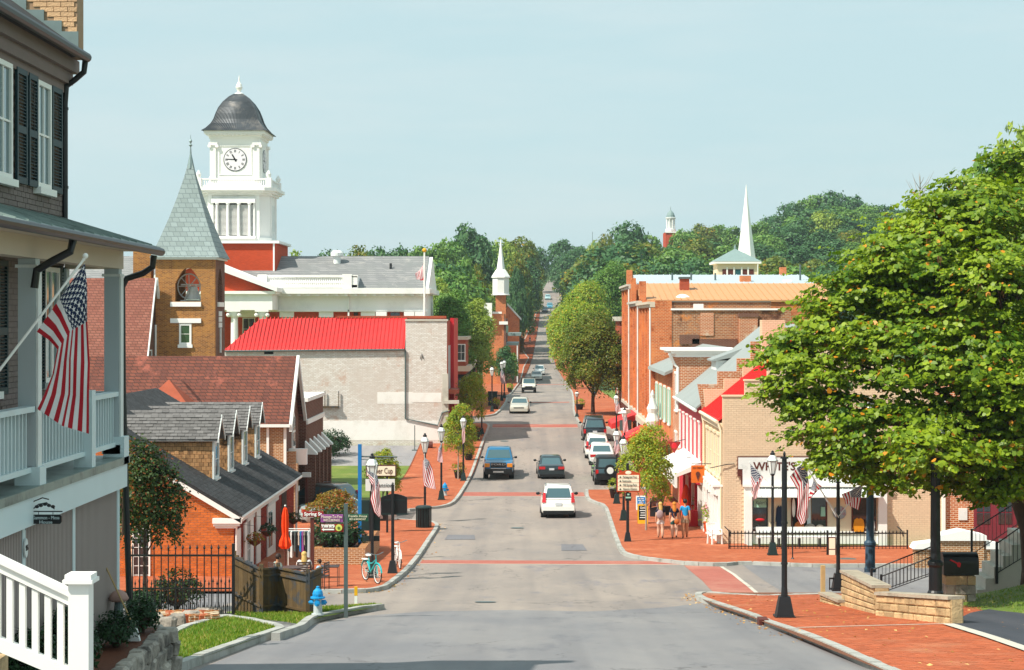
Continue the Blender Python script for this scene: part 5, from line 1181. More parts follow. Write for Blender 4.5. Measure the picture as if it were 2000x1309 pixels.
def goods(name,label,m,px0,px1,py0,py1,cat,shape='top'):
 x0,x1,z0,z1=X1(px0),X1(px1),Z1(py1),Z1(py0);w=x1-x0;h=z1-z0;xc=(x0+x1)/2;mb=MB()
 if shape=='top':mb.prism([(x0+w*.12,z0),(x0+w*.05,z0+h*.5),(x0,z0+h*.25),(x0-.0,z0+h*.3),(x0+w*.12,z0+h*.86),(xc-w*.14,z1),(xc,z1-h*.08),(xc+w*.14,z1),(x1-w*.12,z0+h*.86),(x1,z0+h*.3),(x1-w*.05,z0+h*.5),(x1-w*.12,z0)],YT-.16,'y',YT-.06)
 elif shape=='oval':mb.sphere((xc,YT-.1,(z0+z1)/2),(w/2,.06,h/2),12,8)
 else:mb.prism([(x0,z0),(x1,z0),(x1-w*.1,z1),(x0+w*.1,z1)],YT-.16,'y',YT-.05)
 return mb.build(name,m,None,label=label,cat=cat)
goods('sweater','orange sweater on a form in the right display window',M('mustard_knit','e0901a',var=.15,scale=12),1665,1688,1011,1040,'sweater')
goods('sweater','white knitted top beside the orange sweater in the display window',m_white2,1690,1708,1011,1040,'sweater')
goods('shirt','navy and white sailor outfit on the left cream panel',M('navy_cloth','1f2c44',var=.2),1514,1530,987,1030,'outfit')
goods('patterned_top','patterned top on the middle cream panel behind the iron fence',M('patterned_cloth','9aa0a8',var=.5,scale=9,dirt='a23a3a',dscale=8),1626,1652,988,1014,'top','oval')
goods('cushion','orange striped cushion in the shop doorway',M('striped_cloth','c06a30',var=.4,scale=14),1551,1570,1018,1036,'cushion','oval')
goods('cushion','grey patterned cushion in the middle of the shop display',m_stone,1571,1592,1022,1038,'cushion','oval')
goods('cushion','cream cushion at the right of the middle display',m_cream,1592,1609,1024,1038,'cushion','oval')
goods('tote_bag','pale tote bag hanging in the middle display window',m_glight,1602,1611,990,1008,'bag','box')
goods('red_hat_stack','red hats stacked in the left display window',m_redp,1475,1493,1012,1018,'hats','oval')
goods('red_box','red and teal box at the bottom of the left display window',m_redp,1477,1494,1030,1040,'box','box')
goods('surfboard','white oval mirror board standing by the shop doorway',m_white,1546,1553,972,1010,'board','oval')
# --- crimson building
RB=thing('crimson_shop','crimson painted shop with white windows and a grey roof next to the tan shop','shop',(10,97,-10.3))
sbr=39.8;YR0=F/sbr;YR1=104.0
topR=[(1372,800),(1363,751),(1402,751),(1402,726),(1440,726),(1440,700),(1467,700),(1467,667),(1500,667),(1500,640),(1540,640),(1560,700)]
stepped('stepped_parapet',m_obw,topR,sbr,YR0,.35,RB)
B('street_wall',m_crim,RB,(XS-.02,XS+.3,YR0+.36,YR1,-10.3,-4.3))
mb=MB();mb.prism([(XS-.35,-4.45),(XS-.3,-4.3),(13.3,-.2),(13.3,-.35)],YR0+.3,'y',YR1);mb.build('roof',m_greyroof,RB)
mb=MB();mb.tube([(XS-.35,YR0,-4.45),(XS-.35,YR1,-4.35)],.08,6);mb.build('gutter',m_white2,RB)
for i in range(6):y=YR0+1.0+i*2.3;fw(RB,y,y+.75,-7.1,-5.1,1,2,m_white,m_glassT,dx=.02,head=.08)
B('dormer',m_white2,RB,((1398-1030)/36,(1439-1030)/36,100,102.4,-3.3,(625-704)/36));
mb=MB();a=(1390-1030)/36;b=(1472-1030)/36;mb.prism([(a,(625-706)/36),(a,(625-703)/36),(b,(625-672)/36),(b,(625-690)/36)],99.8,'y',102.6);mb.build('dormer_roof',m_greyroof,RB)
for z in range(6):panel(RB,'clapboard',m_white2,(0,100,0),(1,0,0),(0,-1,0),(1404-1030)/36,(1438-1030)/36,-3.2+z*.17,-3.2+z*.17+.15,0,.03)
mb=MB();mb.prism([(XS-.02,-7.0),(XS-1.3,-7.6),(XS-1.3,-8.3),(XS-1.2,-8.3),(XS-1.2,-7.75),(XS-.02,-7.3)],91,'y',101);HW=mb.build('white_canopy',m_white,RB)
for i in range(8):y=91.6+i*1.15;B('slot',m_blk,HW,(XS-1.315,XS-1.3,y,y+.3,-8.2,-7.75))
for i in range(6):y=90.2+i*1.7;B('shopfront_post',m_crim if i%2 else m_white,RB,(XS-.25,XS-.02,y,y+.25,-10.2,-8.1));panel(RB,'shop_window',m_glass,(XS-.02,y+.3,0),Uy,nW,0,1.3,-9.7,-8.2,0,.03)
B('shopfront_frieze',m_crim,RB,(XS-.3,XS-.02,90,103.8,-8.05,-7.75));B('bench_front',m_redp,RB,(XS-.8,XS-.3,89.7,90.3,-10.15,-9.3))
# --- brick building with the white cornice, and the low shuttered one
CB=thing('brick_cornice_building','narrow orange brick building with a white overhanging cornice','building',(10,106,-10.4))
s3=34.6;Y3=F/s3
mb=MB();mb.prism([(XS,-10.4),(13,-10.4),(13,-1.75),(XS,-1.75)],Y3+.05,'y',109);mb.build('wall',m_obw,CB)
B('cornice',m_white,CB,(XS-.75,12.0,Y3-.35,109.2,-1.75,-1.62),(XS-.5,11.9,Y3-.2,109.1,-1.9,-1.751),(XS-.25,11.8,Y3-.05,109,-2.1,-1.901))
mb=MB();mb.tube([(XS-.6,Y3-.2,-1.9),(XS-.3,Y3+.1,-2.5),(XS-.1,Y3+.1,-2.7),(XS-.1,Y3+.1,-5.2)],.08,8);mb.build('downspout',m_white,CB)
for z in(-5.2,-8.6):fw(CB,105.6,106.9,z,z+2.1,1,2,m_white,m_glass)
mb=MB();mb.prism([(XS,-8.0),(XS-1.4,-8.8),(XS-1.4,-8.95),(XS,-8.3)],Y3+.3,'y',108.5);mb.build('awning',m_cream,CB)
CV=thing('shuttered_brick_house','low orange brick house with pale teal shutters behind the cornice building','house',(10,116,-10.4))
mb=MB();mb.prism([(109.05,-10.4),(124,-10.4),(124,-3.1),(109.05,-3.1)],XS,'x',XS+5);mb.build('wall',m_ob,CV)
mb=MB();mb.prism([(XS-.5,-3.3),(XS-.45,-3.1),(XS+3.2,-1.6),(XS+3.2,-1.75)],109.1,'y',124);mb.build('roof',m_greyroof,CV)
for y in(111,114.5,118,121.5):
 fw(CV,y,y+1.0,-6.3,-4.2,2,2,m_white,m_glass);B('shutter',m_glight,CV,(XS-.07,XS,y-.6,y-.05,-6.3,-4.2));B('shutter',m_glight,CV,(XS-.07,XS,y+1.05,y+1.6,-6.3,-4.2))
 fw(CV,y,y+1.0,-9.6,-7.7,1,2,m_glight,m_glass)
mb=MB();mb.prism([(XS,-7.05),(XS-1.9,-7.9),(XS-1.9,-8.05),(XS,-7.3)],109.4,'y',119);mb.build('porch_roof',m_terra,CV)
mb=MB();mb.prism([(XS,-6.7),(XS-1.3,-7.6),(XS-1.3,-7.75),(XS,-6.9)],120,'y',126);mb.build('awning',m_awnR,CV)
ST=thing('bracket_ornament','white carved figure ornament on the brick front above the terracotta porch roof','ornament',(XS-.5,118.5,-6))
mb=MB();mb.lathe((XS-.55,118.5,-6.9),[(.35,0),(.45,.4),(.3,.9),(.38,1.2),(.2,1.6),(.12,1.9),(.14,2.1),(.04,2.4)],10);mb.build('figure',m_white2,ST);B('bracket',m_white2,ST,(XS-.7,XS,118.3,118.7,-7.05,-6.9))
# --- tall orange block with the patched side wall
OB=thing('patched_brick_building','tall orange brick building whose old side wall is patched and stained','building',(12,130,-10.5))
s4=29.0;Y4=F/s4;X4=lambda px:(px-1030)/s4;Z4=lambda py:(625-py)/s4
B('front_block',m_ob,OB,(XS,X4(1312),Y4,138,-10.5,Z4(587)));B('side_wall',m_obp,OB,(X4(1312),X4(1545),Y4+.05,137.8,-10.5,Z4(606)))
B('coping',m_white,OB,(X4(1310),X4(1527),Y4-.08,Y4+.6,Z4(606),Z4(602.5)));B('rear_parapet',m_obp,OB,(X4(1312),X4(1528),130,130.4,Z4(606),1.25));B('stack_box',m_white,OB,(X4(1364),X4(1382),127,128,Z4(603),Z4(593)));B('rear_coping',m_galv,OB,(X4(1308),X4(1528),129.9,130.5,1.25,1.32))
for a,b,c,d,mm in((1368,1394,611,656,m_obw),(1327,1366,654,672,m_cbrick),(1352,1440,662,678,m_cbrick)):panel(OB,'wall_patch',mm,(0,Y4+.05,0),(1,0,0),(0,-1,0),X4(a),X4(b),Z4(d),Z4(c),0,.06)
B('chimney',m_obw,OB,(X4(1443),X4(1478),Y4-.5,Y4+.05,-4,Z4(619)));B('chimney_cap',m_cbrick,OB,(X4(1441),X4(1480),Y4-.56,Y4+.02,Z4(619),Z4(612)))
B('tan_stack',m_tanw,OB,(X4(1486),X4(1530),Y4-.9,Y4-.3,-4.5,Z4(626)))
def facade(parent,y0,y1,zt,m,npil,floors,mw=None,corn=m_conc,dep=.25):
 for i in range(npil+1):
  y=y0+(y1-y0-.5)*i/npil;B('pilaster',m,parent,(XS-dep,XS,y,y+.5,-10.2,zt-.5))
 B('cornice',corn,parent,(XS-.35,XS,y0,y1,zt-.45,zt-.25),(XS-.5,XS,y0,y1,zt-.25,zt-.08));B('string_course',corn,parent,(XS-dep-.06,XS,y0,y1,-7.2,-6.95));B('signboard_band',m_woodb,parent,(XS-dep-.1,XS,y0+.3,y1-.3,-7.9,-7.25))
 for yy in(y0+.1,):mb=MB();mb.cyl((XS-dep-.08,yy,-10),(XS-dep-.08,yy,zt-.5),.06,n=6);mb.build('downpipe',m_white2,parent)
 for i in range(npil):
  ya=y0+.5+(y1-y0-.5)*i/npil;yb=y0+(y1-y0-.5)*(i+1)/npil;w=min(1.2,(yb-ya)*.7);c=(ya+yb)/2
  for z0,z1 in floors:fw(parent,c-w/2,c+w/2,z0,z1,1,2,mw or m_white2,m_glass)
facade(OB,Y4,138,Z4(587),m_ob,4,((-6.6,-4.2),(-3.0,-.6)),corn=m_cream)
B('shop_cornice',m_cream,OB,(XS-.5,XS,Y4+.2,138,-7.5,-7.1))
mb=MB();mb.prism([(XS,-7.2),(XS-1.9,-8.1),(XS-1.9,-8.4),(XS,-7.6)],126,'y',131);mb.build('awning',m_redroof,OB)
OC=thing('tan_roofed_building','tall orange brick building with a tan metal roof and red chimney','building',(12,144,-10.5))
B('wall',m_ob,OC,(XS,23,138.05,150,-10.5,1.5));B('parapet_pier',m_ob,OC,(XS-.2,XS+.3,138.1,138.8,1.5,2.9),(XS-.2,XS+.2,148.9,149.8,1.5,3.0))
mb=MB();mb.prism([(137.9,1.35),(137.9,1.5),(146.2,2.9),(150,2.2),(150,2.0)],XS+.35,'x',23.3);RT=mb.build('roof',m_tanroof,OC)
for i in range(28):x=XS+.9+i*.5;mb=MB();mb.add([(x,137.9,1.5),(x+.04,137.9,1.5),(x+.04,146.2,2.9),(x,146.2,2.9),(x,137.9,1.56),(x+.04,137.9,1.56),(x+.04,146.2,2.96),(x,146.2,2.96)],[(4,5,6,7),(0,1,5,4),(3,0,4,7),(1,2,6,5)]);mb.build('roof_seam',m_tanroof,RT)
facade(OC,138.1,150,1.5,m_ob,3,((-6.2,-3.9),(-2.8,-.6)),corn=m_conc)
CK=B('chimney',m_redb,OC,((1328-1030)/25.2,(1346-1030)/25.2,142.6,143.4,1.6,(625-545)/25.2));B('chimney_cap',m_galv,CK,((1326-1030)/25.2,(1348-1030)/25.2,142.5,143.5,(625-545)/25.2,(625-541)/25.2))
mb=MB();mb.lathe(((1333-1030)/25.8,139.3,1.5),[(.55,0),(.55,.22),(.3,.4),(.05,.45)],14);mb.build('roof_ventilator',m_white,OC)
mb=MB();mb.prism([(XS,-7.0),(XS-2.2,-7.9),(XS-2.2,-8.3),(XS,-7.5)],140,'y',146);mb.build('awning',m_redroof,OC)
mb=MB();mb.lathe((XS-1.3,139.5,-7.15),[(.02,0),(.55,.1),(.5,.4),(.02,.5)],12);mb.build('white_dome_awning',m_white,OC);B('shop_sign',m_galv,OC,(XS-1.6,XS-.7,139.8,139.9,-8.4,-7.6))
OD=thing('pale_roofed_building','tall orange brick building with a pale blue metal roof, farthest of the orange row','building',(12,156,-10))
B('wall',m_ob,OD,(XS,23,150.05,163,-9.5,2.9));B('parapet_pier',m_ob,OD,(XS-.1,XS+.35,157,158.2,2.9,4.25),(XS-.15,XS+.25,150.1,150.9,2.9,3.4))
mb=MB();mb.prism([(150.2,2.75),(150.2,2.9),(157.3,3.85),(163,3.0),(163,2.85)],XS+.4,'x',23.6);RT=mb.build('roof',m_bluroof,OD)
for i in range(28):x=XS+.9+i*.52;mb=MB();mb.add([(x,150.2,2.9),(x+.04,150.2,2.9),(x+.04,157.3,3.85),(x,157.3,3.85),(x,150.2,2.95),(x+.04,150.2,2.95),(x+.04,157.3,3.9),(x,157.3,3.9)],[(4,5,6,7),(0,1,5,4),(3,0,4,7),(1,2,6,5)]);mb.build('roof_seam',m_bluroof,RT)
facade(OD,150.1,163,3.0,m_ob,3,((-5.8,-3.4),(-2.3,0.0)),corn=m_conc)
for a,b,y,z in((1446,1467,152,3.65),(1524,1536,159,4.55)):q_=F/y;B('chimney',m_ob,OD,((a-1030)/q_,(b-1030)/q_,y,y+.7,2.9,z))
for a in(1313,1350,1563,1397):q_=23.5;mb=MB();mb.cyl(((a-1030)/q_,153.2,3.0),((a-1030)/q_,153.2,3.9 if a!=1563 else 4.6),.08,n=6);mb.build('vent_pipe',m_galv,OD)
B('skylight',m_white,OD,((1530-1030)/23.7,(1545-1030)/23.7,151.6,152.4,3.1,3.3))
OE=thing('red_brick_shop','small red brick shop front just beyond the orange row','shop',(10,168,-9));B('wall',m_redb,OE,(XS-.1,20,163.1,178,-9.5,.2));B('wall_trim',m_conc,OE,(XS-.4,XS-.1,163.1,178,-.1,.3))
for y in(165,169,173):window(OE,(XS-.1,y,-4),Uy,nW,1.1,2.2,1,2,m_white2,m_glass);window(OE,(XS-.1,y,-8.2),Uy,nW,1.4,2.4,1,1,m_white2,m_glass)
# --- belvedere, spire, far cupola
BV=thing('belvedere_house','cream belvedere with a low grey-teal pyramid roof above the orange row','belvedere',(22,200,3))
q_=18.0;bx0,bx1=(1401-1030)/q_,(1479-1030)/q_;by0=200
B('body',m_cyellow,BV,(bx0-4,bx1+4,by0-1,by0+9,-9,3.4));B('lantern',m_cyellow,BV,(bx0,bx1,by0,by0+bx1-bx0,3.4,6.1));B('eaves',m_white,BV,(bx0-.4,bx1+.4,by0-.4,by0+bx1-bx0+.4,6.1,6.35))
mb=MB();c=((bx0+bx1)/2,by0+(bx1-bx0)/2);mb.lathe((c[0],c[1],6.35),[((bx1-bx0)*.7071+.6,0),(.05,1.45)],4,rot=math.pi/4);mb.lathe((c[0],c[1],7.7),[(.15,0),(.12,.3),(.02,.6)],6);mb.build('roof',m_greyteal,BV)
for a,b in((1411,1419),(1421,1432),(1436,1447),(1450,1460),(1462,1472)):panel(BV,'window' if a==1436 else 'arched_opening',m_glassT if a==1436 else m_woodb,(0,by0,0),(1,0,0),(0,-1,0),(a-1030)/q_,(b-1030)/q_,4.6,5.5,0,.05)
for a in(1420,1433.5,1448.5,1461):panel(BV,'post',m_white,(0,by0,0),(1,0,0),(0,-1,0),(a-1.5-1030)/q_,(a+1.5-1030)/q_,4.4,5.7,0,.1)
SPB=thing('white_church_spire','tall plain white church spire rising behind the belvedere','church spire',(29,240,-5))
q_=15.;xc=(1460-1030)/q_;mb=MB();mb.lathe((xc,241.4,7.6),[(1.32,0),(.98,2.3),(.62,5.0),(.3,7.5),(.03,10.1)],8,rot=math.pi/8);mb.build('spire',m_white,SPB);B('tower',m_white,SPB,(xc-1.4,xc+1.4,240,242.8,-9,7.6));B('nave',m_redb,SPB,(xc-6,xc+6,243,262,-9,1))
FC=thing('distant_cupola_building','distant red brick building with a white cupola and teal dome among the hill trees','building',(47,600,25))
q_=6.;xf=(1311-1030)/q_;zf_=lambda py:(625-py)/q_
B('wing',m_cred,FC,(xf-1.8,(1343-1030)/q_,600.6,612,5,zf_(453)));B('white_trim',m_white,FC,(xf-1.9,(1344-1030)/q_,600.3,600.6,zf_(453)-.3,zf_(453)+.1),(xf+.9,xf+1.5,600.2,600.6,zf_(474),zf_(460)))
mb=MB();mb.lathe((xf,602.5,zf_(452)),[(1.7,0),(1.7,.8),(1.45,.9),(1.45,1.0)],8);mb.lathe((xf,602.5,zf_(427)),[(1.6,0),(1.75,.4),(1.5,.5)],12);mb.lathe((xf,602.5,zf_(446)),[(.95,0),(.95,3.3)],8)
for i in range(8):a=i*math.pi/4+.39;mb.cyl((xf+1.35*math.cos(a),602.5+1.35*math.sin(a),zf_(447)),(xf+1.35*math.cos(a),602.5+1.35*math.sin(a),zf_(426)),.18,n=6)
mb.build('cupola',m_white,FC);mb=MB();mb.lathe((xf,602.5,zf_(424)),[(1.45,0),(1.35,.7),(1.0,1.5),(.45,2.1),(.12,2.5),(.04,3.6)],12);mb.build('dome',m_greyteal,FC)
# --- right: red brick building with maroon door, white capped pier
MB2=thing('maroon_door_building','orange brick building with a maroon double door, right of the tan shop','building',(20,82,-10))
B('wall',m_obw,MB2,(X1(1846),30,YT+.02,90,-10.3,-3.0));B('downspout',m_white,MB2,(X1(1839),X1(1845),YT-.15,YT,-10,-3));B('plaque',m_white2,MB2,(X1(1872),X1(1889),YT-.03,YT+.02,Z1(1016),Z1(993)))
DRM=B('door',M('maroon_paint','7a2a35',var=.1,scale=3),MB2,(X1(1902),X1(1985),YT-.08,YT+.02,-10.0,Z1(973)))
B('door_head',m_white,MB2,(X1(1898),X1(1989),YT-.12,YT+.02,Z1(973),Z1(967)))
for a,b in((1907,1919),(1921,1933),(1949,1961),(1963,1975)):
 for j in range(2):panel(DRM,'pane',m_glass,(0,YT-.08,0),(1,0,0),(0,-1,0),X1(a),X1(b),Z1(1024)+j*.56,Z1(1024)+j*.56+.5,0,.015)
WP=thing('white_capped_brick_pier','low brick gate pier with a white stone cap behind the stair railing','pier',(16,70,-9.6))
q5=50.5;Y5=F/q5;x5=lambda px:(px-1030)/q5;z5=lambda py:(625-py)/q5
B('pier',m_cbrick2,WP,(x5(1838),x5(1922),Y5,Y5+.8,-9.7,z5(1056)));B('side_wall',m_cbrick2,WP,(x5(1790),x5(1837),Y5+.1,Y5+.7,-9.7,z5(1073)),(x5(1923),x5(1958),Y5+.1,Y5+.7,-9.7,z5(1073)))
mb=MB();mb.prism([(x5(1834),z5(1056)),(x5(1926),z5(1056)),(x5(1926),z5(1046)),(x5(1880),z5(1036)),(x5(1834),z5(1046))],Y5-.1,'y',Y5+.9);mb.prism([(x5(1784),z5(1073)),(x5(1833.5),z5(1073)),(x5(1833.5),z5(1057)),(x5(1790),z5(1063))],Y5,'y',Y5+.8);mb.prism([(x5(1926.5),z5(1073)),(x5(1962),z5(1073)),(x5(1960),z5(1064)),(x5(1926.5),z5(1057))],Y5,'y',Y5+.8);mb.build('cap',m_white,WP)
# ---- farther down the left side
LB=thing('cream_storefront_building','brick building with a tan ledge over a dark shopfront, behind the left street trees','building',(-9,190,-9))
B('wall',m_redb,LB,(-22,-5.9,176,215,-9.2,-1.9));B('ledge',m_cream,LB,(-22,-5.5,175.6,215,-4.9,-4.4));B('shopfront',m_dark,LB,(-12,-5.88,175.9,210,-8.7,-5.2));B('parapet',m_cream,LB,(-22,-5.7,175.8,215,-1.9,-1.6))
for a in(905,930):panel(LB,'shop_window',m_glass,(0,175.9,0),(1,0,0),(0,-1,0),(a-22-1030)/20.4,(a-1030)/20.4,-8.3,-5.6,0,.04)
for px in(872,893):window(LB,((px-1030)/20.4,175.95,-3.9),(1,0,0),(0,-1,0),.8,1.6,2,2)
LC=thing('orange_brick_building','narrow orange brick building with white parapet strips on the left side of the far street','building',(-5,262,-9))
q6=13.6;Y6=F/q6;x6=lambda px:(px-1030)/q6;z6=lambda py:(625-py)/q6
B('wall',m_ob,LC,(x6(943),x6(984),Y6,Y6+22,-9.3,z6(613)));B('side_wall',m_cbrick,LC,(x6(984)+.001,x6(984)+.3,Y6+.01,Y6+22,-9.3,z6(622)));B('parapet',m_white,LC,(x6(962),x6(980),Y6-.1,Y6+.3,z6(613),z6(609)),(x6(975),x6(992),Y6-.4,Y6+.3,z6(634),z6(628)))
B('white_block',m_white,LC,(x6(946),x6(961),Y6-1,Y6+.9,z6(626),z6(592)));B('green_shutter',m_glight,LC,(x6(984)+.3,x6(984)+.6,Y6+1,Y6+4,z6(650),z6(636)))
B('porch_roof',m_greyteal,LC,(x6(984)+.3,x6(984)+2.1,Y6+1,Y6+18,z6(675),z6(670)),(x6(984)+.3,x6(984)+2.4,Y6+24,Y6+40,z6(659),z6(653)))
for i in range(4):B('porch_post',m_white2,LC,(x6(984)+1.85,x6(984)+2.0,Y6+1+i*5,Y6+1.2+i*5,-9,z6(675)))
B('porch_rail',m_white2,LC,(x6(984)+1.85,x6(984)+2.0,Y6+1.2,Y6+16,z6(703),z6(700)))
LD=thing('steepled_church','small brick church with a white octagonal steeple at the end of the street','church',(-5,355,-8.5))
q7=10.2;Y7=F/q7;x7=lambda px:(px-1030)/q7;z7=lambda py:(625-py)/q7;xc=x7(978)
B('tower',m_ob,LD,(x7(968),x7(988),Y7,Y7+2,-8.5,z7(576)));
mb=MB();mb.lathe((xc,Y7+1,z7(577)),[(1.9,0),(1.95,.15),(1.7,.3),(1.7,3.3),(1.95,3.4),(1.9,3.6),(1.15,4.7),(.85,5.0),(.4,8.0),(.04,10.8)],8,rot=math.pi/8);mb.build('steeple',m_white,LD)
mb=MB();mb.prism([(x7(968),-8.5),(x7(1014),-8.5),(x7(1014),z7(622)),(x7(991),z7(598)),(x7(968),z7(622))],Y7+2.1,'y',Y7+20);mb.build('nave',m_ob,LD)
mb=MB()
mb.add([(x7(990),Y7+1.8,z7(596)),(x7(1018),Y7+1.8,z7(626)),(x7(1018),Y7+1.8,z7(622)),(x7(990),Y7+1.8,z7(592)),(x7(990),Y7+21,z7(596)),(x7(1018),Y7+21,z7(626)),(x7(1018),Y7+21,z7(622)),(x7(990),Y7+21,z7(592))],[(0,1,2,3),(7,6,5,4),(3,2,6,7),(0,3,7,4),(1,5,6,2)]);mb.build('roof',m_white2,LD)
HL=thing('white_hill_house','pale house glimpsed between trees where the street tops the hill','house',(12,640,12));B('wall',m_white2,HL,(x6(0)*0+9.5,17,640,650,9,20));mb=MB();mb.prism([(9,20),(17.5,20),(13.2,23.5)],639.5,'y',650.5);mb.build('roof',m_greyroof,HL)
MA=thing('radio_mast','thin grey radio mast standing above the trees in the middle of the skyline','mast',(37,560,10));
mb=MB();mb.cyl((127/6.4,562,14),(127/6.4,562,(625-453)/6.4),.12,.06,6);mb.build('mast',m_galv,MA)
# ---- lamps and flags
def gz_(x,y):return G(y)+PAV
def lamp_proto(h=4.3,lantern=True,name='street_lamp',base=1.0):
 t=thing(name,'lamp','street lamp',(0,0,0),world=False)
 mb=MB();b=base
 mb.hexa([(-.19*b,-.19*b,0),(.19*b,-.19*b,0),(.19*b,.19*b,0),(-.19*b,.19*b,0)],[(-.11*b,-.11*b,.52),(.11*b,-.11*b,.52),(.11*b,.11*b,.52),(-.11*b,.11*b,.52)]);mb.box(-.21*b,.21*b,-.21*b,.21*b,0,.05);mb.build('base',m_dkgreen if lantern else m_blk,t)
 hp=h-1.05 if lantern else h-.12
 mb=MB();mb.lathe((0,0,.5),[(.075*b,0),(.06*b,.25),(.057*b,hp-.5-.25),(.05*b,hp-.5)],12)
 for z in(1.3,2.3):mb.lathe((0,0,z),[(.07*b,0),(.07*b,.05)],12)
 mb.build('post',m_blk,t)
 if not lantern:
  mb=MB();mb.lathe((0,0,hp),[(.085*b,0),(.085*b,.04),(.02,.05),(.035,.09),(.03,.14),(.01,.18)],10);mb.build('finial',m_blk,t);return t
 mb=MB();mb.lathe((0,0,hp),[(.05,0),(.1,.06),(.09,.1)],8)
 r0,r1,z0,z1=.1,.215,hp+.1,hp+.62
 for i in range(6):
  a=i*math.pi/3;mb.cyl((r0*math.cos(a),r0*math.sin(a),z0),(r1*math.cos(a),r1*math.sin(a),z1),.009,n=4)
 mb.lathe((0,0,z1),[(.23,0),(.23,.02)],6);mb.lathe((0,0,z1+.24),[(.09,0),(.1,.02),(.1,.08),(.05,.12),(.06,.16),(.02,.19)],8);mb.build('lantern_frame',m_blk,t)
 mb=MB();mb.lathe((0,0,z0),[(r0-.01,0),(r1-.01,z1-z0)],6);mb.lathe((0,0,z1+.02),[(.22,0),(.16,.14),(.08,.23)],6);mb.build('lantern_glass',m_lampg,t)
 return t
lampP=lamp_proto();first=[True]
def place_lamp(px,s,label,h=4.3):
 x=(px-1030)/s;y=F/s;o=lampP if first[0]else dup(lampP)
 if not first[0]:pass
 first[0]=False;o.location=(x,y,gz_(x,y));o['label']=label;o['group']='gas-style street lamps';o.scale=(1,1,h/4.3);return o
place_lamp(727,54.6,'black street lamp with a flag beside the teal bicycle',4.45)
place_lamp(830,38.5,'street lamp with a flag in front of the slatted litter bin on the left',4.4)
place_lamp(862,33.6,'street lamp beside the small second blue hydrant on the left pavement',4.4)
place_lamp(905,29.8,'street lamp half hidden behind the yellow-green tree on the left',4.3)
place_lamp(941,24.3,'street lamp with a flag at the corner past the blue pickup',3.9)
place_lamp(961,21,'street lamp next to the dark green cabinet beyond the left side opening')
place_lamp(980,18.5,'far left street lamp with a flag near the silver sedan')
place_lamp(985,17.8,'far left street lamp just behind the flag one near the jeep')
place_lamp(1204,26,'street lamp with a flag behind the parked dark suv on the right')
place_lamp(1220,28,'street lamp with a flag between parked white suv and the shuttered house')
place_lamp(1204.5,34.5,'street lamp poking out of the young tree beside the parked jeep')
place_lamp(1218,38.6,'street lamp directly behind the wayfinding sign')
place_lamp(1509,47.5,"street lamp in front of the WHITE'S sign board")
place_lamp(1127,22,'short dark lamp post at the corner left of the big olive tree',2.3)
def tall_post(px,py,s,h,label,b=1.0,ped=False):
 x=(px-1030)/s;y=F/s
 if not ped:o=lamp_proto(h,False,'black_post',b)
 else:
  o=thing('fluted_lamp_post',label,'lamp post',(0,0,0),world=False);mb=MB();mb.lathe((0,0,0),[(.19,0),(.19,.1),(.16,.16),(.155,.8),(.19,.86),(.19,.93),(.13,1.0),(.125,1.2)],16);mb.build('base',ped,o)
  mb=MB();mb.lathe((0,0,1.15),[(.118,0),(.1,h-1.2)],12)
  for i in range(8):a=i*math.pi/4;mb.cyl((.112*math.cos(a),.112*math.sin(a),1.2),(.095*math.cos(a),.095*math.sin(a),h-.1),.014,n=4)
  mb.build('post',ped,o);mb=MB();mb.lathe((0,0,h),[(.12,-.05),(.22,.1),(.24,.5),(.1,.7),(.03,.9)],10);mb.build('lantern',m_lampg,o)
 o['label']=label;o['category']='lamp post';o.location=(x,y,gz_(x,y)+(625-py)/s*0);return o
tall_post(1532,1212,79.5,4.02,'tall black post with a flared base in the middle of the near brick pavement',1.18)
o=tall_post(1699.5,1115,62,4.6,'dark blue fluted lamp post standing behind the near retaining wall',ped=M('blue_grey_paint','2f4a5e',rough=.45,var=.15,scale=4));o.location.z=(625-1117)/62
o=tall_post(1827,1160,71,4.0,'black fluted lamp post beside the stone mailbox pillar',ped=m_blk);o.location.z=(625-1164)/71;o.scale=(1.15,1.15,1)
o=tall_post(1637,1152,64,3.4,'slim black post with flags just left of the stone stairs');o.location.z=(625-1153)/64
B('bench_frame',m_blk,None,*[((a-1030)/64,(a+2-1030)/64,56.2,56.23,(625-1152)/64,(625-1128)/64)for a in(1619,1627,1634,1641)]+[((1619-1030)/64,(1643-1030)/64,56.19,56.24,(625-1131)/64,(625-1128)/64),((1619-1030)/64,(1643-1030)/64,56.19,56.24,(625-1151)/64,(625-1149)/64)],label='small black metal rack at the foot of the slim flag post',cat='rack')
def lamp_flag(s,net,label,staff,wav=.02,nu=18,nv=12,dy=0.0):
 pt=lambda p:((p[0]-1030)/s,F/s+dy+(p[2]if len(p)>2 else 0),(625-p[1])/s)
 t=thing('lamp_flag',label,'flag',pt(staff[1]),'American flags on the lamp posts')
 mb=MB();mb.cyl(pt(staff[0]),pt(staff[1]),.014,n=6);mb.sphere(pt(staff[0]),.03,6,5);mb.build('staff',m_white2,t)
 flag_mesh([[pt(p)for p in r]for r in net],nu,nv,wav,len(label)).build('cloth',m_flag,t,smooth=True);return t
lamp_flag(54.6,[[(723,938),(718,922),(714,918)],[(729,948,-.1),(733,935),(737,926)],[(724,975),(736,965,-.1),(741,945)],[(732,1000),(739,992,-.05),(744,975)],[(741,1010),(744,1005,-.06),(745,998)]],'flag hanging steeply from the lamp beside the teal bicycle',((737,905),(727,960)),dy=-.15)
lamp_flag(38.5,[[(826,902),(830,893)],[(826,930),(838,900,-.1)],[(828,949),(845,915)],[(835,952),(852,955,-.1)]],'flag blown right from the lamp by the litter bin',((829,887),(830,915)),dy=-.12)
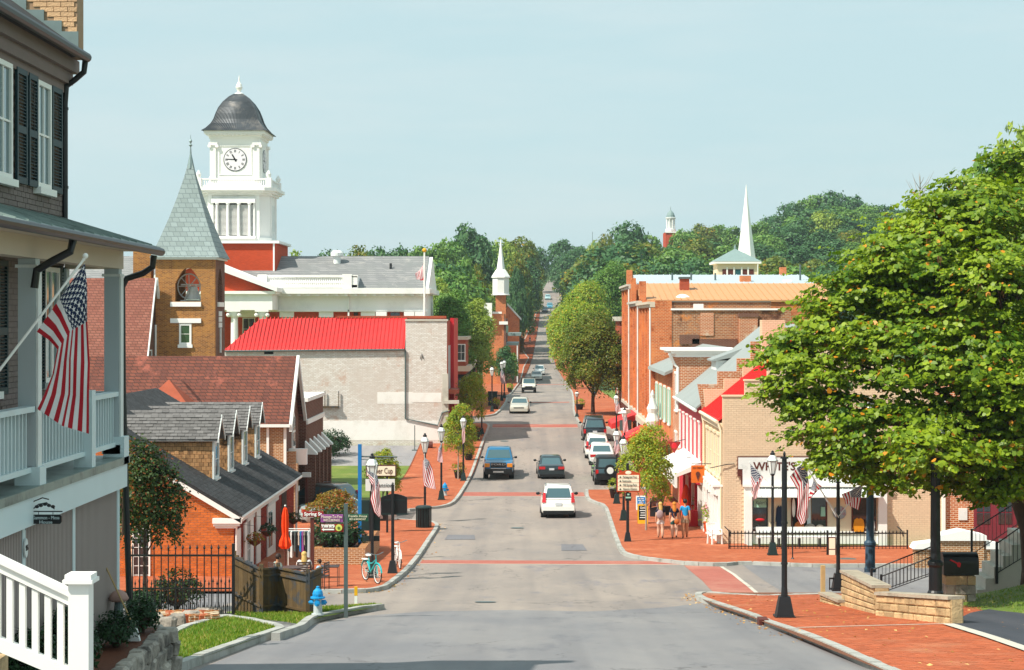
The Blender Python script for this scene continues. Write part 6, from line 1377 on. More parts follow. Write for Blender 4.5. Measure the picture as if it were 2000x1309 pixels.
lamp_flag(33.6,[[(856,876),(861,868)],[(855,888),(862,872,-.1)],[(854,899),(864,888)],[(857,903),(866,903,-.05)]],'narrow flag below the lamp by the second hydrant',((862,866),(862,880)),dy=-.1)
lamp_flag(29.8,[[(903,826),(907,820)],[(902,850),(908,836,-.05)],[(903,868),(909,862)]],'flag half hidden in the yellow-green tree on the left',((905,817),(905,832)),dy=-.1)
lamp_flag(24.3,[[(938,772),(943,764)],[(937,782),(944,770,-.05)],[(939,789),(945,786)]],'flag on the corner lamp past the pickup',((941,762),(941,775)),dy=-.1)
lamp_flag(18.5,[[(977,730),(980,718)],[(977,742),(985,732,-.05)],[(980,751),(987,748)]],'far left flag on the lamp near the silver sedan',((980,716),(980,728)),dy=-.2)
lamp_flag(26,[[(1201,788),(1206,780)],[(1201,800),(1209,788,-.05)],[(1204,808),(1213,803)]],'flag behind the parked dark suv on the right',((1204,779),(1204,790)),dy=-.12)
lamp_flag(28,[[(1216,815),(1222,806)],[(1216,832),(1225,820,-.05)],[(1217,846),(1227,842)]],'flag between the parked white suv and the brick row',((1221,804),(1220,820)),dy=-.12)
lamp_flag(34.5,[[(1200,862),(1205,855)],[(1199,878),(1208,868,-.05)],[(1202,888),(1212,880)]],'flag poking out of the young tree on the right',((1204,853),(1204,868)),dy=-.12)
lamp_flag(47.5,[[(1467,945),(1466,925),(1465,906)],[(1469,955,-.05),(1475,940),(1479,918)],[(1467,960),(1474,948,-.08),(1490,931)],[(1470,968),(1475,962),(1480,958,-.06)],[(1471,978),(1474,974),(1478,972)]],"leftmost flag in front of the WHITE'S board, left of the lamp",((1463,903),(1509,952)),dy=-.1)
lamp_flag(64,[[(1541,930),(1555,913),(1567,904)],[(1555,955,-.05),(1566,935),(1575,915,.05)],[(1556,985),(1567,965,-.08),(1578,945)],[(1553,1008),(1565,1000),(1576,990,-.05)],[(1562,1024),(1570,1020),(1577,1010)]],'large flag with stars at its middle hanging left of the near tree branches',((1566,900),(1636,1010)),nu=24,dy=-.2)
lamp_flag(63,[[(1574,985),(1585,955),(1590,938)],[(1580,978),(1592,960,-.08),(1598,945)],[(1578,982),(1590,968),(1606,951)]],'striped flag end folded behind the large starred flag',((1590,936),(1636,1012)),dy=.1)
lamp_flag(64,[[(1642,965),(1660,958),(1684,945)],[(1648,975),(1662,972,-.05),(1680,975)],[(1650,984),(1664,990),(1676,996)]],'flag to the right of the slim post under the near tree',((1690,940),(1637,1008)),dy=-.1)
# ---- signs and posts, left corner
def board(parent,name,m,px0,px1,py0,py1,s,y,th=.03,frame=None,fw_=.04):
 k=F/y;x0,x1,z0,z1=(px0-1030)/k,(px1-1030)/k,(625-py1)/k,(625-py0)/k
 if frame:B(name+'_frame',frame,parent,(x0-fw_,x1+fw_,y-th*.4,y+th,z0-fw_,z1+fw_))
 return B(name,m,parent,(x0,x1,y-th,y-th*.41 if frame else y+th,z0,z1))
def stext(parent,s_,px,py,y,hpx,wpx,m,off=.04,**k):q=F/y;return text(parent,s_,((px-1030)/q,y-off,(625-py)/q),(1,0,0),(0,-1,0),hpx/q*1.35,m,width=wpx/q,**k)
m_maroon=M('maroon_sign','8c1f1c',rough=.5,var=.06);m_purple=M('purple_sign','8d4a8c',rough=.5,var=.06);m_sgreen=M('dark_green_sign','1d5238',rough=.5,var=.06);m_creams=M('cream_sign','f0e6cc',rough=.6,var=.04)
yS=47.4;s7=F/yS;X=lambda px,s:(px-1030)/s;Zp=lambda py,s:(625-py)/s
SPO=thing('street_sign_post','grey-green metal post carrying purple, green and brown direction boards','signpost',(X(675,s7),yS,-7.5))
B('post',m_galv,SPO,(X(671.5,s7),X(679,s7),yS,yS+.08,G(yS)-.1,Zp(984,s7)))
b_=board(SPO,'purple_board',m_purple,626.5,670,1005,1020,s7,yS);stext(b_,'Massage-To-You',648,1009.2,yS,6,40,m_creams);stext(b_,'WELLBEINGS',648,1016,yS,5,32,m_creams)
b_=board(SPO,'train_yard_board',m_maroon,627,671,1023.5,1039,s7,yS);stext(b_,'TRAIN YARD',641,1027.5,yS,5,26,m_white,bold=.01)
mb=MB();mb.prism([(X(628.5,s7),Zp(1034,s7)),(X(633,s7),Zp(1031,s7)),(X(633,s7),Zp(1032.7,s7)),(X(653,s7),Zp(1032.7,s7)),(X(653,s7),Zp(1035.4,s7)),(X(633,s7),Zp(1035.4,s7)),(X(633,s7),Zp(1037,s7))],yS-.045,'y',yS-.031);mb.build('arrow',m_white,b_)
mb=MB();mb.cyl((X(662,s7),yS-.05,Zp(1030.5,s7)),(X(662,s7),yS-.03,Zp(1030.5,s7)),6.6/s7,n=20);e_=mb.build('emblem',M('emblem_yellow','c9cf62',var=.05),b_);mb=MB();mb.cyl((X(662,s7),yS-.06,Zp(1031,s7)),(X(662,s7),yS-.05,Zp(1031,s7)),2.8/s7,n=12);mb.build('emblem_centre',m_olive if 'm_olive' in globals()else m_grass,e_)
b_=board(SPO,'green_board',m_sgreen,679.5,719,1004.5,1018,s7,yS);stext(b_,'Franklin House',699,1008,yS,5,36,m_creams);stext(b_,'BED & BREAKFAST',699,1014,yS,4,32,m_creams)
yB=61.5;s8=F/yB
SST=thing('spring_street_sign','brown post with a dark red sign reading Spring St behind the wooden fence','street sign',(X(609,s8),yB,-9))
B('post',m_woodb,SST,(X(606,s8),X(613,s8),yB,yB+.12,G(yB),Zp(1012,s8)));b_=board(SST,'board',m_maroon,591.5,632,999,1009.5,s8,yB-.02);stext(b_,'Spring St',611.5,1004,yB-.02,6.5,35,m_white,bold=.004)
BP=thing('blue_pole','tall bright blue pole with a thin teal arm at the planter corner','pole',(X(702.5,48.5),F/48.5,-9.6));yP=F/48.5
B('post',m_blue,BP,(X(699,48.5),X(706,48.5),yP,yP+.14,gz_(0,yP),Zp(868,48.5)));mb=MB();mb.tube([(X(706,48.5),yP+.07,Zp(892,48.5)),(X(776,48.5),yP+.07,Zp(893,48.5))],.03,6);mb.tube([(X(706,48.5),yP+.07,Zp(898,48.5)),(X(740,48.5),yP+.07,Zp(898,48.5)),(X(772,48.5),yP+.07,Zp(893.5,48.5))],.014,5);mb.build('arm',m_galv,BP)
yC=86.5;s9=F/yC
CC=thing('cafe_sign','cream sign reading Corner Cup over a white board on black posts, behind the near lamp','sign',(X(744,s9),yC,-10.2))
b_=board(CC,'board',m_creams,716.5,772,910.5,929,s9,yC,.04,m_woodb,.05);stext(b_,'Corner Cup',742,920,yC,12,50,m_woodb,off=.045)
b_=board(CC,'white_board',m_white2,714,771,936,959,s9,yC,.04);stext(b_,'Mansion',748,948,yC,9,36,m_galv,off=.045,shear=.3)
B('post',m_blk,CC,(X(754,s9),X(758,s9),yC+.05,yC+.12,G(yC),Zp(930,s9)));B('post',m_blk,CC,(X(722,s9),X(726,s9),yC+.05,yC+.12,G(yC),Zp(930,s9)))
BPO=thing('brown_marker_post','dark brown post with a small white square top near the parked cars','post',(X(598,38),F/38,-10.3));yq=F/38
B('post',m_woodb,BPO,(X(596,38),X(601,38),yq,yq+.12,G(yq),Zp(930,38)));B('cap',m_white2,BPO,(X(590,38),X(607,38),yq-.06,yq+.15,Zp(932,38),Zp(923,38)))
yK=F/53.;KI=thing('notice_board','back of a black arched notice board on a post beside the white bicycle','notice board',(X(767,53),yK,-9.5))
mb=MB();g0=gz_(0,yK);mb.hexa([(X(757,53),yK-.17,g0),(X(776,53),yK-.17,g0),(X(776,53),yK+.17,g0),(X(757,53),yK+.17,g0)],[(X(761.5,53),yK-.08,Zp(1095,53)),(X(772,53),yK-.08,Zp(1095,53)),(X(772,53),yK+.08,Zp(1095,53)),(X(761.5,53),yK+.08,Zp(1095,53))]);mb.build('base',m_blk,KI)
mb=MB();mb.cyl((X(767,53),yK,Zp(1096,53)),(X(767,53),yK,Zp(948,53)),.06,.055,10);mb.lathe((X(767,53),yK,Zp(948,53)),[(.08,0),(.03,.03),(.045,.07),(.01,.12)],8);mb.build('post',m_blk,KI)
mb=MB();ar=[(X(744,53),Zp(1003,53)),(X(795,53),Zp(1003,53)),(X(795,53),Zp(972,53))]+[(X(795-i*51/8,53),Zp(972-7*math.sin(math.pi*i/8),53))for i in range(1,8)]+[(X(744,53),Zp(972,53))];mb.prism(ar,yK+.07,'y',yK+.15);mb.build('board',m_blk2,KI);B('frame',m_dkgreen,KI,(X(743,53),X(796,53),yK+.05,yK+.17,Zp(1006,53),Zp(1003,53)),(X(750,53),X(790,53),yK+.05,yK+.07,Zp(978,53),Zp(976.5,53)))
yL_=F/54.6+.12;DB=thing('dark_signboard','dark green back of a signboard fixed behind the near left lamp post','signboard',(X(727,54),yL_,-8))
B('panel',m_dkgreen,DB,(X(709,54),X(745,54),yL_,yL_+.06,Zp(1033,54),Zp(974,54)));B('plank',m_dkgreen,DB,(X(711,54),X(744,54),yL_,yL_+.05,Zp(1053,54),Zp(1043,54)));B('bracket',m_blk,DB,(X(724,54),X(730,54),yL_-.06,yL_,Zp(1053,54),Zp(976,54)))
def hydrant(label,loc,sc=1):
 t=thing('fire_hydrant',label,'fire hydrant',(0,0,0),'blue-topped fire hydrants',world=False)
 mb=MB();mb.lathe((0,0,0),[(.17,0),(.17,.04),(.12,.05),(.115,.42),(.13,.45)],14);mb.build('barrel',m_silver,t)
 mb=MB();mb.lathe((0,0,.45),[(.2,0),(.2,.04),(.14,.05),(.145,.12),(.12,.2),(.07,.25),(.045,.27),(.045,.32),(.01,.33)],14);mb.build('bonnet',m_cyan,t)
 for a,r in((0,.07),(math.pi,.06),(-math.pi/2,.085)):mb=MB();mb.cyl((.1*math.cos(a),.1*math.sin(a),.34),(.22*math.cos(a),.22*math.sin(a),.34),r,r*.95,8);mb.cyl((.22*math.cos(a),.22*math.sin(a),.34),(.25*math.cos(a),.25*math.sin(a),.34),.03,n=5);mb.build('outlet_cap',m_cyan,t)
 t.location=loc;t.scale=(sc,)*3;return t
hydrant('near blue-topped hydrant at the end of the wooden fence',(X(621,78.9),45.6,-7.3),.92)
x,y=gp(869,972);hydrant('far blue hydrant at the foot of a lamp post on the left pavement',(x,y,gz_(x,y)),1.0)
YP=thing('yellow_bollard','short yellow and white marker post on the left kerb','marker post',at(695,1190));x,y,z=at(695,1191);z+=.1
B('post',m_white2,YP,(x-.04,x+.04,y,y+.06,z,z+.3));B('top',m_yellow,YP,(x-.045,x+.045,y-.005,y+.065,z+.3,z+.55));B('foot',m_yellow,YP,(x-.06,x+.06,y-.02,y+.08,z-.02,z+.06))
def bin_(label,loc,w=.32,h=.95):
 t=thing('litter_bin',label,'litter bin',loc);x,y,z=loc
 mb=MB();mb.lathe((x,y,z),[(w*.85,0),(w*.85,h-.08)],16);mb.build('liner',m_blk,t)
 for i in range(18):a=i*2*math.pi/18;mb=MB();mb.cyl((x+w*math.cos(a),y+w*math.sin(a),z),(x+w*math.cos(a),y+w*math.sin(a),z+h-.05),.025,n=4);mb.build('slat',m_dkgreen,t)
 mb=MB();mb.lathe((x,y,z+h-.08),[(w*1.12,0),(w*1.12,.06),(w*.9,.12),(w*.6,.12)],16);mb.build('lid',m_dkgreen,t)
x,y=gp(827,1036);bin_('slatted dark green litter bin behind a lamp post on the left pavement',(x+.0,y+.25,gz_(x,y)),.36,1.0)
x,y=gp(937,838);bin_('dark litter bin by the corner lamp on the left',(x-.9,y,gz_(x,y)))
BX=thing('utility_cabinet','dark green box cabinet behind the left corner lamp','cabinet',(-4.8,150,-9));B('body',m_dkgreen,BX,(-5.4,-4.5,139,139.6,-9.8,-8.2));B('lid',m_blk,BX,(-5.45,-4.45,138.95,139.65,-8.2,-8.1))
BX=thing('utility_cabinet','dark cabinet on the pavement beyond the second side opening','cabinet',(-3.9,180,-8.6));B('body',m_dkgreen,BX,(-3.9,-3.0,183,183.6,-8.6,-7.2));B('lid',m_blk,BX,(-3.95,-2.95,182.95,183.65,-7.2,-7.1))
def bicycle(label,loc,rz,m):
 t=thing('bicycle',label,'bicycle',(0,0,0),'parked bicycles',world=False)
 for x in(-.52,.52):
  mb=MB();n=20;mb.tube([(x+.33*math.cos(a),0,.34+.33*math.sin(a))for a in np.linspace(0,2*math.pi,n)],.022,6);w=mb.build('wheel',m_blk,t)
  mb=MB();mb.tube([(x+.3*math.cos(a),0,.34+.3*math.sin(a))for a in np.linspace(0,2*math.pi,n)],.013,5)
  for k in range(8):a=k*math.pi/8;mb.tube([(x+.3*math.cos(a),0,.34+.3*math.sin(a)),(x-.3*math.cos(a),0,.34-.3*math.sin(a))],.003,3)
  mb.build('rim',m_white2,w)
  mb=MB();mb.tube([(x+.37*math.cos(a),0,.34+.37*math.sin(a))for a in np.linspace(.2,2.8,9)],.03,5);mb.build('mudguard',m,t)
 mb=MB();mb.tube([(.52,0,.34),(.4,0,.78),(.37,0,.98)],.022,6);mb.tube([(.4,0,.74),(.1,0,.5),(-.1,0,.32)],.03,6);mb.tube([(.4,0,.82),(.05,0,.66),(-.2,0,.62)],.022,6);mb.tube([(-.1,0,.32),(-.25,0,.85)],.02,6);mb.tube([(-.1,0,.32),(-.52,0,.34),(-.2,0,.64)],.016,5);mb.build('frame',m,t)
 mb=MB();mb.tube([(.37,0,.98),(.42,-.1,1.0),(.36,-.28,1.06),(.15,-.32,1.02)],.014,5);mb.tube([(.37,0,.98),(.42,.1,1.0),(.36,.28,1.06),(.15,.32,1.02)],.014,5);mb.build('handlebar',m_steel,t)
 mb=MB();mb.sphere((-.28,0,.9),(.15,.1,.045),10,6);mb.build('saddle',m_white2,t);mb=MB();mb.box(-.7,-.35,-.09,.09,.73,.745);mb.box(-.1,-.08,-.02,.12,.22,.24);mb.build('rack',m_white2,t);B('pedal',m_blk,t,(-.16,-.04,.1,.18,.16,.18),(-.16,-.04,-.18,-.1,.46,.48))
 t.location=loc;t.rotation_euler=(0,math.radians(0),rz);return t
m_tealb=M('teal_bike_paint','2bb0b4',rough=.35,var=.05);x,y=gp(724,1147);bicycle('teal bicycle with a white basket rack leaning at the near left lamp',(x,y+.35,gz_(x,y)),math.radians(-62),m_tealb)
x,y=gp(776,1117);bicycle('white bicycle seen end-on beside the notice board post',(x,y+.4,gz_(x,y)),math.radians(-78),m_white2)
# ---- left: iron fences, wooden fence, planter
IF=thing('tall_iron_fence','tall black iron picket fence in front of the orange brick shop','fence',(-8.5,46.8,-7.5));yf=46.8;k_=F/yf
def picket(parent,x,y,z0,z1,sh={},r=.012,knob=True):
 key=(round(z1-z0,2),r)
 if key not in sh:
  mb=MB();h=z1-z0;mb.cyl((0,0,0),(0,0,h-.06),r,n=5)
  if knob:mb.lathe((0,0,h-.12),[(r,0),(r*2.2,.04),(r*.8,.09),(.003,.14)],6)
  sh[key]=mb.mesh('picket',m_blk)
 o=ob_new('picket',sh[key],parent);off=OFF.get(parent.name,(0,0,0));o.location=(x-off[0],y-off[1],z0-off[2]);return o
for i in range(15):picket(IF,X(259+i*14,k_),yf,Zp(1206,k_),Zp(1064,k_),r=.016)
B('rail',m_blk,IF,(X(255,k_),X(458,k_),yf-.015,yf+.015,Zp(1087,k_),Zp(1083,k_)));B('rail',m_blk,IF,(X(255,k_),X(458,k_),yf-.015,yf+.015,Zp(1202,k_),Zp(1198,k_)));B('end_post',m_blk,IF,(X(453,k_),X(458.5,k_),yf-.035,yf+.035,Zp(1208,k_),Zp(1062,k_)))
IG=thing('low_iron_fence','lower black iron fence with close-set pickets before the tall one','fence',(-8.4,46,-7.4));yf=46.2;k_=F/yf
for i in range(25):picket(IG,X(256+i*8,k_),yf,Zp(1207,k_),Zp(1129+(i%2)*5,k_),r=.012)
for i in range(24):picket(IG,X(260+i*8,k_),yf+.02,Zp(1207,k_),Zp(1178,k_),r=.009)
B('rail',m_blk,IG,(X(255,k_),X(452,k_),yf-.012,yf+.012,Zp(1151,k_),Zp(1148,k_)));B('rail',m_blk,IG,(X(255,k_),X(452,k_),yf-.012,yf+.012,Zp(1203,k_),Zp(1200,k_)))
WF_=thing('wooden_fence','weathered dark wooden plank fence screening the cafe terrace','fence',(-6,46,-7.5))
fp=[(457,1084,47.5),(510,1110,47.0),(543,1107,47.6),(601,1119,46.9),(628,1107,48.6)]
for(a,ta,ya),(b,tb,yb)in zip(fp,fp[1:]):
 p0=Vector((X(a,F/ya),ya,0));p1=Vector((X(b,F/yb),yb,0));za=Zp(ta,F/ya);zb=Zp(tb,F/yb);n=max(2,int((p1-p0).length/.135));d=(p1-p0);nn=Vector((d.y,-d.x,0)).normalized()
 for i in range(n):
  f0,f1=i/n,(i+1)/n-.03/max(1,n)*1.2;q0,q1=p0+d*f0,p0+d*(f1);zt0=za+(zb-za)*f0+R.uniform(-.03,.01);t_=.02+R.uniform(0,.012)
  mb=MB();g0=min(G(q0.y),G(q1.y))-.1;c=[(q0.x,q0.y),(q1.x,q1.y),(q1.x-nn.x*t_,q1.y-nn.y*t_),(q0.x-nn.x*t_,q0.y-nn.y*t_)]
  mb.hexa([(x_,y_,g0)for x_,y_ in c],[(x_,y_,zt0)for x_,y_ in c]);mb.build('plank',m_wood,WF_)
 for dz,th in((.0,.05),(-.17,.05),(-.95,.05)):
  mb=MB();u=nn*.045;mb.hexa([(p0.x+u.x,p0.y+u.y,za+dz-th),(p1.x+u.x,p1.y+u.y,zb+dz-th),(p1.x,p1.y,zb+dz-th),(p0.x,p0.y,za+dz-th)],[(p0.x+u.x,p0.y+u.y,za+dz),(p1.x+u.x,p1.y+u.y,zb+dz),(p1.x,p1.y,zb+dz),(p0.x,p0.y,za+dz)]);mb.build('rail',m_wood,WF_)
 mb=MB();mb.box(p0.x-.05,p0.x+.05,p0.y-.01,p0.y+.09,G(p0.y)-.1,za+.1);mb.build('post',m_wood,WF_)
PL=thing('brick_planter','low brick planter wall round a dark hedge behind the terrace','planter',(-7.5,71,-9.6));yp=71.5;kp=F/yp;yp2=75.5
B('wall',m_cbrick2,PL,(X(612,kp),X(698,kp),yp,yp+.3,G(yp)-.1,G(yp)+.75),(X(698,kp)-.001,X(698,kp)+.3,yp,yp2+3,G(yp)-.1,G(yp)+.75),(X(612,kp)-.0,X(612,kp)+.3,yp+.3,yp2,G(yp)-.1,G(yp)+.75))
B('soil',m_soil,PL,(X(612,kp)+.3,X(698,kp),yp+.3,yp2+2.5,G(yp)-.1,G(yp)+.6))
for i,(px,s_,h_)in enumerate(((628,49.6,1.1),(648,49.4,1.2),(668,49.2,1.15),(686,49,1.1),(660,47,1.5),(640,47.6,1.4))):bush('hedge_shrub','dark rounded hedge shrub in the brick planter, number %s from the left'%['one','two','three','four','five','six'][i]if False else['dark hedge shrub at the left end of the brick planter','dark hedge shrub left of centre in the brick planter','dark hedge shrub right of centre in the brick planter','dark hedge shrub at the right end of the brick planter','taller hedge shrub at the back right of the brick planter','taller hedge shrub at the back left of the brick planter'][i],'shrub',(X(px,s_),F/s_,G(72)+.5),1.2,h_,lf_bush,900,.1,30+i,'hedge shrubs in the brick planter')
for i,(px,py,w,h,lb)in enumerate(((622,905,3.0,2.2,'large clipped dark bush beside the church extension'),(652,890,2.6,1.9,'dark bush in front of the whitewashed wall, right of the church'),(585,935,3.2,1.8,'dark bush under the church wing by the shop roof'))):x,y=gp(px,py);bush('bush',lb,'bush',(x,y,G(y)),w,h,lf_bush,2200,.14,40+i)
DP=thing('drain_barrel','rusty barrel lying by the whitewashed wall','barrel',(-6,130,-10));x,y=gp(836,878);mb=MB();mb.cyl((x-.35,y,G(y)+.32),(x+.35,y,G(y)+.32),.3,n=12);mb.build('barrel_body',m_woodb,DP);
SN=thing('metal_stake','thin metal signpost standing in the rear drive before the white wall','post',(-8,135,-10));x,y=gp(810,880);mb=MB();mb.cyl((x,y,G(y)),(x,y,G(y)+1.9),.035,n=6);mb.box(x-.2,x+.2,y-.2,y+.2,G(y),G(y)+.06);mb.build('post',m_galv,SN)
UMB=thing('closed_umbrella','closed orange parasol on the cafe terrace','umbrella',(X(558,57),F/57,-9.1));yu=F/57;xu=X(557,57);zg=gz_(0,yu)
mb=MB();mb.cyl((xu,yu,zg),(xu,yu,Zp(990,57)),.022,n=8);mb.build('pole',m_woodb,UMB)
mb=MB();n=16;prf=[(.10,0),(.17,.1),(.15,.28),(.10,.42),(.085,.5),(.1,.8),(.09,1.15),(.05,1.38),(.02,1.42)]
for r_,z_ in prf:
 for i in range(n):a=2*math.pi*i/n;rr=r_*(1.35 if i%2 else .75);mb.v.append((xu+rr*math.cos(a),yu+rr*math.sin(a),Zp(1072,57)+z_))
mb.f=[(j*n+i,j*n+(i+1)%n,(j+1)*n+(i+1)%n,(j+1)*n+i)for j in range(len(prf)-1)for i in range(n)];mb.build('canopy',m_orange,UMB);mb=MB();mb.sphere((xu,yu,Zp(988,57)),.035,8,6);mb.build('finial',m_white2,UMB)
RK=thing('clothes_rack','white clothes rack hung with dark and pale garments behind the terrace','clothes rack',(X(592,55),F/55,-9.2));yr_=F/55;zr0=gz_(0,yr_)
mb=MB()
for zt in(Zp(1033,55),Zp(1037,55)):mb.cyl((X(562,55),yr_,zt),(X(607,55),yr_,zt),.018,n=6)
for a in(563,606):mb.cyl((X(a,55),yr_,zr0),(X(a,55),yr_,Zp(1033,55)),.018,n=6)
mb.build('frame',m_white2,RK);cols=[m_shutter,m_white2,m_blk,m_galv,m_blk2,m_cream,m_blue,m_purple,m_stone,m_dkgreen,m_shade_col]
for i in range(11):x=X(566+i*3.7,55);h=.7+.25*math.sin(i*2.1);mb=MB();mb.prism([(x-.02,Zp(1038,55)),(x+.02,Zp(1038,55)),(x+.05,Zp(1038,55)-.15),(x+.045,Zp(1038,55)-h),(x-.035,Zp(1038,55)-h+.03),(x-.045,Zp(1038,55)-.15)],yr_-.22,'y',yr_+.2);mb.build('garment',cols[i],RK)
def chair(name,label,x,y,z,rz,m,hb=.9):
 t=thing(name,label,'chair',(0,0,0),world=False)
 for a,b,h in((-.21,-.2,hb),(.21,-.2,hb),(-.21,.2,.64),(.21,.2,.64)):mb=MB();mb.cyl((a,b,0),(a,b,h),.017,n=5);mb.build('leg',m,t)
 B('seat',m,t,(-.23,.23,-.22,.22,.43,.46))
 for i in range(5):B('back_slat',m,t,(-.2,.2,-.22,-.2,.55+i*.075,.6+i*.075))
 B('arm',m,t,(-.25,-.2,-.2,.24,.64,.665));B('arm',m,t,(.2,.25,-.2,.24,.64,.665));t.location=(x,y,z);t.rotation_euler=(0,0,rz);return t
m_bronze=M('bronze_metal_chair','4a3834',rough=.5,var=.1)
chair('terrace_chair','dark slatted chair holding the blonde seated woman',X(594,59),F/59,gz_(0,F/59),0.1,m_bronze);chair('terrace_chair','dark terrace chair under the seated woman by the shop wall',X(541,59.5),F/59.5,gz_(0,F/59.5),-.9,m_bronze);chair('terrace_chair','terrace chair holding the child',X(627,59.5),F/59.5,gz_(0,F/59.5),1.3,m_bronze)
CT2=thing('metal_table','small square metal table on the brick terrace beside the child','table',(X(646,58),F/58,-9.1));yt_=F/58;zt_=gz_(0,yt_)
B('tabletop',m_bronze,CT2,(X(630,58),X(662,58),yt_-.3,yt_+.3,zt_+.66,zt_+.69))
for a in(631,660):
 for b in(-.28,.26):B('leg',m_bronze,CT2,(X(a,58),X(a,58)+.02,yt_+b,yt_+b+.02,zt_,zt_+.66))
CT3=thing('cafe_table','round table between the seated people under the orange parasol','table',(X(575,60),60.2,-9));xt=X(568,60);mb=MB();mb.lathe((xt,60.3,gz_(0,60)+.7),[(.4,0),(.4,.03)],16);mb.build('tabletop',m_bronze,CT3);mb=MB();mb.cyl((xt,60.3,gz_(0,60)),(xt,60.3,gz_(0,60)+.7),.03,n=8);mb.lathe((xt,60.3,gz_(0,60)),[(.22,0),(.2,.03)],12);mb.build('pedestal',m_blk,CT3)
def planter(label,px,py,w=.3,h=.45,pot=None,leaf=None,fl=None,fh=.5):
 x,y=gp(px,py);z=gz_(x,y);t=thing('flower_planter',label,'planter',(x,y,z),'flower planters on the pavements')
 mb=MB();mb.lathe((x,y,z),[(w*.7,0),(w,h),(w*1.06,h),(w*1.06,h+.04),(w*.9,h+.04)],12);mb.build('pot',pot or m_blk2,t)
 rs=np.random.RandomState(int(px));p,q_=blob_pts(rs,[(x,y,z+h+fh*.45,w*1.3,w*1.3,fh*.6),(x+w*.5,y,z+h*.8,w*.8,w*.8,fh*.4)],420,6,.25);ob_new('plants',leaf_mesh('plants',leaf or lf_lime,p-np.array([x,y,z]),q_,.1,rs=rs),t)
 if fl:
  p,q_=blob_pts(rs,[(x,y,z+h+fh*.7,w*1.2,w*1.2,fh*.5)],120,3,.2);ob_new('flowers',leaf_mesh('flowers',fl,p-np.array([x,y,z]),q_,.09,rs=rs),t)
lf_red=LEAF('red_flowers','b23a20','d8702c',None,.2,.5);lf_pink=LEAF('pink_flowers','c86a80','e0a0a8',None,.2,.5)
planter('black pot with orange and lime plants left of the blue pickup',896,938,.34,.5,fl=lf_red);planter('dark reddish planter left of the pickup, behind the lime one',915,902,.32,.45,leaf=lf_maple,fl=lf_red);planter('flower pot near the left corner lamp past the pickup',930,862,.34,.5,leaf=lf_bush,fl=lf_red);planter('flower pot beside the far dark cabinet',968,802,.34,.5,fl=lf_red);planter('planter by the far kerb near the jeep',996,768,.34,.5)
planter('black pot spilling lime foliage behind the wayfinding sign',1201,977,.34,.5,leaf=lf_lime,fh=.6);planter('lime planter beside the trunk of the big olive tree',1132,803,.4,.5)
planter('terracotta pot with flags and greenery beside the white plastic chair',1384,1047,.26,.5,pot=M('terracotta','c0552a',var=.1),fl=lf_pink,fh=.8);planter('terracotta pot of tall greenery by the white shopfront pilasters',1368,1022,.26,.5,pot=M('terracotta_dark','a8442a',var=.1),leaf=lf_green,fl=lf_pink,fh=1.0);planter('green leafy pot near the red stool',1362,1008,.24,.4,leaf=lf_green,fh=1.0)
yW=82.2;kW=F/yW;WS=thing('wayfinding_sign','brown wayfinding sign with four white panels on a black post, right pavement','sign',(X(1226,kW),yW,-10));g0=gz_(0,yW)
mb=MB();xw=X(1226,kW);mb.hexa([(xw-.16,yW-.16,g0),(xw+.16,yW-.16,g0),(xw+.16,yW+.16,g0),(xw-.16,yW+.16,g0)],[(xw-.09,yW-.09,g0+.4),(xw+.09,yW-.09,g0+.4),(xw+.09,yW+.09,g0+.4),(xw-.09,yW+.09,g0+.4)]);mb.build('base',m_blk,WS);mb=MB();mb.cyl((xw,yW,g0+.4),(xw,yW,Zp(905,kW)),.07,.06,10);mb.build('post',m_blk,WS)
m_brs=M('brown_red_sign','b8481f',rough=.5,var=.05);mb=MB();mb.prism([(X(1204.5,kW),Zp(960.5,kW)),(X(1250,kW),Zp(960.5,kW)),(X(1250,kW),Zp(924.5,kW)),(X(1231,kW),Zp(918.5,kW)),(X(1222,kW),Zp(918.5,kW)),(X(1204.5,kW),Zp(924.5,kW))],yW-.13,'y',yW-.07);bb=mb.build('board',m_brs,WS)
for i,w_ in enumerate(('Parking and Tour','Restrooms','Mill Spring Park','Historic District')):
 p=board(bb,'sign_strip',m_creams,1206.7,1248,928+i*7.8,935+i*7.8,kW,yW-.13,.015);stext(p,w_,1230 if len(w_)>10 else 1224,931.6+i*7.8,yW-.14,4.6,27 if len(w_)>10 else 17,m_galv,off=.016)
 mb=MB();q=kW;a_=931.6+i*7.8;mb.prism([(X(1209,q),Zp(a_,q)),(X(1211.5,q),Zp(a_-1.6,q)),(X(1213,q),Zp(a_-.7,q)),(X(1213,q),Zp(a_+.7,q)),(X(1211.5,q),Zp(a_+1.6,q))],yW-.155,'y',yW-.146);mb.build('arrow',m_blk,p)
mb=MB();mb.sphere((X(1227,kW),yW-.135,Zp(923,kW)),(6/kW,.01,3.6/kW),12,8);mb.build('oval_emblem',m_creams,bb);B('parking_sign',m_blk,WS,(X(1221,kW),X(1232.5,kW),yW-.1,yW-.075,Zp(978,kW),Zp(962,kW)));B('parking_sign_band',m_glight,WS,(X(1221.5,kW),X(1232,kW),yW-.105,yW-.1,Zp(973,kW),Zp(970,kW)),(X(1225,kW),X(1229,kW),yW-.105,yW-.1,Zp(967,kW),Zp(964,kW)))
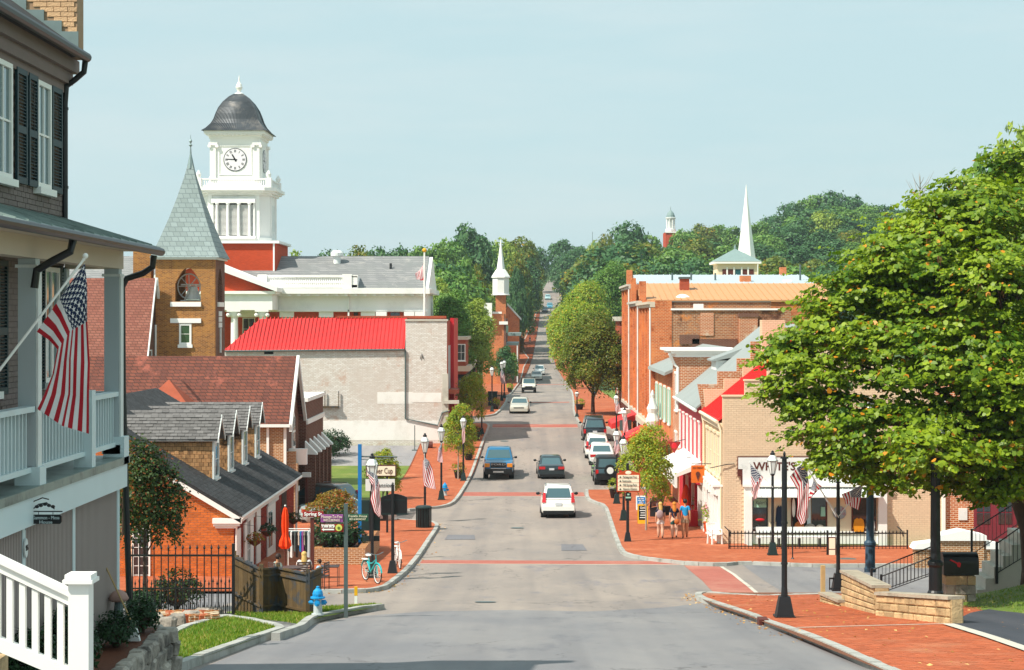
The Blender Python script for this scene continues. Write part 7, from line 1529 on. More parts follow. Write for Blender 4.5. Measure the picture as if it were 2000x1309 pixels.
def aboard(label,px,py,w,h,frame,face,txt=None):
 x,y=gp(px,py);z=gz_(x,y);t=thing('sandwich_board',label,'sandwich board',(x,y,z),'sandwich boards by the young tree')
 for s_ in(-1,1):mb=MB();mb.add([(x+a,y+s_*(.25-.2*b/h)+c,z+b)for c in(-.012,.012)for a,b in((-w/2,0),(w/2,0),(w/2,h),(-w/2,h))],[(0,3,2,1),(4,5,6,7),(0,1,5,4),(1,2,6,5),(2,3,7,6),(3,0,4,7)]);mb.build('frame',frame,t)
 mb=MB();mb.add([(x+a,y-(.25-.2*b/h)-.02,z+b)for a,b in((-w*.4,h*.2),(w*.4,h*.2),(w*.4,h*.92),(-w*.4,h*.92))],[(0,1,2,3)]);f_=mb.build('face',face,t)
 mb=MB()
 for i in range(5):b=h*(.3+.12*i);ww=w*(.3-.04*(i%3));mb.add([(x+a,y-(.25-.2*c/h)-.026,z+c)for a,c in((-ww,b),(ww,b),(ww,b+h*.04),(-ww,b+h*.04))],[(0,1,2,3)])
 tag(mb.build('chalk_line',m_white2,f_),kind='stuff')
 if txt:text(f_,txt,(x,y-.14,z+h*.84),(1,0,0),(0,-1,0),.17,m_white2,width=w*.5)
aboard('yellow-framed chalkboard reading Open beside the young tree',1255,1027,.5,.95,m_yellow,m_blk2,'Open');aboard('white and red sandwich board behind the yellow-framed chalkboard',1252,1000,.55,.75,m_white2,m_blue)
BN=thing('black_bench','black slatted bench on the right pavement behind the walkers','bench',at(1292,1010));x,y,_=at(1290,1012);z=gz_(x,y)
for i in range(7):mb=MB();mb.obox((x,y,z),(.5,.86,0),(-.86,.5,0),Z3,-.8,.8,.22-.02*i,.25-.02*i,.5+i*.07,.55+i*.07);mb.build('back_slat',m_blk,BN)
for i in range(5):mb=MB();mb.obox((x,y,z),(.5,.86,0),(-.86,.5,0),Z3,-.8,.8,.2-.1*i,.27-.1*i,.43,.455);mb.build('seat_slat',m_blk,BN)
for a in(-.7,.7):mb=MB();mb.obox((x,y,z),(.5,.86,0),(-.86,.5,0),Z3,a-.03,a+.03,-.25,.25,0,.43);mb.obox((x,y,z),(.5,.86,0),(-.86,.5,0),Z3,a-.03,a+.03,.2,.26,.43,.95);mb.build('leg_frame',m_blk,BN)
def plastic_chair(label,loc,rz):
 t=thing('plastic_chair',label,'chair',(0,0,0),world=False)
 for a,b in((-.24,-.22),(.24,-.22),(-.24,.24),(.24,.24)):mb=MB();mb.hexa([(a-.03,b-.03,0),(a+.03,b-.03,0),(a+.03,b+.03,0),(a-.03,b+.03,0)],[(a*.92-.03,b*.9-.03,.43),(a*.92+.03,b*.9-.03,.43),(a*.92+.03,b*.9+.03,.43),(a*.92-.03,b*.9+.03,.43)]);mb.build('leg',m_white,t)
 B('seat',m_white,t,(-.25,.25,-.22,.26,.41,.45));mb=MB()
 for i in range(5):x=-.2+i*.09;mb.hexa([(x,-.24,.45),(x+.05,-.24,.45),(x+.05,-.21,.45),(x,-.21,.45)],[(x,-.34,.86),(x+.05,-.34,.86),(x+.05,-.31,.86),(x,-.31,.86)])
 mb.box(-.24,.24,-.36,-.3,.84,.9);mb.hexa([(-.26,-.25,.43),(-.2,-.25,.43),(-.2,-.2,.43),(-.26,-.2,.43)],[(-.26,-.36,.88),(-.2,-.36,.88),(-.2,-.31,.88),(-.26,-.31,.88)]);mb.hexa([(.2,-.25,.43),(.26,-.25,.43),(.26,-.2,.43),(.2,-.2,.43)],[(.2,-.36,.88),(.26,-.36,.88),(.26,-.31,.88),(.2,-.31,.88)]);mb.build('backrest',m_white,t)
 for a in(-.27,.22):B('arm',m_white,t,(a,a+.05,-.28,.26,.62,.65),(a,a+.05,.2,.26,.43,.62))
 t.location=loc;t.rotation_euler=(0,0,rz);return t
x,y=gp(1396,1068);plastic_chair('white plastic chair at the corner of the white shopfront',(x,y,gz_(x,y)),math.radians(200))
RS=thing('red_stool','red stool standing by the crimson shop door','stool',at(1358,1018));x,y,_=at(1358,1020);z=gz_(x,y)
B('seat',m_redp,RS,(x-.2,x+.2,y-.2,y+.2,z+.7,z+.75));
for a in(-.17,.14):
 for b in(-.17,.14):B('leg',m_redp,RS,(x+a,x+a+.03,y+b,y+b+.03,z,z+.7))
def hang(name,label,px0,px1,py0,py1,s,m,yy=None):y=F/s;t=thing(name,label,'shop sign',(X(px0,s),y,Zp(py1,s)));b=board(t,'board',m,px0,px1,py0,py1,s,y,.04);mb=MB();mb.cyl((X(px0,s),y,Zp(py0-3,s)),(XS,y,Zp(py0-3,s)),.02,n=5);mb.build('bracket',m_blk,t);return t,b
t_,b_=hang('ice_cream_sign','orange hanging sign with a dark ice cream cone',1350,1376,909,943,42,M('orange_sign','d4681f',var=.1));y=F/42;mb=MB();mb.prism([(X(1360,42),Zp(930,42)),(X(1363,42),Zp(939,42)),(X(1366,42),Zp(930,42))],y-.06,'y',y-.041);mb.prism([(X(1363+4.2*math.cos(a),42),Zp(926+5*math.sin(a),42))for a in np.linspace(0,2*math.pi,14,endpoint=False)],y-.07,'y',y-.045);mb.build('cone_emblem',m_woodb,b_);stext(b_,'ICE CREAM',1363,914,y,4,20,m_woodb,off=.045)
t_,b_=hang('oval_shop_sign','white oval hanging sign before the crimson shop',1341,1358,897,908,38,m_white2);stext(b_,'Shoppe',1349.5,902.5,F/38,5,13,m_woodb,off=.045)
TR=thing('triangular_red_sign','dark red triangular hanging sign by the cornice building','shop sign',(X(1317,36),100,-7));y=100;mb=MB();mb.prism([(X(1305,36),Zp(863,36)),(X(1329,36),Zp(863,36)),(X(1329,36),Zp(866,36)),(X(1317,36),Zp(886,36)),(X(1305,36),Zp(866,36))],y,'y',y+.06);b_=mb.build('board',m_maroon,TR);mb=MB();mb.sphere((X(1317,36),y,Zp(871,36)),(.15,.03,.17),8,6);mb.build('emblem',m_redp,b_);mb=MB();mb.cyl((X(1317,36),y,Zp(863,36)),(XS,y,Zp(858,36)),.02,n=5);mb.build('bracket',m_blk,TR)
IB=thing('wall_bracket','thin iron sign arm on the corner of the tan shop','bracket',(XS,81,-6));mb=MB();mb.tube([(X(1386,44.4),YT-.1,Z1(914)),(X(1418,44.4),YT-.1,Z1(907)),(X(1434,44.4),YT-.05,Z1(906))],.02,5);mb.build('arm',m_blk,IB)
OT=thing('orange_figure_cutout','orange curved display cutout by the crimson shopfront','display',(X(1340,38),95,-10));x,y=gp(1340,1000);mb=MB();mb.lathe((X(1340,38.5),F/38.5,gz_(0,F/38.5)),[(.2,0),(.28,.6),(.24,1.2),(.1,1.7),(.02,1.8)],10);mb.build('display_body',m_orange,OT);B('display_foot',m_woodb,OT,(X(1340,38.5)-.25,X(1340,38.5)+.25,F/38.5-.2,F/38.5+.2,gz_(0,93.5),gz_(0,93.5)+.06))
RF=thing('iron_railing',"black iron railing in front of the WHITE'S shop windows",'railing',(13,78.6,-9.8));yf=78.6;kf=F/yf
for i in range(49):picket(RF,X(1427+i*7.05,kf),yf,G(yf)+PAV,Zp(1036,kf),r=.014)
B('rail',m_blk,RF,(X(1424,kf),X(1770,kf),yf-.012,yf+.012,Zp(1043,kf),Zp(1040.5,kf)));B('rail',m_blk,RF,(X(1424,kf),X(1770,kf),yf-.012,yf+.012,Zp(1068,kf),Zp(1066,kf)))
for a in(1424,1762):mb=MB();mb.tube([(X(a-7,kf),yf+.3,Zp(1030,kf)),(X(a,kf),yf,Zp(1037,kf)),(X(a+2,kf),yf,Zp(1048,kf))],.025,5);mb.build('end_scroll',m_blk,RF)
for a in(1424,1772):B('end_post',m_blk,RF,(X(a,kf)-.03,X(a,kf)+.03,yf-.03,yf+.03,G(yf)+PAV,Zp(1035,kf)))
WBn=thing('white_bench',"long low white bench behind the iron railing of the WHITE'S shop",'bench',(13,80,-9.8));B('seat',m_white2,WBn,(X(1478,45.3),X(1640,45.3),79.3,79.75,G(80)+PAV+.42,G(80)+PAV+.48));B('backrest',m_white2,WBn,(X(1478,45.3),X(1640,45.3),79.75,79.8,G(80)+PAV+.55,G(80)+PAV+.85))
for a in(1482,1520,1560,1600,1636):B('leg',m_blk,WBn,(X(a,45.3),X(a,45.3)+.06,79.3,79.8,G(80)+PAV,G(80)+PAV+.42))
x,y=gp(1620,1090);SG=thing('small_info_sign','small tan information board on two dark posts by the side street','sign',(x,y,gz_(x,y)));kq=F/y;B('post',m_blk,SG,(X(1614.5,kq),X(1618,kq),y,y+.05,gz_(x,y),Zp(1036,kq)));B('post',m_blk,SG,(X(1630,kq),X(1633,kq),y,y+.05,gz_(x,y),Zp(1050,kq)));B('board',m_woodb,SG,(X(1618,kq),X(1632,kq),y-.02,y+.02,Zp(1089,kq),Zp(1049,kq)));B('face',m_creams,SG,(X(1619,kq),X(1631,kq),y-.03,y-.021,Zp(1072,kq),Zp(1051,kq)),(X(1619,kq),X(1631,kq),y-.03,y-.021,Zp(1087,kq),Zp(1074,kq)))
x,y=gp(1548,1098);SL_=thing('slim_black_pole','slim black pole at the kerb of the side street','pole',(x,y,gz_(x,y)));mb=MB();mb.cyl((x,y,gz_(x,y)),(x,y,gz_(x,y)+1.5),.025,n=6);mb.build('post',m_blk,SL_);mb=MB();mb.lathe((x,y,gz_(x,y)),[(.07,0),(.04,.06)],8);mb.build('foot',m_blk,SL_)
x,y=gp(1656,1098);mb=MB();mb.lathe((x,y,gz_(x,y)),[(.35,0),(.35,.01)],14);mb.build('manhole_cover',m_galv,None,label='round grey utility cover in the brick pavement by the info sign',cat='manhole cover')
x,y=gp(1484,1222);B('storm_drain_inlet',m_woodb,None,(x-.02,x+.2,y-.1,y+.35,G(y)-.05,G(y)+.16),label='rusty storm drain inlet set in the near right kerb',cat='drain')
# ---- near right: stone walls, stairs, mailbox
def stonewall(name,label,cat,p0,p1,zb,zt,th=.32,bl=.42,bh=.2,cap=.08,seed=0,front=-1):
 """coursed limestone blocks from plan point p0 to p1; zb and zt give (start, end) levels"""
 a=Vector((*p0,0));b=Vector((*p1,0));d=b-a;ln=d.length;d.normalize();n=Vector((d.y,-d.x,0));rr=random.Random(seed)
 t=thing(name,label,cat,(*p0,zb[0]));core=MB();z0=min(zb)-.3
 core.hexa([a+n*-.03+Vector((0,0,z0)),b+n*-.03+Vector((0,0,z0)),b-n*(th-.03)+Vector((0,0,z0)),a-n*(th-.03)+Vector((0,0,z0))],[a+n*-.03+Vector((0,0,zt[0]-cap)),b+n*-.03+Vector((0,0,zt[1]-cap)),b-n*(th-.03)+Vector((0,0,zt[1]-cap)),a-n*(th-.03)+Vector((0,0,zt[0]-cap))]);core.build('core',m_lime,t)
 rows=max(1,int(round((max(zt)-cap-min(zb))/bh)))
 for r_ in range(rows):
  u=-bl*.5*(r_%2)
  while u<ln-.02:
   L_=bl*rr.uniform(.85,1.2);u0=max(0,u);u1=min(ln,u+L_);u+=L_
   if u1-u0<.08:continue
   zl=lambda q,k:zb[0]+(zb[1]-zb[0])*q/ln+((zt[0]+(zt[1]-zt[0])*q/ln-cap)-(zb[0]+(zb[1]-zb[0])*q/ln))*k/rows
   for side in(1,):
    e=rr.uniform(.008,.028);mb=MB();g=.012;q=lambda uu,oo,zz_:tuple(a+d*uu+n*oo+Vector((0,0,zz_)))
    A0,A1=u0+g,u1-g;f=.02
    mb.hexa([q(A0,0,zl(A0,r_)+g),q(A1,0,zl(A1,r_)+g),q(A1,-th,zl(A1,r_)+g),q(A0,-th,zl(A0,r_)+g)],[q(A0,0,zl(A0,r_+1)-g),q(A1,0,zl(A1,r_+1)-g),q(A1,-th,zl(A1,r_+1)-g),q(A0,-th,zl(A0,r_+1)-g)])
    mb.hexa([q(A0+f,e,zl(A0,r_)+g+f),q(A1-f,e,zl(A1,r_)+g+f),q(A1-.004,0,zl(A1,r_)+g+.004),q(A0+.004,0,zl(A0,r_)+g+.004)],[q(A0+f,e,zl(A0,r_+1)-g-f),q(A1-f,e,zl(A1,r_+1)-g-f),q(A1-.004,0,zl(A1,r_+1)-g-.004),q(A0+.004,0,zl(A0,r_+1)-g-.004)])
    mb.build('stone_block',m_lime,t)
 n_c=max(1,int(ln/1.1))
 for i in range(n_c):
  u0,u1=ln*i/n_c+.006,ln*(i+1)/n_c-.006;q=lambda uu,oo,zz_:tuple(a+d*uu+n*oo+Vector((0,0,zz_)));za_,zb_=zt[0]+(zt[1]-zt[0])*u0/ln,zt[0]+(zt[1]-zt[0])*u1/ln
  mb=MB();mb.hexa([q(u0,.06,za_-cap+.003),q(u1,.06,zb_-cap+.003),q(u1,-th-.04,zb_-cap+.003),q(u0,-th-.04,za_-cap+.003)],[q(u0,.06,za_),q(u1,.06,zb_),q(u1,-th-.04,zb_),q(u0,-th-.04,za_)]);mb.build('cap_stone',m_limecap,t)
 return t
def wp(px,py):return gp(px,py)
kA=F/wp(1711,1211)[1]
def zat(py,p):return(625-py)*p[1]/F
a,b=wp(1711,1212),wp(1856,1230)
stonewall('stone_retaining_wall','long low limestone wall facing the camera, bottom right','stone wall',a,b,(G(a[1])+PAV-.05,G(b[1])+PAV-.05),(zat(1156,a),zat(1165,b)),.34,.5,.3,seed=1)
a,b=wp(1644,1191),wp(1707,1208)
stonewall('stone_stair_wall','limestone wall running back beside the stair, left of the long low wall','stone wall',a,b,(G(a[1])+PAV-.05,G(b[1])+PAV-.05),(zat(1113,a),zat(1143,b)),.4,.5,.27,seed=2)
a,b=wp(1602,1183),wp(1641,1193)
stonewall('stone_wall_stub','short stepped-down limestone stub at the far left of the near walls','stone wall',a,b,(G(a[1])+PAV-.05,G(b[1])+PAV-.05),(zat(1156,a),zat(1172,b)),.3,.45,.27,seed=3)
a0=wp(1700,1200);lawnf=lambda x,y:G(y)+.1+min(1.6,max(0,x-12.5)*.22)*min(1,max(0,(58-y)/3))
drape('lawn',[(10.4,50.5),(10.9,48.2),(12.2,47.6),(12.6,45.8),(14.5,45.6),(30,48),(30,57.2),(10.4,57.2)],m_grass,0,1.0,zf=lambda x,y:lawnf(x,y))
B('stone_post',m_postw,None,(X(1604,66),X(1612,66),F/66,F/66+.15,G(54)-.1,Zp(1105,66)),label='weathered square wooden post left of the limestone walls',cat='post')
kM=67.5;yM=F/kM;MBX=thing('stone_mailbox_pillar','rough stone pillar carrying the black mailbox','pillar',(X(1875,kM),yM,-8));xm0,xm1=X(1846,kM),X(1906,kM)
gy=-8.75;B('core',m_mort,MBX,(xm0+.02,xm1-.02,yM+.02,yM+.75,gy-.3,Zp(1125,kM)-.02))
for j in range(5):
 zb=gy+(Zp(1125,kM)-gy)*j/5;zt2=gy+(Zp(1125,kM)-gy)*(j+1)/5
 cuts=[xm0,xm0+.28+.0*j,xm1]if j%2 else[xm0,xm1-.25,xm1]
 for c0,c1 in zip(cuts,cuts[1:]):B('stone_block',m_stone if(j+int(c0*10))%3==0 else m_lime,MBX,(c0+.01,c1-.01,yM-R.uniform(0,.04),yM+.75,zb+.01,zt2-.01))
MLB=thing('black_mailbox','black rural mailbox with a red flag on top of the stone pillar','mailbox',(X(1877,kM),yM,Zp(1124,kM)));mb=MB();zb=Zp(1124,kM)+.003;x0,x1=X(1844,kM),X(1913,kM);hh=Zp(1081,kM)-zb;rad=hh*.45
mb.prism([(yM+.05,zb),(yM+.62,zb),(yM+.62,zb+hh-rad)]+[(yM+.335+.285*math.cos(t),zb+hh-rad+rad*math.sin(t))for t in np.linspace(.2,math.pi-.2,8)]+[(yM+.05,zb+hh-rad)],x0,'x',x1);mb.build('body',m_blk2,MLB)
mb=MB();mb.prism([(x0+.17,zb+.42),(x0+.2,zb+.46),(x0+.4,zb+.36),(x0+.44,zb+.38),(x0+.5,zb+.34),(x0+.47,zb+.22),(x0+.4,zb+.24),(x0+.38,zb+.32),(x0+.2,zb+.42)],yM+.03,'y',yM+.048);mb.build('flag',m_redp,MLB)
HR=thing('iron_handrail','black iron handrail sloping up behind the long limestone wall','handrail',(11,50,-8));kh=68.;yh=F/kh
def hrail(t,x0,z0,x1,z1,y,zb0,zb1,n,knob=False):
 mb=MB();mb.tube([(x0,y,z0),(x1,y,z1)],.022,6);mb.build('rail',m_blk,t);mb=MB();mb.tube([(x0,y,zb0),(x1,y,zb1)],.014,5);mb.build('rail',m_blk,t)
 for i in range(n+1):f=i/n;x=x0+(x1-x0)*f;mb=MB();mb.cyl((x,y,zb0+(zb1-zb0)*f),(x,y,z0+(z1-z0)*f),.009,n=4);mb.build('baluster',m_blk,t)
hrail(HR,X(1702,kh),Zp(1114,kh),X(1822,kh),Zp(1067,kh),yh,Zp(1160,kh),Zp(1118,kh),17);B('newel',m_blk,HR,(X(1700,kh),X(1704.5,kh),yh-.03,yh+.03,Zp(1190,kh),Zp(1110,kh)))
HR2=thing('iron_handrail','second black iron handrail, slightly lower and nearer than the first','handrail',(11,49,-8));kh2=71.;yh2=F/kh2
hrail(HR2,X(1721,kh2),Zp(1126,kh2),X(1822,kh2),Zp(1087,kh2),yh2,Zp(1158,kh2),Zp(1122,kh2),14);B('newel',m_blk,HR2,(X(1719,kh2),X(1723,kh2),yh2-.03,yh2+.03,Zp(1168,kh2),Zp(1122,kh2)))
STR=thing('concrete_stairs','pale concrete stairs with iron rails climbing right beside the big tree','stairs',(15.5,55,-7.5));ks=62.;ys=F/ks
for i in range(6):x0=X(1908+i*17,ks);B('step',m_conc,STR,(x0,x0+(.274 if i<5 else 2.2),ys,ys+1.6,Zp(1165,ks)-.6,Zp(1152-i*22,ks)))
hrail(STR,X(1921,ks),Zp(1047,ks),X(2020,ks),Zp(985,ks),ys+1.55,Zp(1095,ks),Zp(1030,ks),12);hrail(STR,X(1946,ks),Zp(1062,ks),X(2020,ks),Zp(1010,ks),ys-.02,Zp(1120,ks),Zp(1075,ks),9);B('newel',m_blk,STR,(X(1944,ks),X(1949,ks),ys-.05,ys+.0,Zp(1140,ks),Zp(1058,ks)));B('newel',m_blk,STR,(X(1919,ks),X(1923,ks),ys+1.52,ys+1.58,Zp(1124,ks),Zp(1044,ks)))
# ---- vehicles
def paint(name,c,r=.3):return M(name,c,rough=r,var=.03,spec=.6,coat=.7)
m_tyre=M('tyre_rubber','17181a',rough=.85,var=.1);m_rim=M('alloy_rim','a9adb0',rough=.3,var=.05,metal=.7);m_cglass=GLASS('car_glass','3c5a61',.05)  # car glass colour lightened to carry a painted sky reflection
m_lred=M('tail_lamp_red','c4101a',rough=.2,var=.05,spec=.7,coat=.6);m_lwht=M('headlamp','d9d8cc',rough=.15,var=.04,spec=.8,coat=.6);m_amb=M('amber_lamp','e08a2a',rough=.2,var=.04);m_plate=M('number_plate','c9ced2',rough=.5,var=.06);m_chr=M('chrome','c4c8cc',rough=.2,var=.03,metal=.9)
SPEC=dict(suv=dict(L=4.55,W=1.82,H=1.66,gc=.24,belt=1.02,hood=.95,cb=(-2.2,1.05),ct=(-1.75,.35),deck=1.02),bigsuv=dict(L=4.95,W=1.9,H=1.78,gc=.28,belt=1.08,hood=1.05,cb=(-2.4,1.1),ct=(-2.1,.5),deck=1.08),sedan=dict(L=4.75,W=1.82,H=1.43,gc=.19,belt=.92,hood=.85,cb=(-1.75,1.05),ct=(-.95,.3),deck=.98),hatch=dict(L=4.2,W=1.76,H=1.5,gc=.2,belt=.95,hood=.88,cb=(-2.0,1.0),ct=(-1.5,.3),deck=.95),pickup=dict(L=5.8,W=2.06,H=1.96,gc=.42,belt=1.28,hood=1.27,cb=(-.95,1.35),ct=(-.7,.65),deck=1.15),jeep=dict(L=4.2,W=1.8,H=1.84,gc=.4,belt=1.12,hood=1.1,cb=(-2.0,.75),ct=(-1.92,.5),deck=1.12))
def ringpts(w,y0,y1,z,r=.14,k=3):
 o=[]
 for cx_s,cy_,a0 in((1,y1,0),(-1,y1,1),(-1,y0,2),(1,y0,3)):
  rr=r
  for i in range(k+1):
   a=(a0+i/k)*math.pi/2;o.append((cx_s*(w-rr)+rr*math.cos(a),(cy_-rr if cy_==y1 else cy_+rr)+rr*math.sin(a),z))
 return o
def car(kind,name,label,px,py,s,yaw,m,cat=None,front=False,extra=None):
 sp=SPEC[kind];L_,W_,H_=sp['L'],sp['W'],sp['H'];hw=W_/2;t=thing(name,label,cat or 'car',(0,0,0),world=False);gc=sp['gc']
 st=[(-L_/2,hw*.80,sp['deck']-.22),(-L_/2+.07,hw*.93,sp['deck']-.06),(-L_/2+.3,hw*.98,sp['deck']),(-L_*.25,hw,sp['deck']if kind!='pickup' else sp['deck']),(sp['cb'][0]+.2 if kind=='pickup' else 0,hw,sp['deck']if kind=='pickup' else sp['belt']),(sp['cb'][0]+.25,hw,sp['belt'])]if kind=='pickup' else[(-L_/2,hw*.80,sp['deck']-.22),(-L_/2+.07,hw*.93,sp['deck']-.06),(-L_/2+.3,hw*.98,sp['deck']),(-L_*.2,hw,sp['belt'])]
 st+=[(sp['cb'][1]-.1,hw*.99,sp['belt']-.01),(L_/2-.45,hw*.96,sp['hood']-.07),(L_/2-.12,hw*.9,sp['hood']-.18),(L_/2,hw*.76,sp['hood']-.34)]
 mb=MB();k=12
 for y,w,zt in st:
  e=abs(y)>L_/2-.1;zb=gc+(.1 if e else 0);zm=(zb+zt)*.5
  mb.v+=[(-w*.9,y,zb),(-w*.98,y,zb+.1),(-w,y,zm),(-w*.985,y,zt-.16),(-w*.94,y,zt-.05),(-w*.8,y,zt),(w*.8,y,zt),(w*.94,y,zt-.05),(w*.985,y,zt-.16),(w,y,zm),(w*.98,y,zb+.1),(w*.9,y,zb)]
 n=len(st);mb.f=[(j*k+i,j*k+(i+1)%k,(j+1)*k+(i+1)%k,(j+1)*k+i)for j in range(n-1)for i in range(k)]+[tuple(range(k-1,-1,-1)),tuple(range((n-1)*k,n*k))]
 mb.build('body',m,t,auto=40)
 b0,b1=sp['cb'];t0,t1=sp['ct'];bz=sp['belt']-.03;tw=hw*(.76 if kind not in('jeep',)else .86);bw=hw*.93;rz=H_-.07
 mb=MB();R_=[ringpts(bw,b0,b1,bz),ringpts(tw,t0,t1,rz,.16),ringpts(tw-.12,t0+.12,t1-.12,H_,.12)]
 for q in R_:mb.v+=q
 nn=16;mb.f=[(j*nn+i,j*nn+(i+1)%nn,(j+1)*nn+(i+1)%nn,(j+1)*nn+i)for j in range(2)for i in range(nn)]+[tuple(range(2*nn,3*nn))]
 cab=mb.build('cabin',m if kind!='jeep' or not extra or 'soft' not in extra else m_blk2,t,auto=35)
 def P4(side,u0,u1,v0,v1,off=.012):
  """glass quad on a cabin face: side 'f','b','l','r'"""
  def pt(u,v):
   w=bw+(tw-bw)*v;y0=b0+(t0-b0)*v;y1=b1+(t1-b1)*v;z=bz+(rz-bz)*v
   if side=='f':return(-w+2*w*u,y1+off,z+off*.5)
   if side=='b':return(w-2*w*u,y0-off,z+off*.5)
   if side=='r':return(w+off,y0+(y1-y0)*u,z)
   return(-w-off,y0+(y1-y0)*u,z)
  return[pt(u0,v0),pt(u1,v0),pt(u1-.0,v1),pt(u0,v1)]
 for sd,segs in(('f',[(.07,.93)]),('b',[(.1,.9)]),('l',[(.06,.48),(.52,.94)]),('r',[(.06,.48),(.52,.94)])):
  for u0,u1 in segs:
   q=P4(sd,u0,u1,.14 if sd in 'lr' else .1,.9)
   if sd in 'lr':q=[q[0],q[1],P4(sd,u0+.0,u1,0,.88)[2],q[3]]
   mb=MB();mb.add(q+P4(sd,u0,u1,.14 if sd in 'lr' else .1,.9 if sd in 'fb' else .88,-.02),[(0,1,2,3),(3,2,1,0)]);mb.f=[(0,1,2,3)];mb.v=mb.v[:4];mb.build({'f':'windscreen','b':'rear_window'}.get(sd,'side_window'),m_cglass,t)
 wr=.34 if kind in('sedan','hatch','suv')else .41
 for x in(-1,1):
  for y in(-L_*.31,L_*.31):
   mb=MB();xo=x*(hw-.02);xi=x*(hw-.25);mb.cyl((xi,y,wr),(xo,y,wr),wr,n=18);w=mb.build('wheel',m_tyre,t,auto=40);mb=MB();mb.cyl((xo-x*.02,y,wr),(xo+x*.012,y,wr),wr*.62,n=12);mb.build('rim',m_rim,w)
   mb=MB();mb.cyl((xi-x*.1,y,wr+.02),(x*(hw-.01),y,wr+.03),wr+.06,n=16);mb.build('wheel_arch',m_blk2,t)
 yb,yf=-L_/2,L_/2;dk=sp['deck'];hd=sp['hood']
 B('rear_bumper',m if kind in('sedan','hatch','suv')else m_blk2,t,(-hw*.9,hw*.9,yb-.05,yb+.16,gc+.16,gc+.38));B('rear_valance',m_blk2,t,(-hw*.88,hw*.88,yb-.04,yb+.16,gc-.02,gc+.158));B('front_bumper',m if kind in('sedan','hatch','suv')else m_blk2,t,(-hw*.88,hw*.88,yf-.16,yf+.06,gc+.04,gc+.3))
 B('number_plate',m_plate,t,(-.17,.17,yb-.035 if kind!='sedan' else yb-.03,yb+.05,dk-.36,dk-.22));mb=MB();mb.box(-hw*.5,hw*.5,yf-.05,yf+.03,hd-.42,hd-.26 if kind!='pickup' else hd-.1);mb.build('grille',m_blk2,t)
 B('underside',m_blk2,t,(-hw*.85,hw*.85,yb+.2,yf-.2,gc-.06,gc+.05))
 for x in(-1,1):
  if kind in('suv',):mb=MB();mb.hexa([(x*hw*.72,yb-.03,dk-.2),(x*hw*.93,yb+.0,dk-.2),(x*hw*.95,yb+.25,dk-.2),(x*hw*.72,yb+.2,dk-.2)],[(x*hw*.74,yb+.13,dk+.3),(x*hw*.86,yb+.14,dk+.3),(x*hw*.88,yb+.35,dk+.3),(x*hw*.72,yb+.3,dk+.3)]);mb.build('tail_lamp',m_lred,t)
  elif kind=='sedan':B('tail_lamp',m_lred,t,(x*hw*.48,x*hw*.93,yb-.01,yb+.3,dk-.3,dk-.12))
  else:B('tail_lamp',m_lred,t,(x*hw*.74,x*hw*.93,yb-.02,yb+.15,dk-.42,dk-.1))
  if kind=='jeep':mb=MB();mb.cyl((x*hw*.6,yf-.05,hd-.3),(x*hw*.6,yf+.05,hd-.3),.11,n=12);mb.build('headlight',m_lwht,t)
  else:B('headlight',m_lwht if kind!='pickup' else m_amb,t,(x*hw*.56,x*hw*.9,yf-.3,yf+.015,hd-.4,hd-.22 if kind!='pickup' else hd-.16))
  mb=MB();mb.sphere((x*(hw+.11),b1-.35,bz+.1),(.11,.07,.085),8,6);mb.cyl((x*hw*.93,b1-.35,bz+.06),(x*(hw+.06),b1-.35,bz+.08),.02,n=5);mb.build('wing_mirror',m_blk2,t)
 if kind in('suv','bigsuv'):
  for x in(-1,1):mb=MB();mb.tube([(x*tw*.93,t0+.25,H_-.03),(x*tw*.93,t0+.3,H_+.04),(x*tw*.93,t1-.3,H_+.04),(x*tw*.93,t1-.25,H_-.03)],.018,5);mb.build('roof_rail',m_steel,t)
 if kind=='pickup':
  B('cargo_bed',m_blk2,t,(-hw*.82,hw*.82,yb+.12,b0-.05,1.1,1.16));B('light_bar',m_chr,t,(-hw*.5,hw*.5,yf+.02,yf+.05,hd-.52,hd-.47));g_=B('lower_grille',m_blk2,t,(-hw*.85,hw*.85,yf-.1,yf+.1,gc+.02,gc+.34));text(g_,'FORD',(0,yf+.03,hd-.22),(-1,0,0),(0,1,0),.17,m_chr,width=.95);B('skid_plate',m_chr,g_,(-.35,.35,yf+.1,yf+.12,gc+.1,gc+.2))
  for x in(-1,1):B('fender_flare',m_blk2,t,(x*(hw-.02),x*(hw+.04),L_*.31-.5,L_*.31+.5,wr*2+.0,wr*2+.08))
 if kind=='jeep':
  for x in(-1,1):
   for y in(-L_*.31,L_*.31):B('fender',m_blk2,t,(x*(hw-.1),x*(hw+.1),y-.5,y+.5,wr*2+.04,wr*2+.1))
  if not front:mb=MB();mb.cyl((.08,yb-.22,.98),(.08,yb,.98),.38,n=18);q=mb.build('spare_tyre',m_tyre,t,auto=40);mb=MB();mb.cyl((.08,yb-.24,.98),(.08,yb-.22,.98),.22,n=14);mb.build('spare_cover',m_white2,q)
  else:B('roof_rack',m_blk2,t,(-hw*.9,hw*.9,t1-.1,t1+.05,H_-.03,H_+.04));B('winch_bumper',m_blk2,t,(-hw,hw,yf,yf+.18,gc+.02,gc+.28))
 y=F/s;x=(px-1030)/s;yc=y+(L_/2)*abs(math.cos(yaw));c0,c1=G(yc-L_*.3),G(yc+L_*.3)
 t.location=(x-math.sin(yaw)*0,yc,(c0+c1)/2+.006);sl=math.atan((c1-c0)/(L_*.6));t.rotation_euler=(sl*math.cos(yaw),0,yaw);return t
car('suv','white_suv','white suv driving away, nearest car, with tall red tail lamps',1090,1007,37.6,0.01,paint('white_car_paint','ecece6'),'suv')
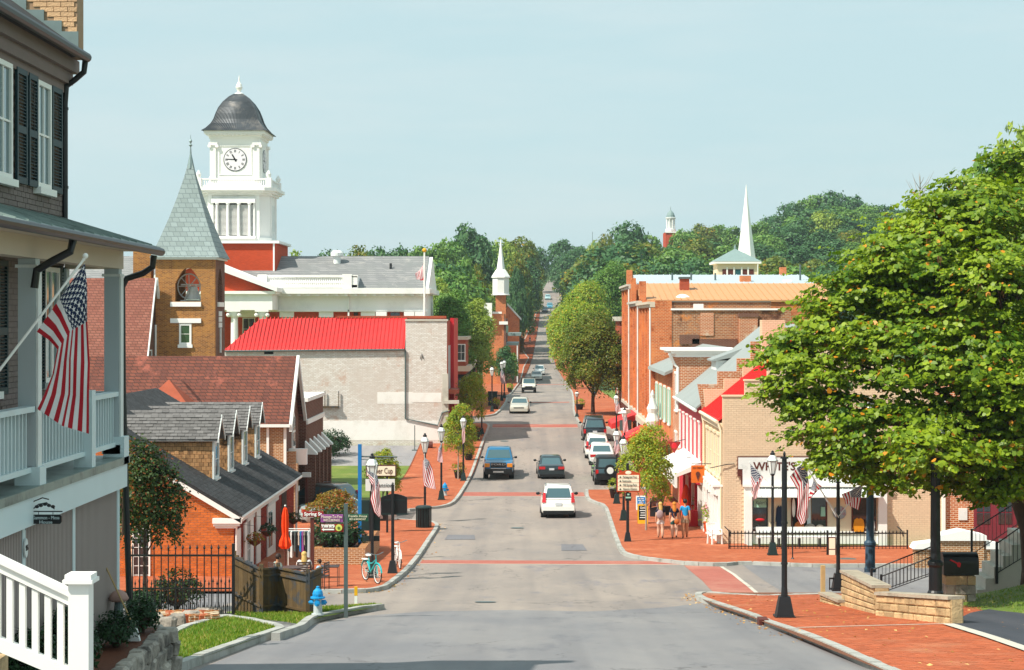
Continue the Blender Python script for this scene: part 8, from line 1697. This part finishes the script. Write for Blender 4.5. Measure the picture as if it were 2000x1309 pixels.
car('sedan','dark_sedan','dark teal-black sedan driving away in the right lane ahead of the white suv',1075.5,935,29.2,.03,paint('dark_teal_paint','17282e'))
car('pickup','blue_pickup','bright blue pickup truck coming towards the camera in the left lane',973.5,933,29.3,math.pi,paint('bright_blue_paint','0a6490'),'pickup truck')
car('sedan','silver_sedan','silver-gold sedan coming towards the camera past the brick crossing',1015,803,21.2,math.pi-.03,paint('silver_gold_paint','b9b6aa'))
car('jeep','white_jeep','pale boxy jeep with big black tyres behind the silver sedan',1033,770,15.9,math.pi,paint('pale_jeep_paint','d4d2c6'),'jeep',front=True)
car('sedan','white_sedan','white sedan following the pale jeep',1048,747,12.6,math.pi,paint('white_sedan_paint','e2dfd6'))
car('suv','grey_suv','light silver suv at the back of the oncoming queue',1054,731,11.6,math.pi,paint('light_silver_paint','c4c8c8'),'suv')
car('bigsuv','black_suv','black suv parked farthest up the row by the olive tree',1162,853,25.0,0,paint('black_car_paint','16202a'),'suv')
car('suv','parked_white_suv','white suv parked behind the black suv with L-shaped tail lamps',1167,887,26.8,0,paint('white_suv_paint','e8e6e0'),'suv')
car('sedan','parked_white_sedan','white sedan parked third from the far end',1176,906,27.5,0,paint('white_parked_paint','dfe3e2'))
car('hatch','green_hatchback','bright green hatchback mostly hidden behind the parked dark jeep',1184,940,29.5,0,paint('lime_green_paint','5cb52a'))
car('jeep','parked_jeep','dark grey-teal soft-top jeep with white spare wheel cover, nearest parked vehicle',1189,957,30.4,0,paint('dark_jeep_paint','2c444c'),'jeep',extra='soft')
for px,py,s,m_,lb in((1070,586,6.6,paint('far_teal_paint','9fc0c4'),'pale car high on the far hill road'),(1074,603,7.0,paint('far_blue_paint','3f8ea6'),'blue car below the pale one on the far hill road'),(1064,611,7.6,paint('far_dark_paint','3c3f4a'),'dark car at the edge of the far hill road')):
 x,y=gp(px,py);o=car('sedan','distant_car',lb,px,py,F/y,math.pi,m_)
o=car('suv','parked_dark_car','dark grey car parked at an angle in the left car park',628,998,37,math.radians(62),paint('dark_grey_paint','3a3a38'));o.location.x-=.3;o.location.y=98.2
o=car('sedan','parked_silver_car','silver-blue sedan parked side-on behind the bronze tree',682,1006,38,math.radians(-72),paint('silver_blue_paint','a3b8ba'));o.location.y=93.2
# ---- people
m_skin=M('skin','cfa58c',rough=.6,var=.06,scale=10);m_skint=M('tanned_skin','b98463',rough=.6,var=.06,scale=10);m_blond=M('blonde_hair','c9a560',rough=.6,var=.25,scale=30);m_ginger=M('golden_hair','c47a2c',rough=.6,var=.25,scale=30);m_hbrown=M('dark_brown_hair','2c1c16',rough=.6,var=.2,scale=30)
m_navy=M('navy_cloth_top','1a2038',rough=.85,var=.15,scale=8);m_cyanc=M('bright_blue_shirt','2494cf',rough=.85,var=.08,scale=8);m_khaki=M('khaki_shorts','a3927a',rough=.9,var=.12,scale=8);m_wshort=M('white_shorts','d4ccc8',rough=.9,var=.06);m_tshort=M('teal_shorts','1f4a46',rough=.9,var=.1)
def skin_mesh(name,chains,m,parent,sub=2):
 """chains: lists of (x,y,z,r); points given as existing index join on"""
 me=bpy.data.meshes.new(name);vs=[];rr=[];es=[]
 for ch in chains:
  prev=None
  for p in ch:
   if isinstance(p,int):prev=p;continue
   vs.append(p[:3]);rr.append(p[3:]if len(p)>4 else(p[3],p[3]));i=len(vs)-1
   if prev is not None:es.append((prev,i))
   prev=i
 me.from_pydata(vs,es,[]);o=bpy.data.objects.new(name,me);COL.objects.link(o);md=o.modifiers.new('skin','SKIN')
 for i,v in enumerate(me.skin_vertices[0].data):v.radius=rr[i];v.use_root=(i==0)
 md2=o.modifiers.new('sub','SUBSURF');md2.levels=sub;md2.render_levels=sub
 bpy.context.view_layer.update();em=bpy.data.meshes.new_from_object(o.evaluated_get(bpy.context.evaluated_depsgraph_get()));bpy.data.objects.remove(o);em.materials.clear();em.materials.append(m);em.shade_smooth()
 return ob_new(name,em,parent)
def person(label,loc,yaw,h,J,top,bottom,hair,skinm=None,long_hair=True,group=None,woman=True,shoes=m_blk2,topl=.0):
 """J: joints in units of standing height: pelvis, chest, neck, head, then sh, el, wr, hip, kn, an, toe per side"""
 sk=skinm or m_skin;t=thing('person',label,'person',(0,0,0),group,world=False);w=.9 if woman else 1
 g=lambda k:Vector(J[k]);P_=lambda v,r,r2=None:(*v,r)if r2 is None else(*v,r,r2)
 pe,ch,nk,hd=g('pe'),g('ch'),g('nk'),g('hd');body=[[P_(pe,.075*w,.055),P_((pe+ch)/2,.068*w,.048),P_(ch,.08*w,.055),P_(nk,.028),P_(nk+(hd-nk)*.35,.03),P_(hd,.045,.055),P_(hd+(hd-nk).normalized()*.035,.034,.042)]]
 for s_ in('l','r'):
  sh,el,wr,hp,kn,an,to=[g(k+s_)for k in('sh','el','wr','hp','kn','an','to')];d=(wr-el).normalized()
  body.append([2,P_(sh,.036),P_((sh+el)/2,.031),P_(el,.026),P_((el+wr)/2,.024),P_(wr,.017),P_(wr+d*.03,.017,.01),P_(wr+d*.05,.014,.008)])
  body.append([0,P_(hp,.064),P_((hp+kn)/2,.058),P_(kn,.044),P_((kn+an)/2+Vector((0,-.008,0)),.046),P_(an,.027),P_((an+to)/2,.022),P_(to,.013)])
 skin_mesh('body',body,sk,t)
 mb=MB()
 for s_ in('l','r'):
  wr,el=g('wr'+s_),g('el'+s_);d=(wr-el).normalized();a=d.orthogonal().normalized();a=Vector((0,1,0))-d*d.y;a=a.normalized()if a.length>.1 else d.orthogonal().normalized();c=wr+d*.052;sd=1 if s_=='r' else-1;n_=d.cross(a)
  for i,ln in enumerate((.036,.042,.039,.03)):p0=c+a*(.0135-.009*i);mb.tube([p0-d*.008,p0+d*ln*.55-n_*.002*sd,p0+d*ln-n_*.009*sd],[.0047,.0043,.0032],5)
  mb.tube([wr+d*.018+a*.012,wr+d*.034+a*.024,wr+d*.052+a*.026],[.0055,.005,.0038],5)
 tag(mb.build('fingers',sk,t),kind=None)
 bot=pe+Vector((0,0,-.03-topl))if J.get('stand')else pe+Vector((0,0,-.0));dn=Vector((0,0,-.01))
 clo=[[P_(bot,.088*w,.068),P_((pe+ch)/2,.08*w,.06),P_(ch,.094*w,.066),P_(nk-(nk-ch)*.25,.045,.04)]]
 for s_ in('l','r'):sh,el=g('sh'+s_),g('el'+s_);clo.append([2,P_(sh,.042),P_(sh+(el-sh)*.4,.037),P_(sh+(el-sh)*.66,.036)])
 skin_mesh('shirt',clo,top,t)
 sb=[[P_(pe+Vector((0,0,.02)),.085*w,.066),P_(pe-Vector((0,0,.012)),.085*w,.066)]]
 for s_ in('l','r'):hp,kn=g('hp'+s_),g('kn'+s_);sb.append([1,P_(hp,.07),P_(hp+(kn-hp)*.45,.066),P_(hp+(kn-hp)*J.get('short',.6),.064)])
 skin_mesh('shorts',sb,bottom,t)
 mb=MB();up=(hd-nk).normalized();mb.sphere(hd+up*.014+Vector((0,-.008,0)),(.058,.062,.063),12,9);hr=mb.build('hair',hair,t,smooth=True)
 if long_hair:skin_mesh('long_hair',[[P_(hd+Vector((0,-.03,.02)),.045,.03),P_(nk+Vector((0,-.035,0)),.062,.03),P_(nk+Vector((0,-.055,-.06)),.058,.022),P_(nk+Vector((.008,-.06,-.12)),.03,.014)]],hair,t,1)
 mb=MB();f=Vector((0,1,0));
 for sx in(-.018,.018):mb.sphere(hd+f*.052+Vector((sx,0,-.002)),.006,6,5)
 mb.build('eyes',m_blk2,hr);mb=MB();mb.sphere(hd+f*.058+Vector((0,0,-.016)),(.007,.011,.012),6,5);mb.sphere(hd+f*.052+Vector((0,0,-.034)),(.014,.006,.004),6,4)
 for sx in(-.05,.05):mb.sphere(hd+Vector((sx,0,-.008)),(.006,.011,.017),6,5)
 mb.build('face_features',sk,hr)
 for s_ in('l','r'):an,to=g('an'+s_),g('to'+s_);skin_mesh('shoe',[[P_(an+(an-to)*.25+Vector((0,0,-.012)),.02),P_((an+to)/2+Vector((0,0,-.006)),.024,.018),P_(to+(to-an)*.12,.019,.014)]],shoes,t,1)
 t.scale=(h,)*3;t.location=loc;t.rotation_euler=(0,0,yaw);return t
def stand(stepl=.05,stepr=-.05,lift=0,arm=.02):
 J=dict(pe=(0,0,.53),ch=(0,.005,.72),nk=(0,0,.84),hd=(0,.008,.925),stand=1,short=.55)
 for s_,x,st_,lf in(('l',-1,stepl,0),('r',1,stepr,lift)):
  J['sh'+s_]=(x*.088,0,.805);J['el'+s_]=(x*.118,-st_*.5-.01,.64);J['wr'+s_]=(x*.125,-st_*.9+.03,.5);J['hp'+s_]=(x*.05,0,.5);J['kn'+s_]=(x*.05,st_*.6+.015,.285+lf*.3);J['an'+s_]=(x*.048,st_*1.3-lf*.4,.05+lf);J['to'+s_]=(x*.055,st_*1.3+.085-lf*.1,.022+lf*.5)
 return J
def sit(lean=0,armf=.12,kd=1):
 J=dict(pe=(0,0,.28),ch=(0,lean*.5,.46),nk=(0,lean,.575),hd=(0,lean+.02,.66),short=.85)
 for s_,x in(('l',-1),('r',1)):
  J['sh'+s_]=(x*.105,lean,.55);J['el'+s_]=(x*.15,lean+.04,.41);J['wr'+s_]=(x*.09,lean+armf+.06,.41);J['hp'+s_]=(x*.055,.03,.275);J['kn'+s_]=(x*.07,.25*kd,.28);J['an'+s_]=(x*.06,.25,.05);J['to'+s_]=(x*.065,.33,.022)
 return J
def feet(px,py):x,y=gp(px,py-.5);
def pl(px,py):
 x,y=gp(px,py+PAV*40);return(x,y,gz_(x,y))
w1=person('blonde woman in a black top and white shorts walking away, leftmost of three',pl(1290,1052),.03,1.66,stand(.04,-.06),m_navy,m_wshort,m_blond,group='people walking away on the right pavement')
w2=person('woman with long golden hair, navy top and tan bag, middle of three walkers',pl(1317,1053),-.02,1.68,stand(-.02,-.07,.05),m_navy,m_tshort,m_ginger,group='people walking away on the right pavement',topl=.02)
w3=person('man in a bright blue t-shirt, dark cap and khaki shorts walking away',pl(1338,1052),-.03,1.80,stand(-.05,.06),m_cyanc,m_khaki,m_hbrown,m_skint,False,'people walking away on the right pavement',False)
w3['group']='people walking away on the right pavement'
mb=MB();mb.sphere((0,-.002,.945),(.057,.062,.045),12,8);mb.prism([(-.04,.945),(.04,.945),(.04,.952),(-.04,.952)],.05,'y',.11);mb.build('cap',m_blk2,w3)
def bag(name,label,o,px,py,s,m,w,h):
 y=F/s;x=(px-1030)/s;z=(625-py)/s;t=thing(name,label,'bag',(x,y,z));mb=MB();mb.sphere((x,y,z),(w,.07,h),12,8);mb.build('bag_body',m,t,smooth=True);mb=MB();mb.tube([(x-.05,y-.02,z+h*.6),(x-.14,y+.02,z+h+.18),(x-.12,y+.12,z+h+.3)],.012,5);mb.build('strap',m,t)
yb_=w1.location.y;bag('sling_backpack','pinkish grey sling backpack on the left walking woman',w1,1289,1005,F/(yb_-.17),M('pink_grey_bag','a08a8c',var=.15,scale=8),.16,.21)
yb_=w2.location.y;bag('shoulder_bag','tan leather shoulder bag at the hip of the middle walker',w2,1322,1019,F/(yb_-.16),M('tan_leather','b0602a',var=.1,scale=8),.12,.13)
ys_=F/59.;zs_=gz_(0,ys_);m_gtop=M('grey_green_top','8a968e',rough=.9,var=.1);m_denim=M('denim','4a7a9c',rough=.9,var=.15,scale=10)
person('dark-haired woman in a grey top seated left of the orange parasol',(X(541,59.5),F/59.5,zs_+.0),-1.0,1.66,sit(.01),m_gtop,m_denim,m_hbrown,m_skint,False)
person('blonde woman in a white top seated with her back to the camera',(X(594,59),ys_,zs_),.1,1.66,sit(.03),m_wshort,m_denim,m_blond)
person('small dark-haired child in a pale blue shirt beside the metal table',(X(627,59.5),F/59.5,zs_+.12),1.2,1.25,sit(.03),M('pale_blue_shirt','9cc0dc',rough=.9,var=.05),m_denim,m_hbrown,m_skint,False,woman=False)
for px,py,s,c1,lb in((985,718,12,m_navy,'distant dark-clothed pedestrian on the far left pavement by the porch'),(1035,672,9,m_navy,'farthest pedestrian in dark clothes on the left pavement'),(1163,782,20,m_gtop,'pedestrian half hidden by the olive tree trunk on the right pavement')):
 x,y=gp(px,py);person(lb,(x,y,gz_(x,y)),.2,1.7,stand(),c1,m_denim,m_hbrown,None,False)
 # ---- trees
def T_(label,px,py,s,w,h,z0,lf,n,size,seed,tr=.1,bark=None,name='street_tree',cat='tree',z=None,**k):
 x,y=(px-1030)/s,F/s;return tree(name,label,cat,(x,y,z if z is not None else gz_(x,y)),w,h,z0,lf,n,size,seed,trunk_r=tr,barkm=bark or m_barkp,**k)
T_('young yellow-green tree by the lime planter, left pavement',895,950,29.5,2.5,3.7,1.2,lf_street,9000,.1,3,.05)
T_('yellow-green tree at the corner past the blue pickup',922,868,24.6,2.9,4.0,1.0,lf_street,9000,.11,4,.06)
T_('young yellow tree on the lawn before the whitewashed wall',748,912,33.5,2.3,2.7,.3,lf_street,6000,.1,5,.05)
T_('small spreading bronze-leaved tree beside the car park',652,1018,46,2.4,1.5,1.0,lf_brn,5200,.09,6,.045,m_bark,k=11)
T_('young green tree on the right pavement behind the wayfinding sign',1262,1037,41,2.9,3.9,1.0,lf_street,12000,.1,7,.045)
T_('big rounded olive-green tree on the right by the parked cars',1158,805,21.6,6.6,7.4,1.5,lf_olive,42000,.17,8,.17,m_bark,k=12)
T_('tall green tree beside the red shop on the left',885,800,19.5,5.0,9.2,2.6,lf_green,15000,.2,9,.15,m_bark)
T_('broad green tree over the dark shopfront on the left',924,792,19.0,5.2,8.6,2.2,lf_yel,17000,.2,10,.13,m_bark)
T_('loose green tree behind the left shops by the courthouse',868,760,16.5,6.5,9,2.6,lf_green,12000,.24,11,.18,m_bark)
T_('narrow dark green tree on the left pavement near the jeep',985,775,15.6,2.8,4.5,1.0,lf_dark,5000,.18,12,.09,m_bark)
T_('dark narrow street tree under the porches on the left',1000,765,14.4,2.0,3.6,1.0,lf_green,3600,.18,13,.08,m_bark)
T_('yellow-green tree behind the olive tree, leaning over the road',1122,765,15.0,7.0,8.6,2.6,lf_lime,16000,.24,14,.18,m_bark)
T_('large yellow-green tree beyond the olive tree on the right',1140,745,12.6,10.5,12.2,2.6,lf_lime,20000,.3,15,.2,m_bark)
T_('tall green tree behind the first orange facade on the right',1190,745,12.3,9,15.0,3,lf_green,16000,.32,16,.22,m_bark)
T_('lime tree above the far right pavement',1099,725,10.5,6.5,9.0,2.4,lf_lime,9000,.3,17,.2,m_bark)
T_('autumn-tinted tree at the far left corner of the street',1010,668,9.6,3.6,4.5,1,lf_brn,4000,.3,18,.2,m_bark)
T_('green tree behind the steepled church',1016,690,9.0,7,14.5,3,lf_green,9000,.42,19,.3,m_bark)
T_('dark tree left of the far hill road',1032,668,7.6,7,15,3,lf_dark,8000,.45,20,.3,m_bark)
T_('green tree behind the white steeple',950,690,9.2,8,13.5,2,lf_yel,8000,.4,21,.3,m_bark)
T_('dark green crape myrtle in front of the orange gable wall',282,1196,70,2.7,3.3,1.2,lf_maple,15000,.09,22,.05,m_bark,z=-7.9,k=13)
T_('yellowing shrub top beside the black downspout',240,900,100,.45,1.5,.2,lf_brn,800,.05,23,.02,m_bark,name='tall_shrub',cat='shrub',z=-4.0)
# ---- the big tree on the right: sprays of broad leaves with hanging pods
def big_tree():
 bx,by,bz=15.3,55.5,-7.85
 t=thing('big_leafy_tree','huge broad-leaved green tree with hanging brown pods filling the right side','tree',(bx,by,bz),world=False)
 rs=np.random.RandomState(42);s=66.
 lob=[(2010,380,120,3.5),(1905,395,95,1.5),(1830,425,85,.5),(1760,490,90,-.2),(1690,560,80,.2),(1990,330,75,3),(1930,430,130,0),(1840,500,130,-.8),(1950,560,150,-2.5),(2060,560,170,-1),(1760,560,120,0),(1680,620,110,.2),(1620,690,90,0),(1760,690,140,-2),(1900,700,160,-3.2),(2040,740,160,-3),(1580,750,75,0),(1540,700,55,.5),(1640,810,80,-.8),(1740,830,105,-1.8),(1860,850,120,-3.2),(1980,880,110,-3.5),(1600,650,60,.8),(1700,900,75,-1.2),(1790,915,70,-2.4),(1640,890,42,-1),(2060,880,120,-2),(1860,620,150,2.5),(1740,520,80,1.5),(1560,800,34,-.3),(1525,775,28,0),(1905,940,50,-3.4),(1650,915,50,-1),(1710,940,38,-1.6),(1605,855,50,-.5),(1990,800,130,-3.6),(1828,885,62,-5.4),(1790,860,50,-5),(1985,945,60,-3),(1930,965,35,-3.4)]
 P_,N_=[],[];pods=[]
 limbs=MB();base=Vector((0,0,0));fork=Vector((-.6,-.3,2.9))
 limbs.tube([(0.2,0,-1.2),(.1,0,.4),(-.1,-.1,1.6),tuple(fork),(-.9,-.5,4.6),(-1.2,-.4,7.5),(-.8,-.3,10)],[.75,.5,.40,.36,.28,.16,.05],12)
 for px,py,r,dy in lob:
  y=F/s+dy;k=F/y;c=np.array([(px-1030)/k,y,(625-py)/k]);rr=r/k;loc=c-np.array([bx,by,bz])
  cv=Vector(loc);a=Vector((-.8,-.4,min(max(3.2,cv.z*.55),8)));mid=a.lerp(cv,.5)+Vector((0,0,.5));limbs.tube([tuple(a),tuple(mid),tuple(cv)],[.15,.08,.025],6)
  ns=int(290*rr**2/2.2)+30
  nc=max(4,int(rr*rr*7));cl_=[]
  for _ in range(nc):d=rs.normal(size=3);d/=np.linalg.norm(d);d[2]=abs(d[2])*.95-.4;cl_.append(d*rs.uniform(.85,1.16))
  for _ in range(ns):
   if rs.rand()<.62:e=rs.normal(size=3)*np.array([.36,.36,.13])/rr;d=cl_[rs.randint(nc)]+e;q=loc+d*rr*np.array([1,.95,.82])
   else:d=rs.normal(size=3);d/=np.linalg.norm(d);q=loc+d*rr*rs.uniform(.3,.68)
   if q[2]<1.2 or(q[0]<-3.2 and q[2]<.9):
    if q[2]<1.1:continue
   out=q-loc;out[2]*=.3;out/=max(1e-3,np.linalg.norm(out))
   ln=rs.uniform(.26,.55);az=np.arctan2(out[1],out[0])+rs.normal()*.7;dirv=np.array([math.cos(az),math.sin(az),rs.uniform(-.55,.1)]);dirv/=np.linalg.norm(dirv)
   sd_=np.array([-dirv[1],dirv[0],0]);up=np.cross(dirv,sd_);up=up if up[2]>0 else-up
   npr=rs.randint(3,6)
   for i in range(npr):
    f=(i+.6)/npr
    for sg in(-1,1):
     P_.append(q+dirv*ln*f+sd_*sg*.09*(1.2-.3*f)+rs.normal(size=3)*.018);N_.append(up*.8+out*.5+sd_*sg*.35+rs.normal(size=3)*.38)
   P_.append(q+dirv*ln*1.12);N_.append(up+rs.normal(size=3)*.2)
   if rs.rand()<.028 and d[1]<.3:pods.append(q+np.array([0,-.05,-.05]))
 me=leaf_mesh('crown',lf_tree,np.array(P_),np.array(N_),.13,'hex',rs,.5);ob_new('crown',me,t)
 pm=MB()
 for q in pods:
  for j in range(rs.randint(2,6)):a=rs.uniform(-.05,.05,2);l_=rs.uniform(.14,.34);pm.cyl((q[0]+a[0],q[1]+a[1],q[2]),(q[0]+a[0]*1.7,q[1]+a[1]*1.7,q[2]-l_),.016,.006,4)
 tag(pm.build('seed_pod',m_pod,t),kind='stuff');limbs.build('trunk',m_bark,t,smooth=True)
big_tree()
x,y=X(1800,42),F/42
T_('bare-twigged treetop poking above the big tree',1800,640,30,.01,.01,7,lf_brn,14,.05,24,.06,m_barkp,name='bare_tree',z=-1.5)if False else None
BT=thing('bare_tree','leafless grey treetop poking up behind the big tree','tree',(26,122,-8));mb=MB();xb,yb=X(1797,29.5),F/29.5;r_=random.Random(3)
mb.tube([(xb,yb,-9),(xb,yb,5),(xb,yb,(625-345)/29.5)],[.3,.12,.02],6)
for i in range(26):a=r_.uniform(0,6.28);z0=r_.uniform(5.2,9);l_=r_.uniform(.5,1.5)*(1.2-(z0-5)/8);mb.tube([(xb,yb,z0),(xb+math.cos(a)*l_*.5,yb+math.sin(a)*l_*.5,z0+l_*.6),(xb+math.cos(a)*l_*.8,yb+math.sin(a)*l_*.8,z0+l_*1.2)],[.03,.02,.006],4)
mb.build('branches',m_barkp,BT)
# ---- hill woods: individual trees share a few crown meshes
protos=[]
for i,(lf,seed)in enumerate(((lf_green,101),(lf_dark,102),(lf_yel,103),(lf_green,104),(lf_olive,105),(lf_dark,106))):protos.append(((lf,seed),ball_blobs(10,9.5,2.2,seed,12)))
wrnd=random.Random(77);cnt=[0]
KIND=['mid green','dark green','yellow-green','soft green','olive','deep green']
def wood(px,py_top,s,w=None,kind=None,label=None,hmax=None):
 """a tree whose top shows at (px, py_top)"""
 i=wrnd.randrange(6)if kind is None else kind;(lf,seed),bl=protos[i];y=F/s;x=(px-1030)/s;zt=(625-py_top)/s;zg=TH(x,y)-.2;h=zt-zg
 if h<4:h=4;
 if hmax and h>hmax:zg=zt-hmax;h=hmax
 sc=h/11.9;sx=(w/10 if w else sc*wrnd.uniform(.9,1.25));cnt[0]+=1
 side='left' if px<1050 else 'right'
 t=tree('woodland_tree',label or '%s tree in the wood on the %s hillside'%(KIND[i],side),'tree',(x,y,zg),10,9.5,2.2,lf,5200,.5,seed,key=('wood',seed),trunk_r=.28,group=None if label else 'trees of the wood on the %s hillside, %s'%(side,KIND[i]),rz=wrnd.uniform(0,6.28),blobs=bl)
 t.scale=(sx,sx,sc);return t
def name_woods():
 W=[o for o in COL.objects if o.get('group','').startswith('trees of the wood')]
 LM=[(620,'behind the clock tower'),(760,'above the left half of the courthouse roof'),(840,'above the courthouse flagpole end'),(900,'right of the courthouse roof'),(960,'just left of the white steeple'),(1010,'just right of the white steeple'),(1090,'left of the far hill road'),(1150,'right of the far hill road'),(1220,'left of the orange brick row'),(1290,'left of the distant cupola'),(1360,'below or beside the distant cupola'),(1440,'between cupola and tall spire'),(1530,'just right of the tall spire'),(1620,'on the left shoulder of the right hill'),(1720,'on top of the right hill'),(2100,'above the big leafy tree')]
 D={}
 for o in W:
  k=F/o.location.y;px=1030+o.location.x*k;py=625-(o.location.z+11.9*o.scale.z)*k;lm=next(n for l,n in LM if px<l);D.setdefault((o['label'].split(' tree')[0],lm),[]).append((px,py,o))
 for(kd,lm),l in D.items():
  l.sort(key=lambda t:t[0]);n=len(l);od={1:[''],2:['left','right'],3:['left','middle','right']}.get(n,['leftmost']+['second','third','fourth','fifth','sixth'][:n-2]+['rightmost'])
  for q,(px,py,o)in zip(od,l):o['label']=' '.join(('%s %s woodland tree %s'%(q,kd,lm)).split());o['group']='woodland trees on the hills'
L_=[(585,497,14,7),(640,488,11.5,9),(668,487,11,8),(700,485,11,9),(735,482,10.5,10),(775,478,10,11),(810,475,10,10),(845,470,9.6,12),(880,462,9.2,12),(917,437,9,13),(950,462,8.6,11),(985,470,8,12),(1010,466,7.5,14),(1034,475,7.2,8),(1052,482,6.2,8)]
for a in L_:wood(*a)
for a in[(700,500,12.5),(760,502,12.2),(820,500,12),(860,505,12),(880,520,12.5),(903,500,11.8,7.5),(932,522,11.6,4.6),(862,550,13.5,7),(1010,500,9.0,7),(1030,505,7.4,9),(1014,545,9.2,4.5),(1040,560,7.2,6),(1040,585,7,6),(1010,520,9.4,4.5),(1022,560,8.4,5),(1038,530,7,7)]:wood(*a)
wood(1096,467,6.0,12,1,'flat-topped dark tree on the skyline where the street tops the hill');wood(1135,478,6.2,11,5);wood(1160,472,6.6,8,2);wood(1116,488,6.3,11,1);wood(1100,500,6.4,10,1);wood(1140,500,6.8,11,5);wood(1098,525,6.6,6,1)
for a in[(1180,462,8,9),(1228,433,7.6,16,1),(1265,455,7.6,13),(1300,478,8,13),(1340,445,6.9,14,3),(1372,440,6.6,14),(1400,436,6.4,14),(1430,440,6.4,13),(1480,430,6.6,13),(1510,420,6.4,14),(1545,395,6.2,15,1),(1585,378,6.1,17),(1625,372,6.1,17,1),(1665,378,6.1,16),(1700,395,6.2,15,3),(1735,400,6.2,16,1),(1775,405,6.2,16),(1830,400,6.2,18),(1900,395,6.2,18),(1970,390,6.2,18)]:wood(*a)
wood(1940,285,30,6.5,3,'round green treetop behind the upper right of the big tree');wood(1990,262,30,7,2,'yellowish treetop at the top right corner behind the big tree')
for a in[(1205,475,9.5),(1245,480,9),(1290,492,9.2),(1330,480,8.4),(1365,470,8),(1395,468,7.8),(1420,475,8),(1500,455,7.6),(1535,440,7.4),(1570,425,7.2),(1610,415,7.2),(1650,420,7.2),(1690,430,7.2),(1730,440,7.3),(1550,480,8.4),(1590,470,8.2),(1630,465,8.2),(1670,470,8.3),(1720,480,8.4),(1770,460,7.6),(1310,510,10),(1350,505,10),(1390,500,9.6),(1500,505,10),(1540,515,11),(1580,510,10),(1620,515,10.4),(1680,510,10),(1170,500,8.6),(1150,530,9),(1128,560,8.2,7),(1122,520,7.4,7),(1175,540,10),(1240,520,11),(1210,520,10.6),(1280,515,11),(1440,500,9),(1470,470,8),(1800,500,9),(1850,470,8),(1900,450,8),(1760,430,6.6),(1700,415,6.5),(1640,400,6.5),(1600,400,6.6),(1560,420,6.7),(1660,450,7.6),(1720,455,7.6),(1605,445,7.6),(1780,500,9)]:wood(*a)
name_woods()
# ---- grass blades on the near strips, fallen leaves
def scatter_grass(name,polys,n,m,h,zf,seed):
 rs=np.random.RandomState(seed);V=[];Fc=[]
 for poly in polys:
  xs=[p[0]for p in poly];ys=[p[1]for p in poly];k=0
  while k<n:
   x=rs.uniform(min(xs),max(xs));y=rs.uniform(min(ys),max(ys));
   if not all(inside((x+a,y+b),poly)for a,b in((.2,0),(-.2,0),(0,.22),(0,-.22))):k+=.1;continue
   z=zf(x,y);a=rs.uniform(0,3.14);w=.012+.01*rs.rand();hh=h*rs.uniform(.5,1.3);dx,dy=w*math.cos(a),w*math.sin(a);b=len(V);V+=[(x-dx,y-dy,z),(x+dx,y+dy,z),(x+rs.normal()*.03,y+rs.normal()*.03,z+hh)];Fc.append((b,b+1,b+2));k+=1
 me=bpy.data.meshes.new(name);me.from_pydata(V,[],Fc);me.materials.append(m);tag(ob_new(name,me),kind='stuff')
scatter_grass('grass',[gL,g2],11000,m_blade,.075,lambda x,y:G(y)+.12,5)
scatter_grass('grass',[[(12.3,47.2),(12.7,45.9),(19,46),(20,55),(10.8,55)]],6000,m_blade,.07,lambda x,y:lawnf(x,y)-.01,6)
rs=np.random.RandomState(9);pts=[]
for _ in range(420):
 x=rs.uniform(3.5,12.5);y=rs.uniform(31,57)
 if rs.rand()<.5:i=rs.randint(len(kF)-6);x=kF[i][0]-abs(rs.normal())*.25;y=kF[i][1]+rs.uniform(-.8,.8);pts.append((x,y,G(y)+.02));continue
 pts.append((x,y,G(y)+PAV+.01))if inside((x,y),foreF)else None
for _ in range(160):i=rs.randint(len(kL1)-2);f=rs.rand();x=kL1[i][0]*(1-f)+kL1[i+1][0]*f+abs(rs.normal())*.22;y=kL1[i][1]*(1-f)+kL1[i+1][1]*f-.05;pts.append((x,y,G(y)+.02))
pts=np.array(pts);tag(ob_new('fallen_leaves',leaf_mesh('fallen_leaves',LEAF('fallen_leaf','b98a4a','8a5a30','d8b070',.1,.7,.3),pts,np.array([[0,-.1,1]]*len(pts))+rs.normal(size=(len(pts),3))*.25,.085,'quad',rs)),kind='stuff')
# ---- thin summer haze over the whole valley
hz=B('haze',None,None,(-460,460,-34,1150,-12.5,48));hz['kind']='stuff'
hm=bpy.data.materials.new('haze');hm.use_nodes=True;t_=hm.node_tree;t_.nodes.clear();ho=t_.nodes.new('ShaderNodeOutputMaterial');hv=t_.nodes.new('ShaderNodeVolumePrincipled')
hv.inputs['Color'].default_value=(.80,.93,1.0,1);hv.inputs['Density'].default_value=.00016;hv.inputs['Anisotropy'].default_value=.2;t_.links.new(hv.outputs[0],ho.inputs['Volume']);hz.data.materials.append(hm)
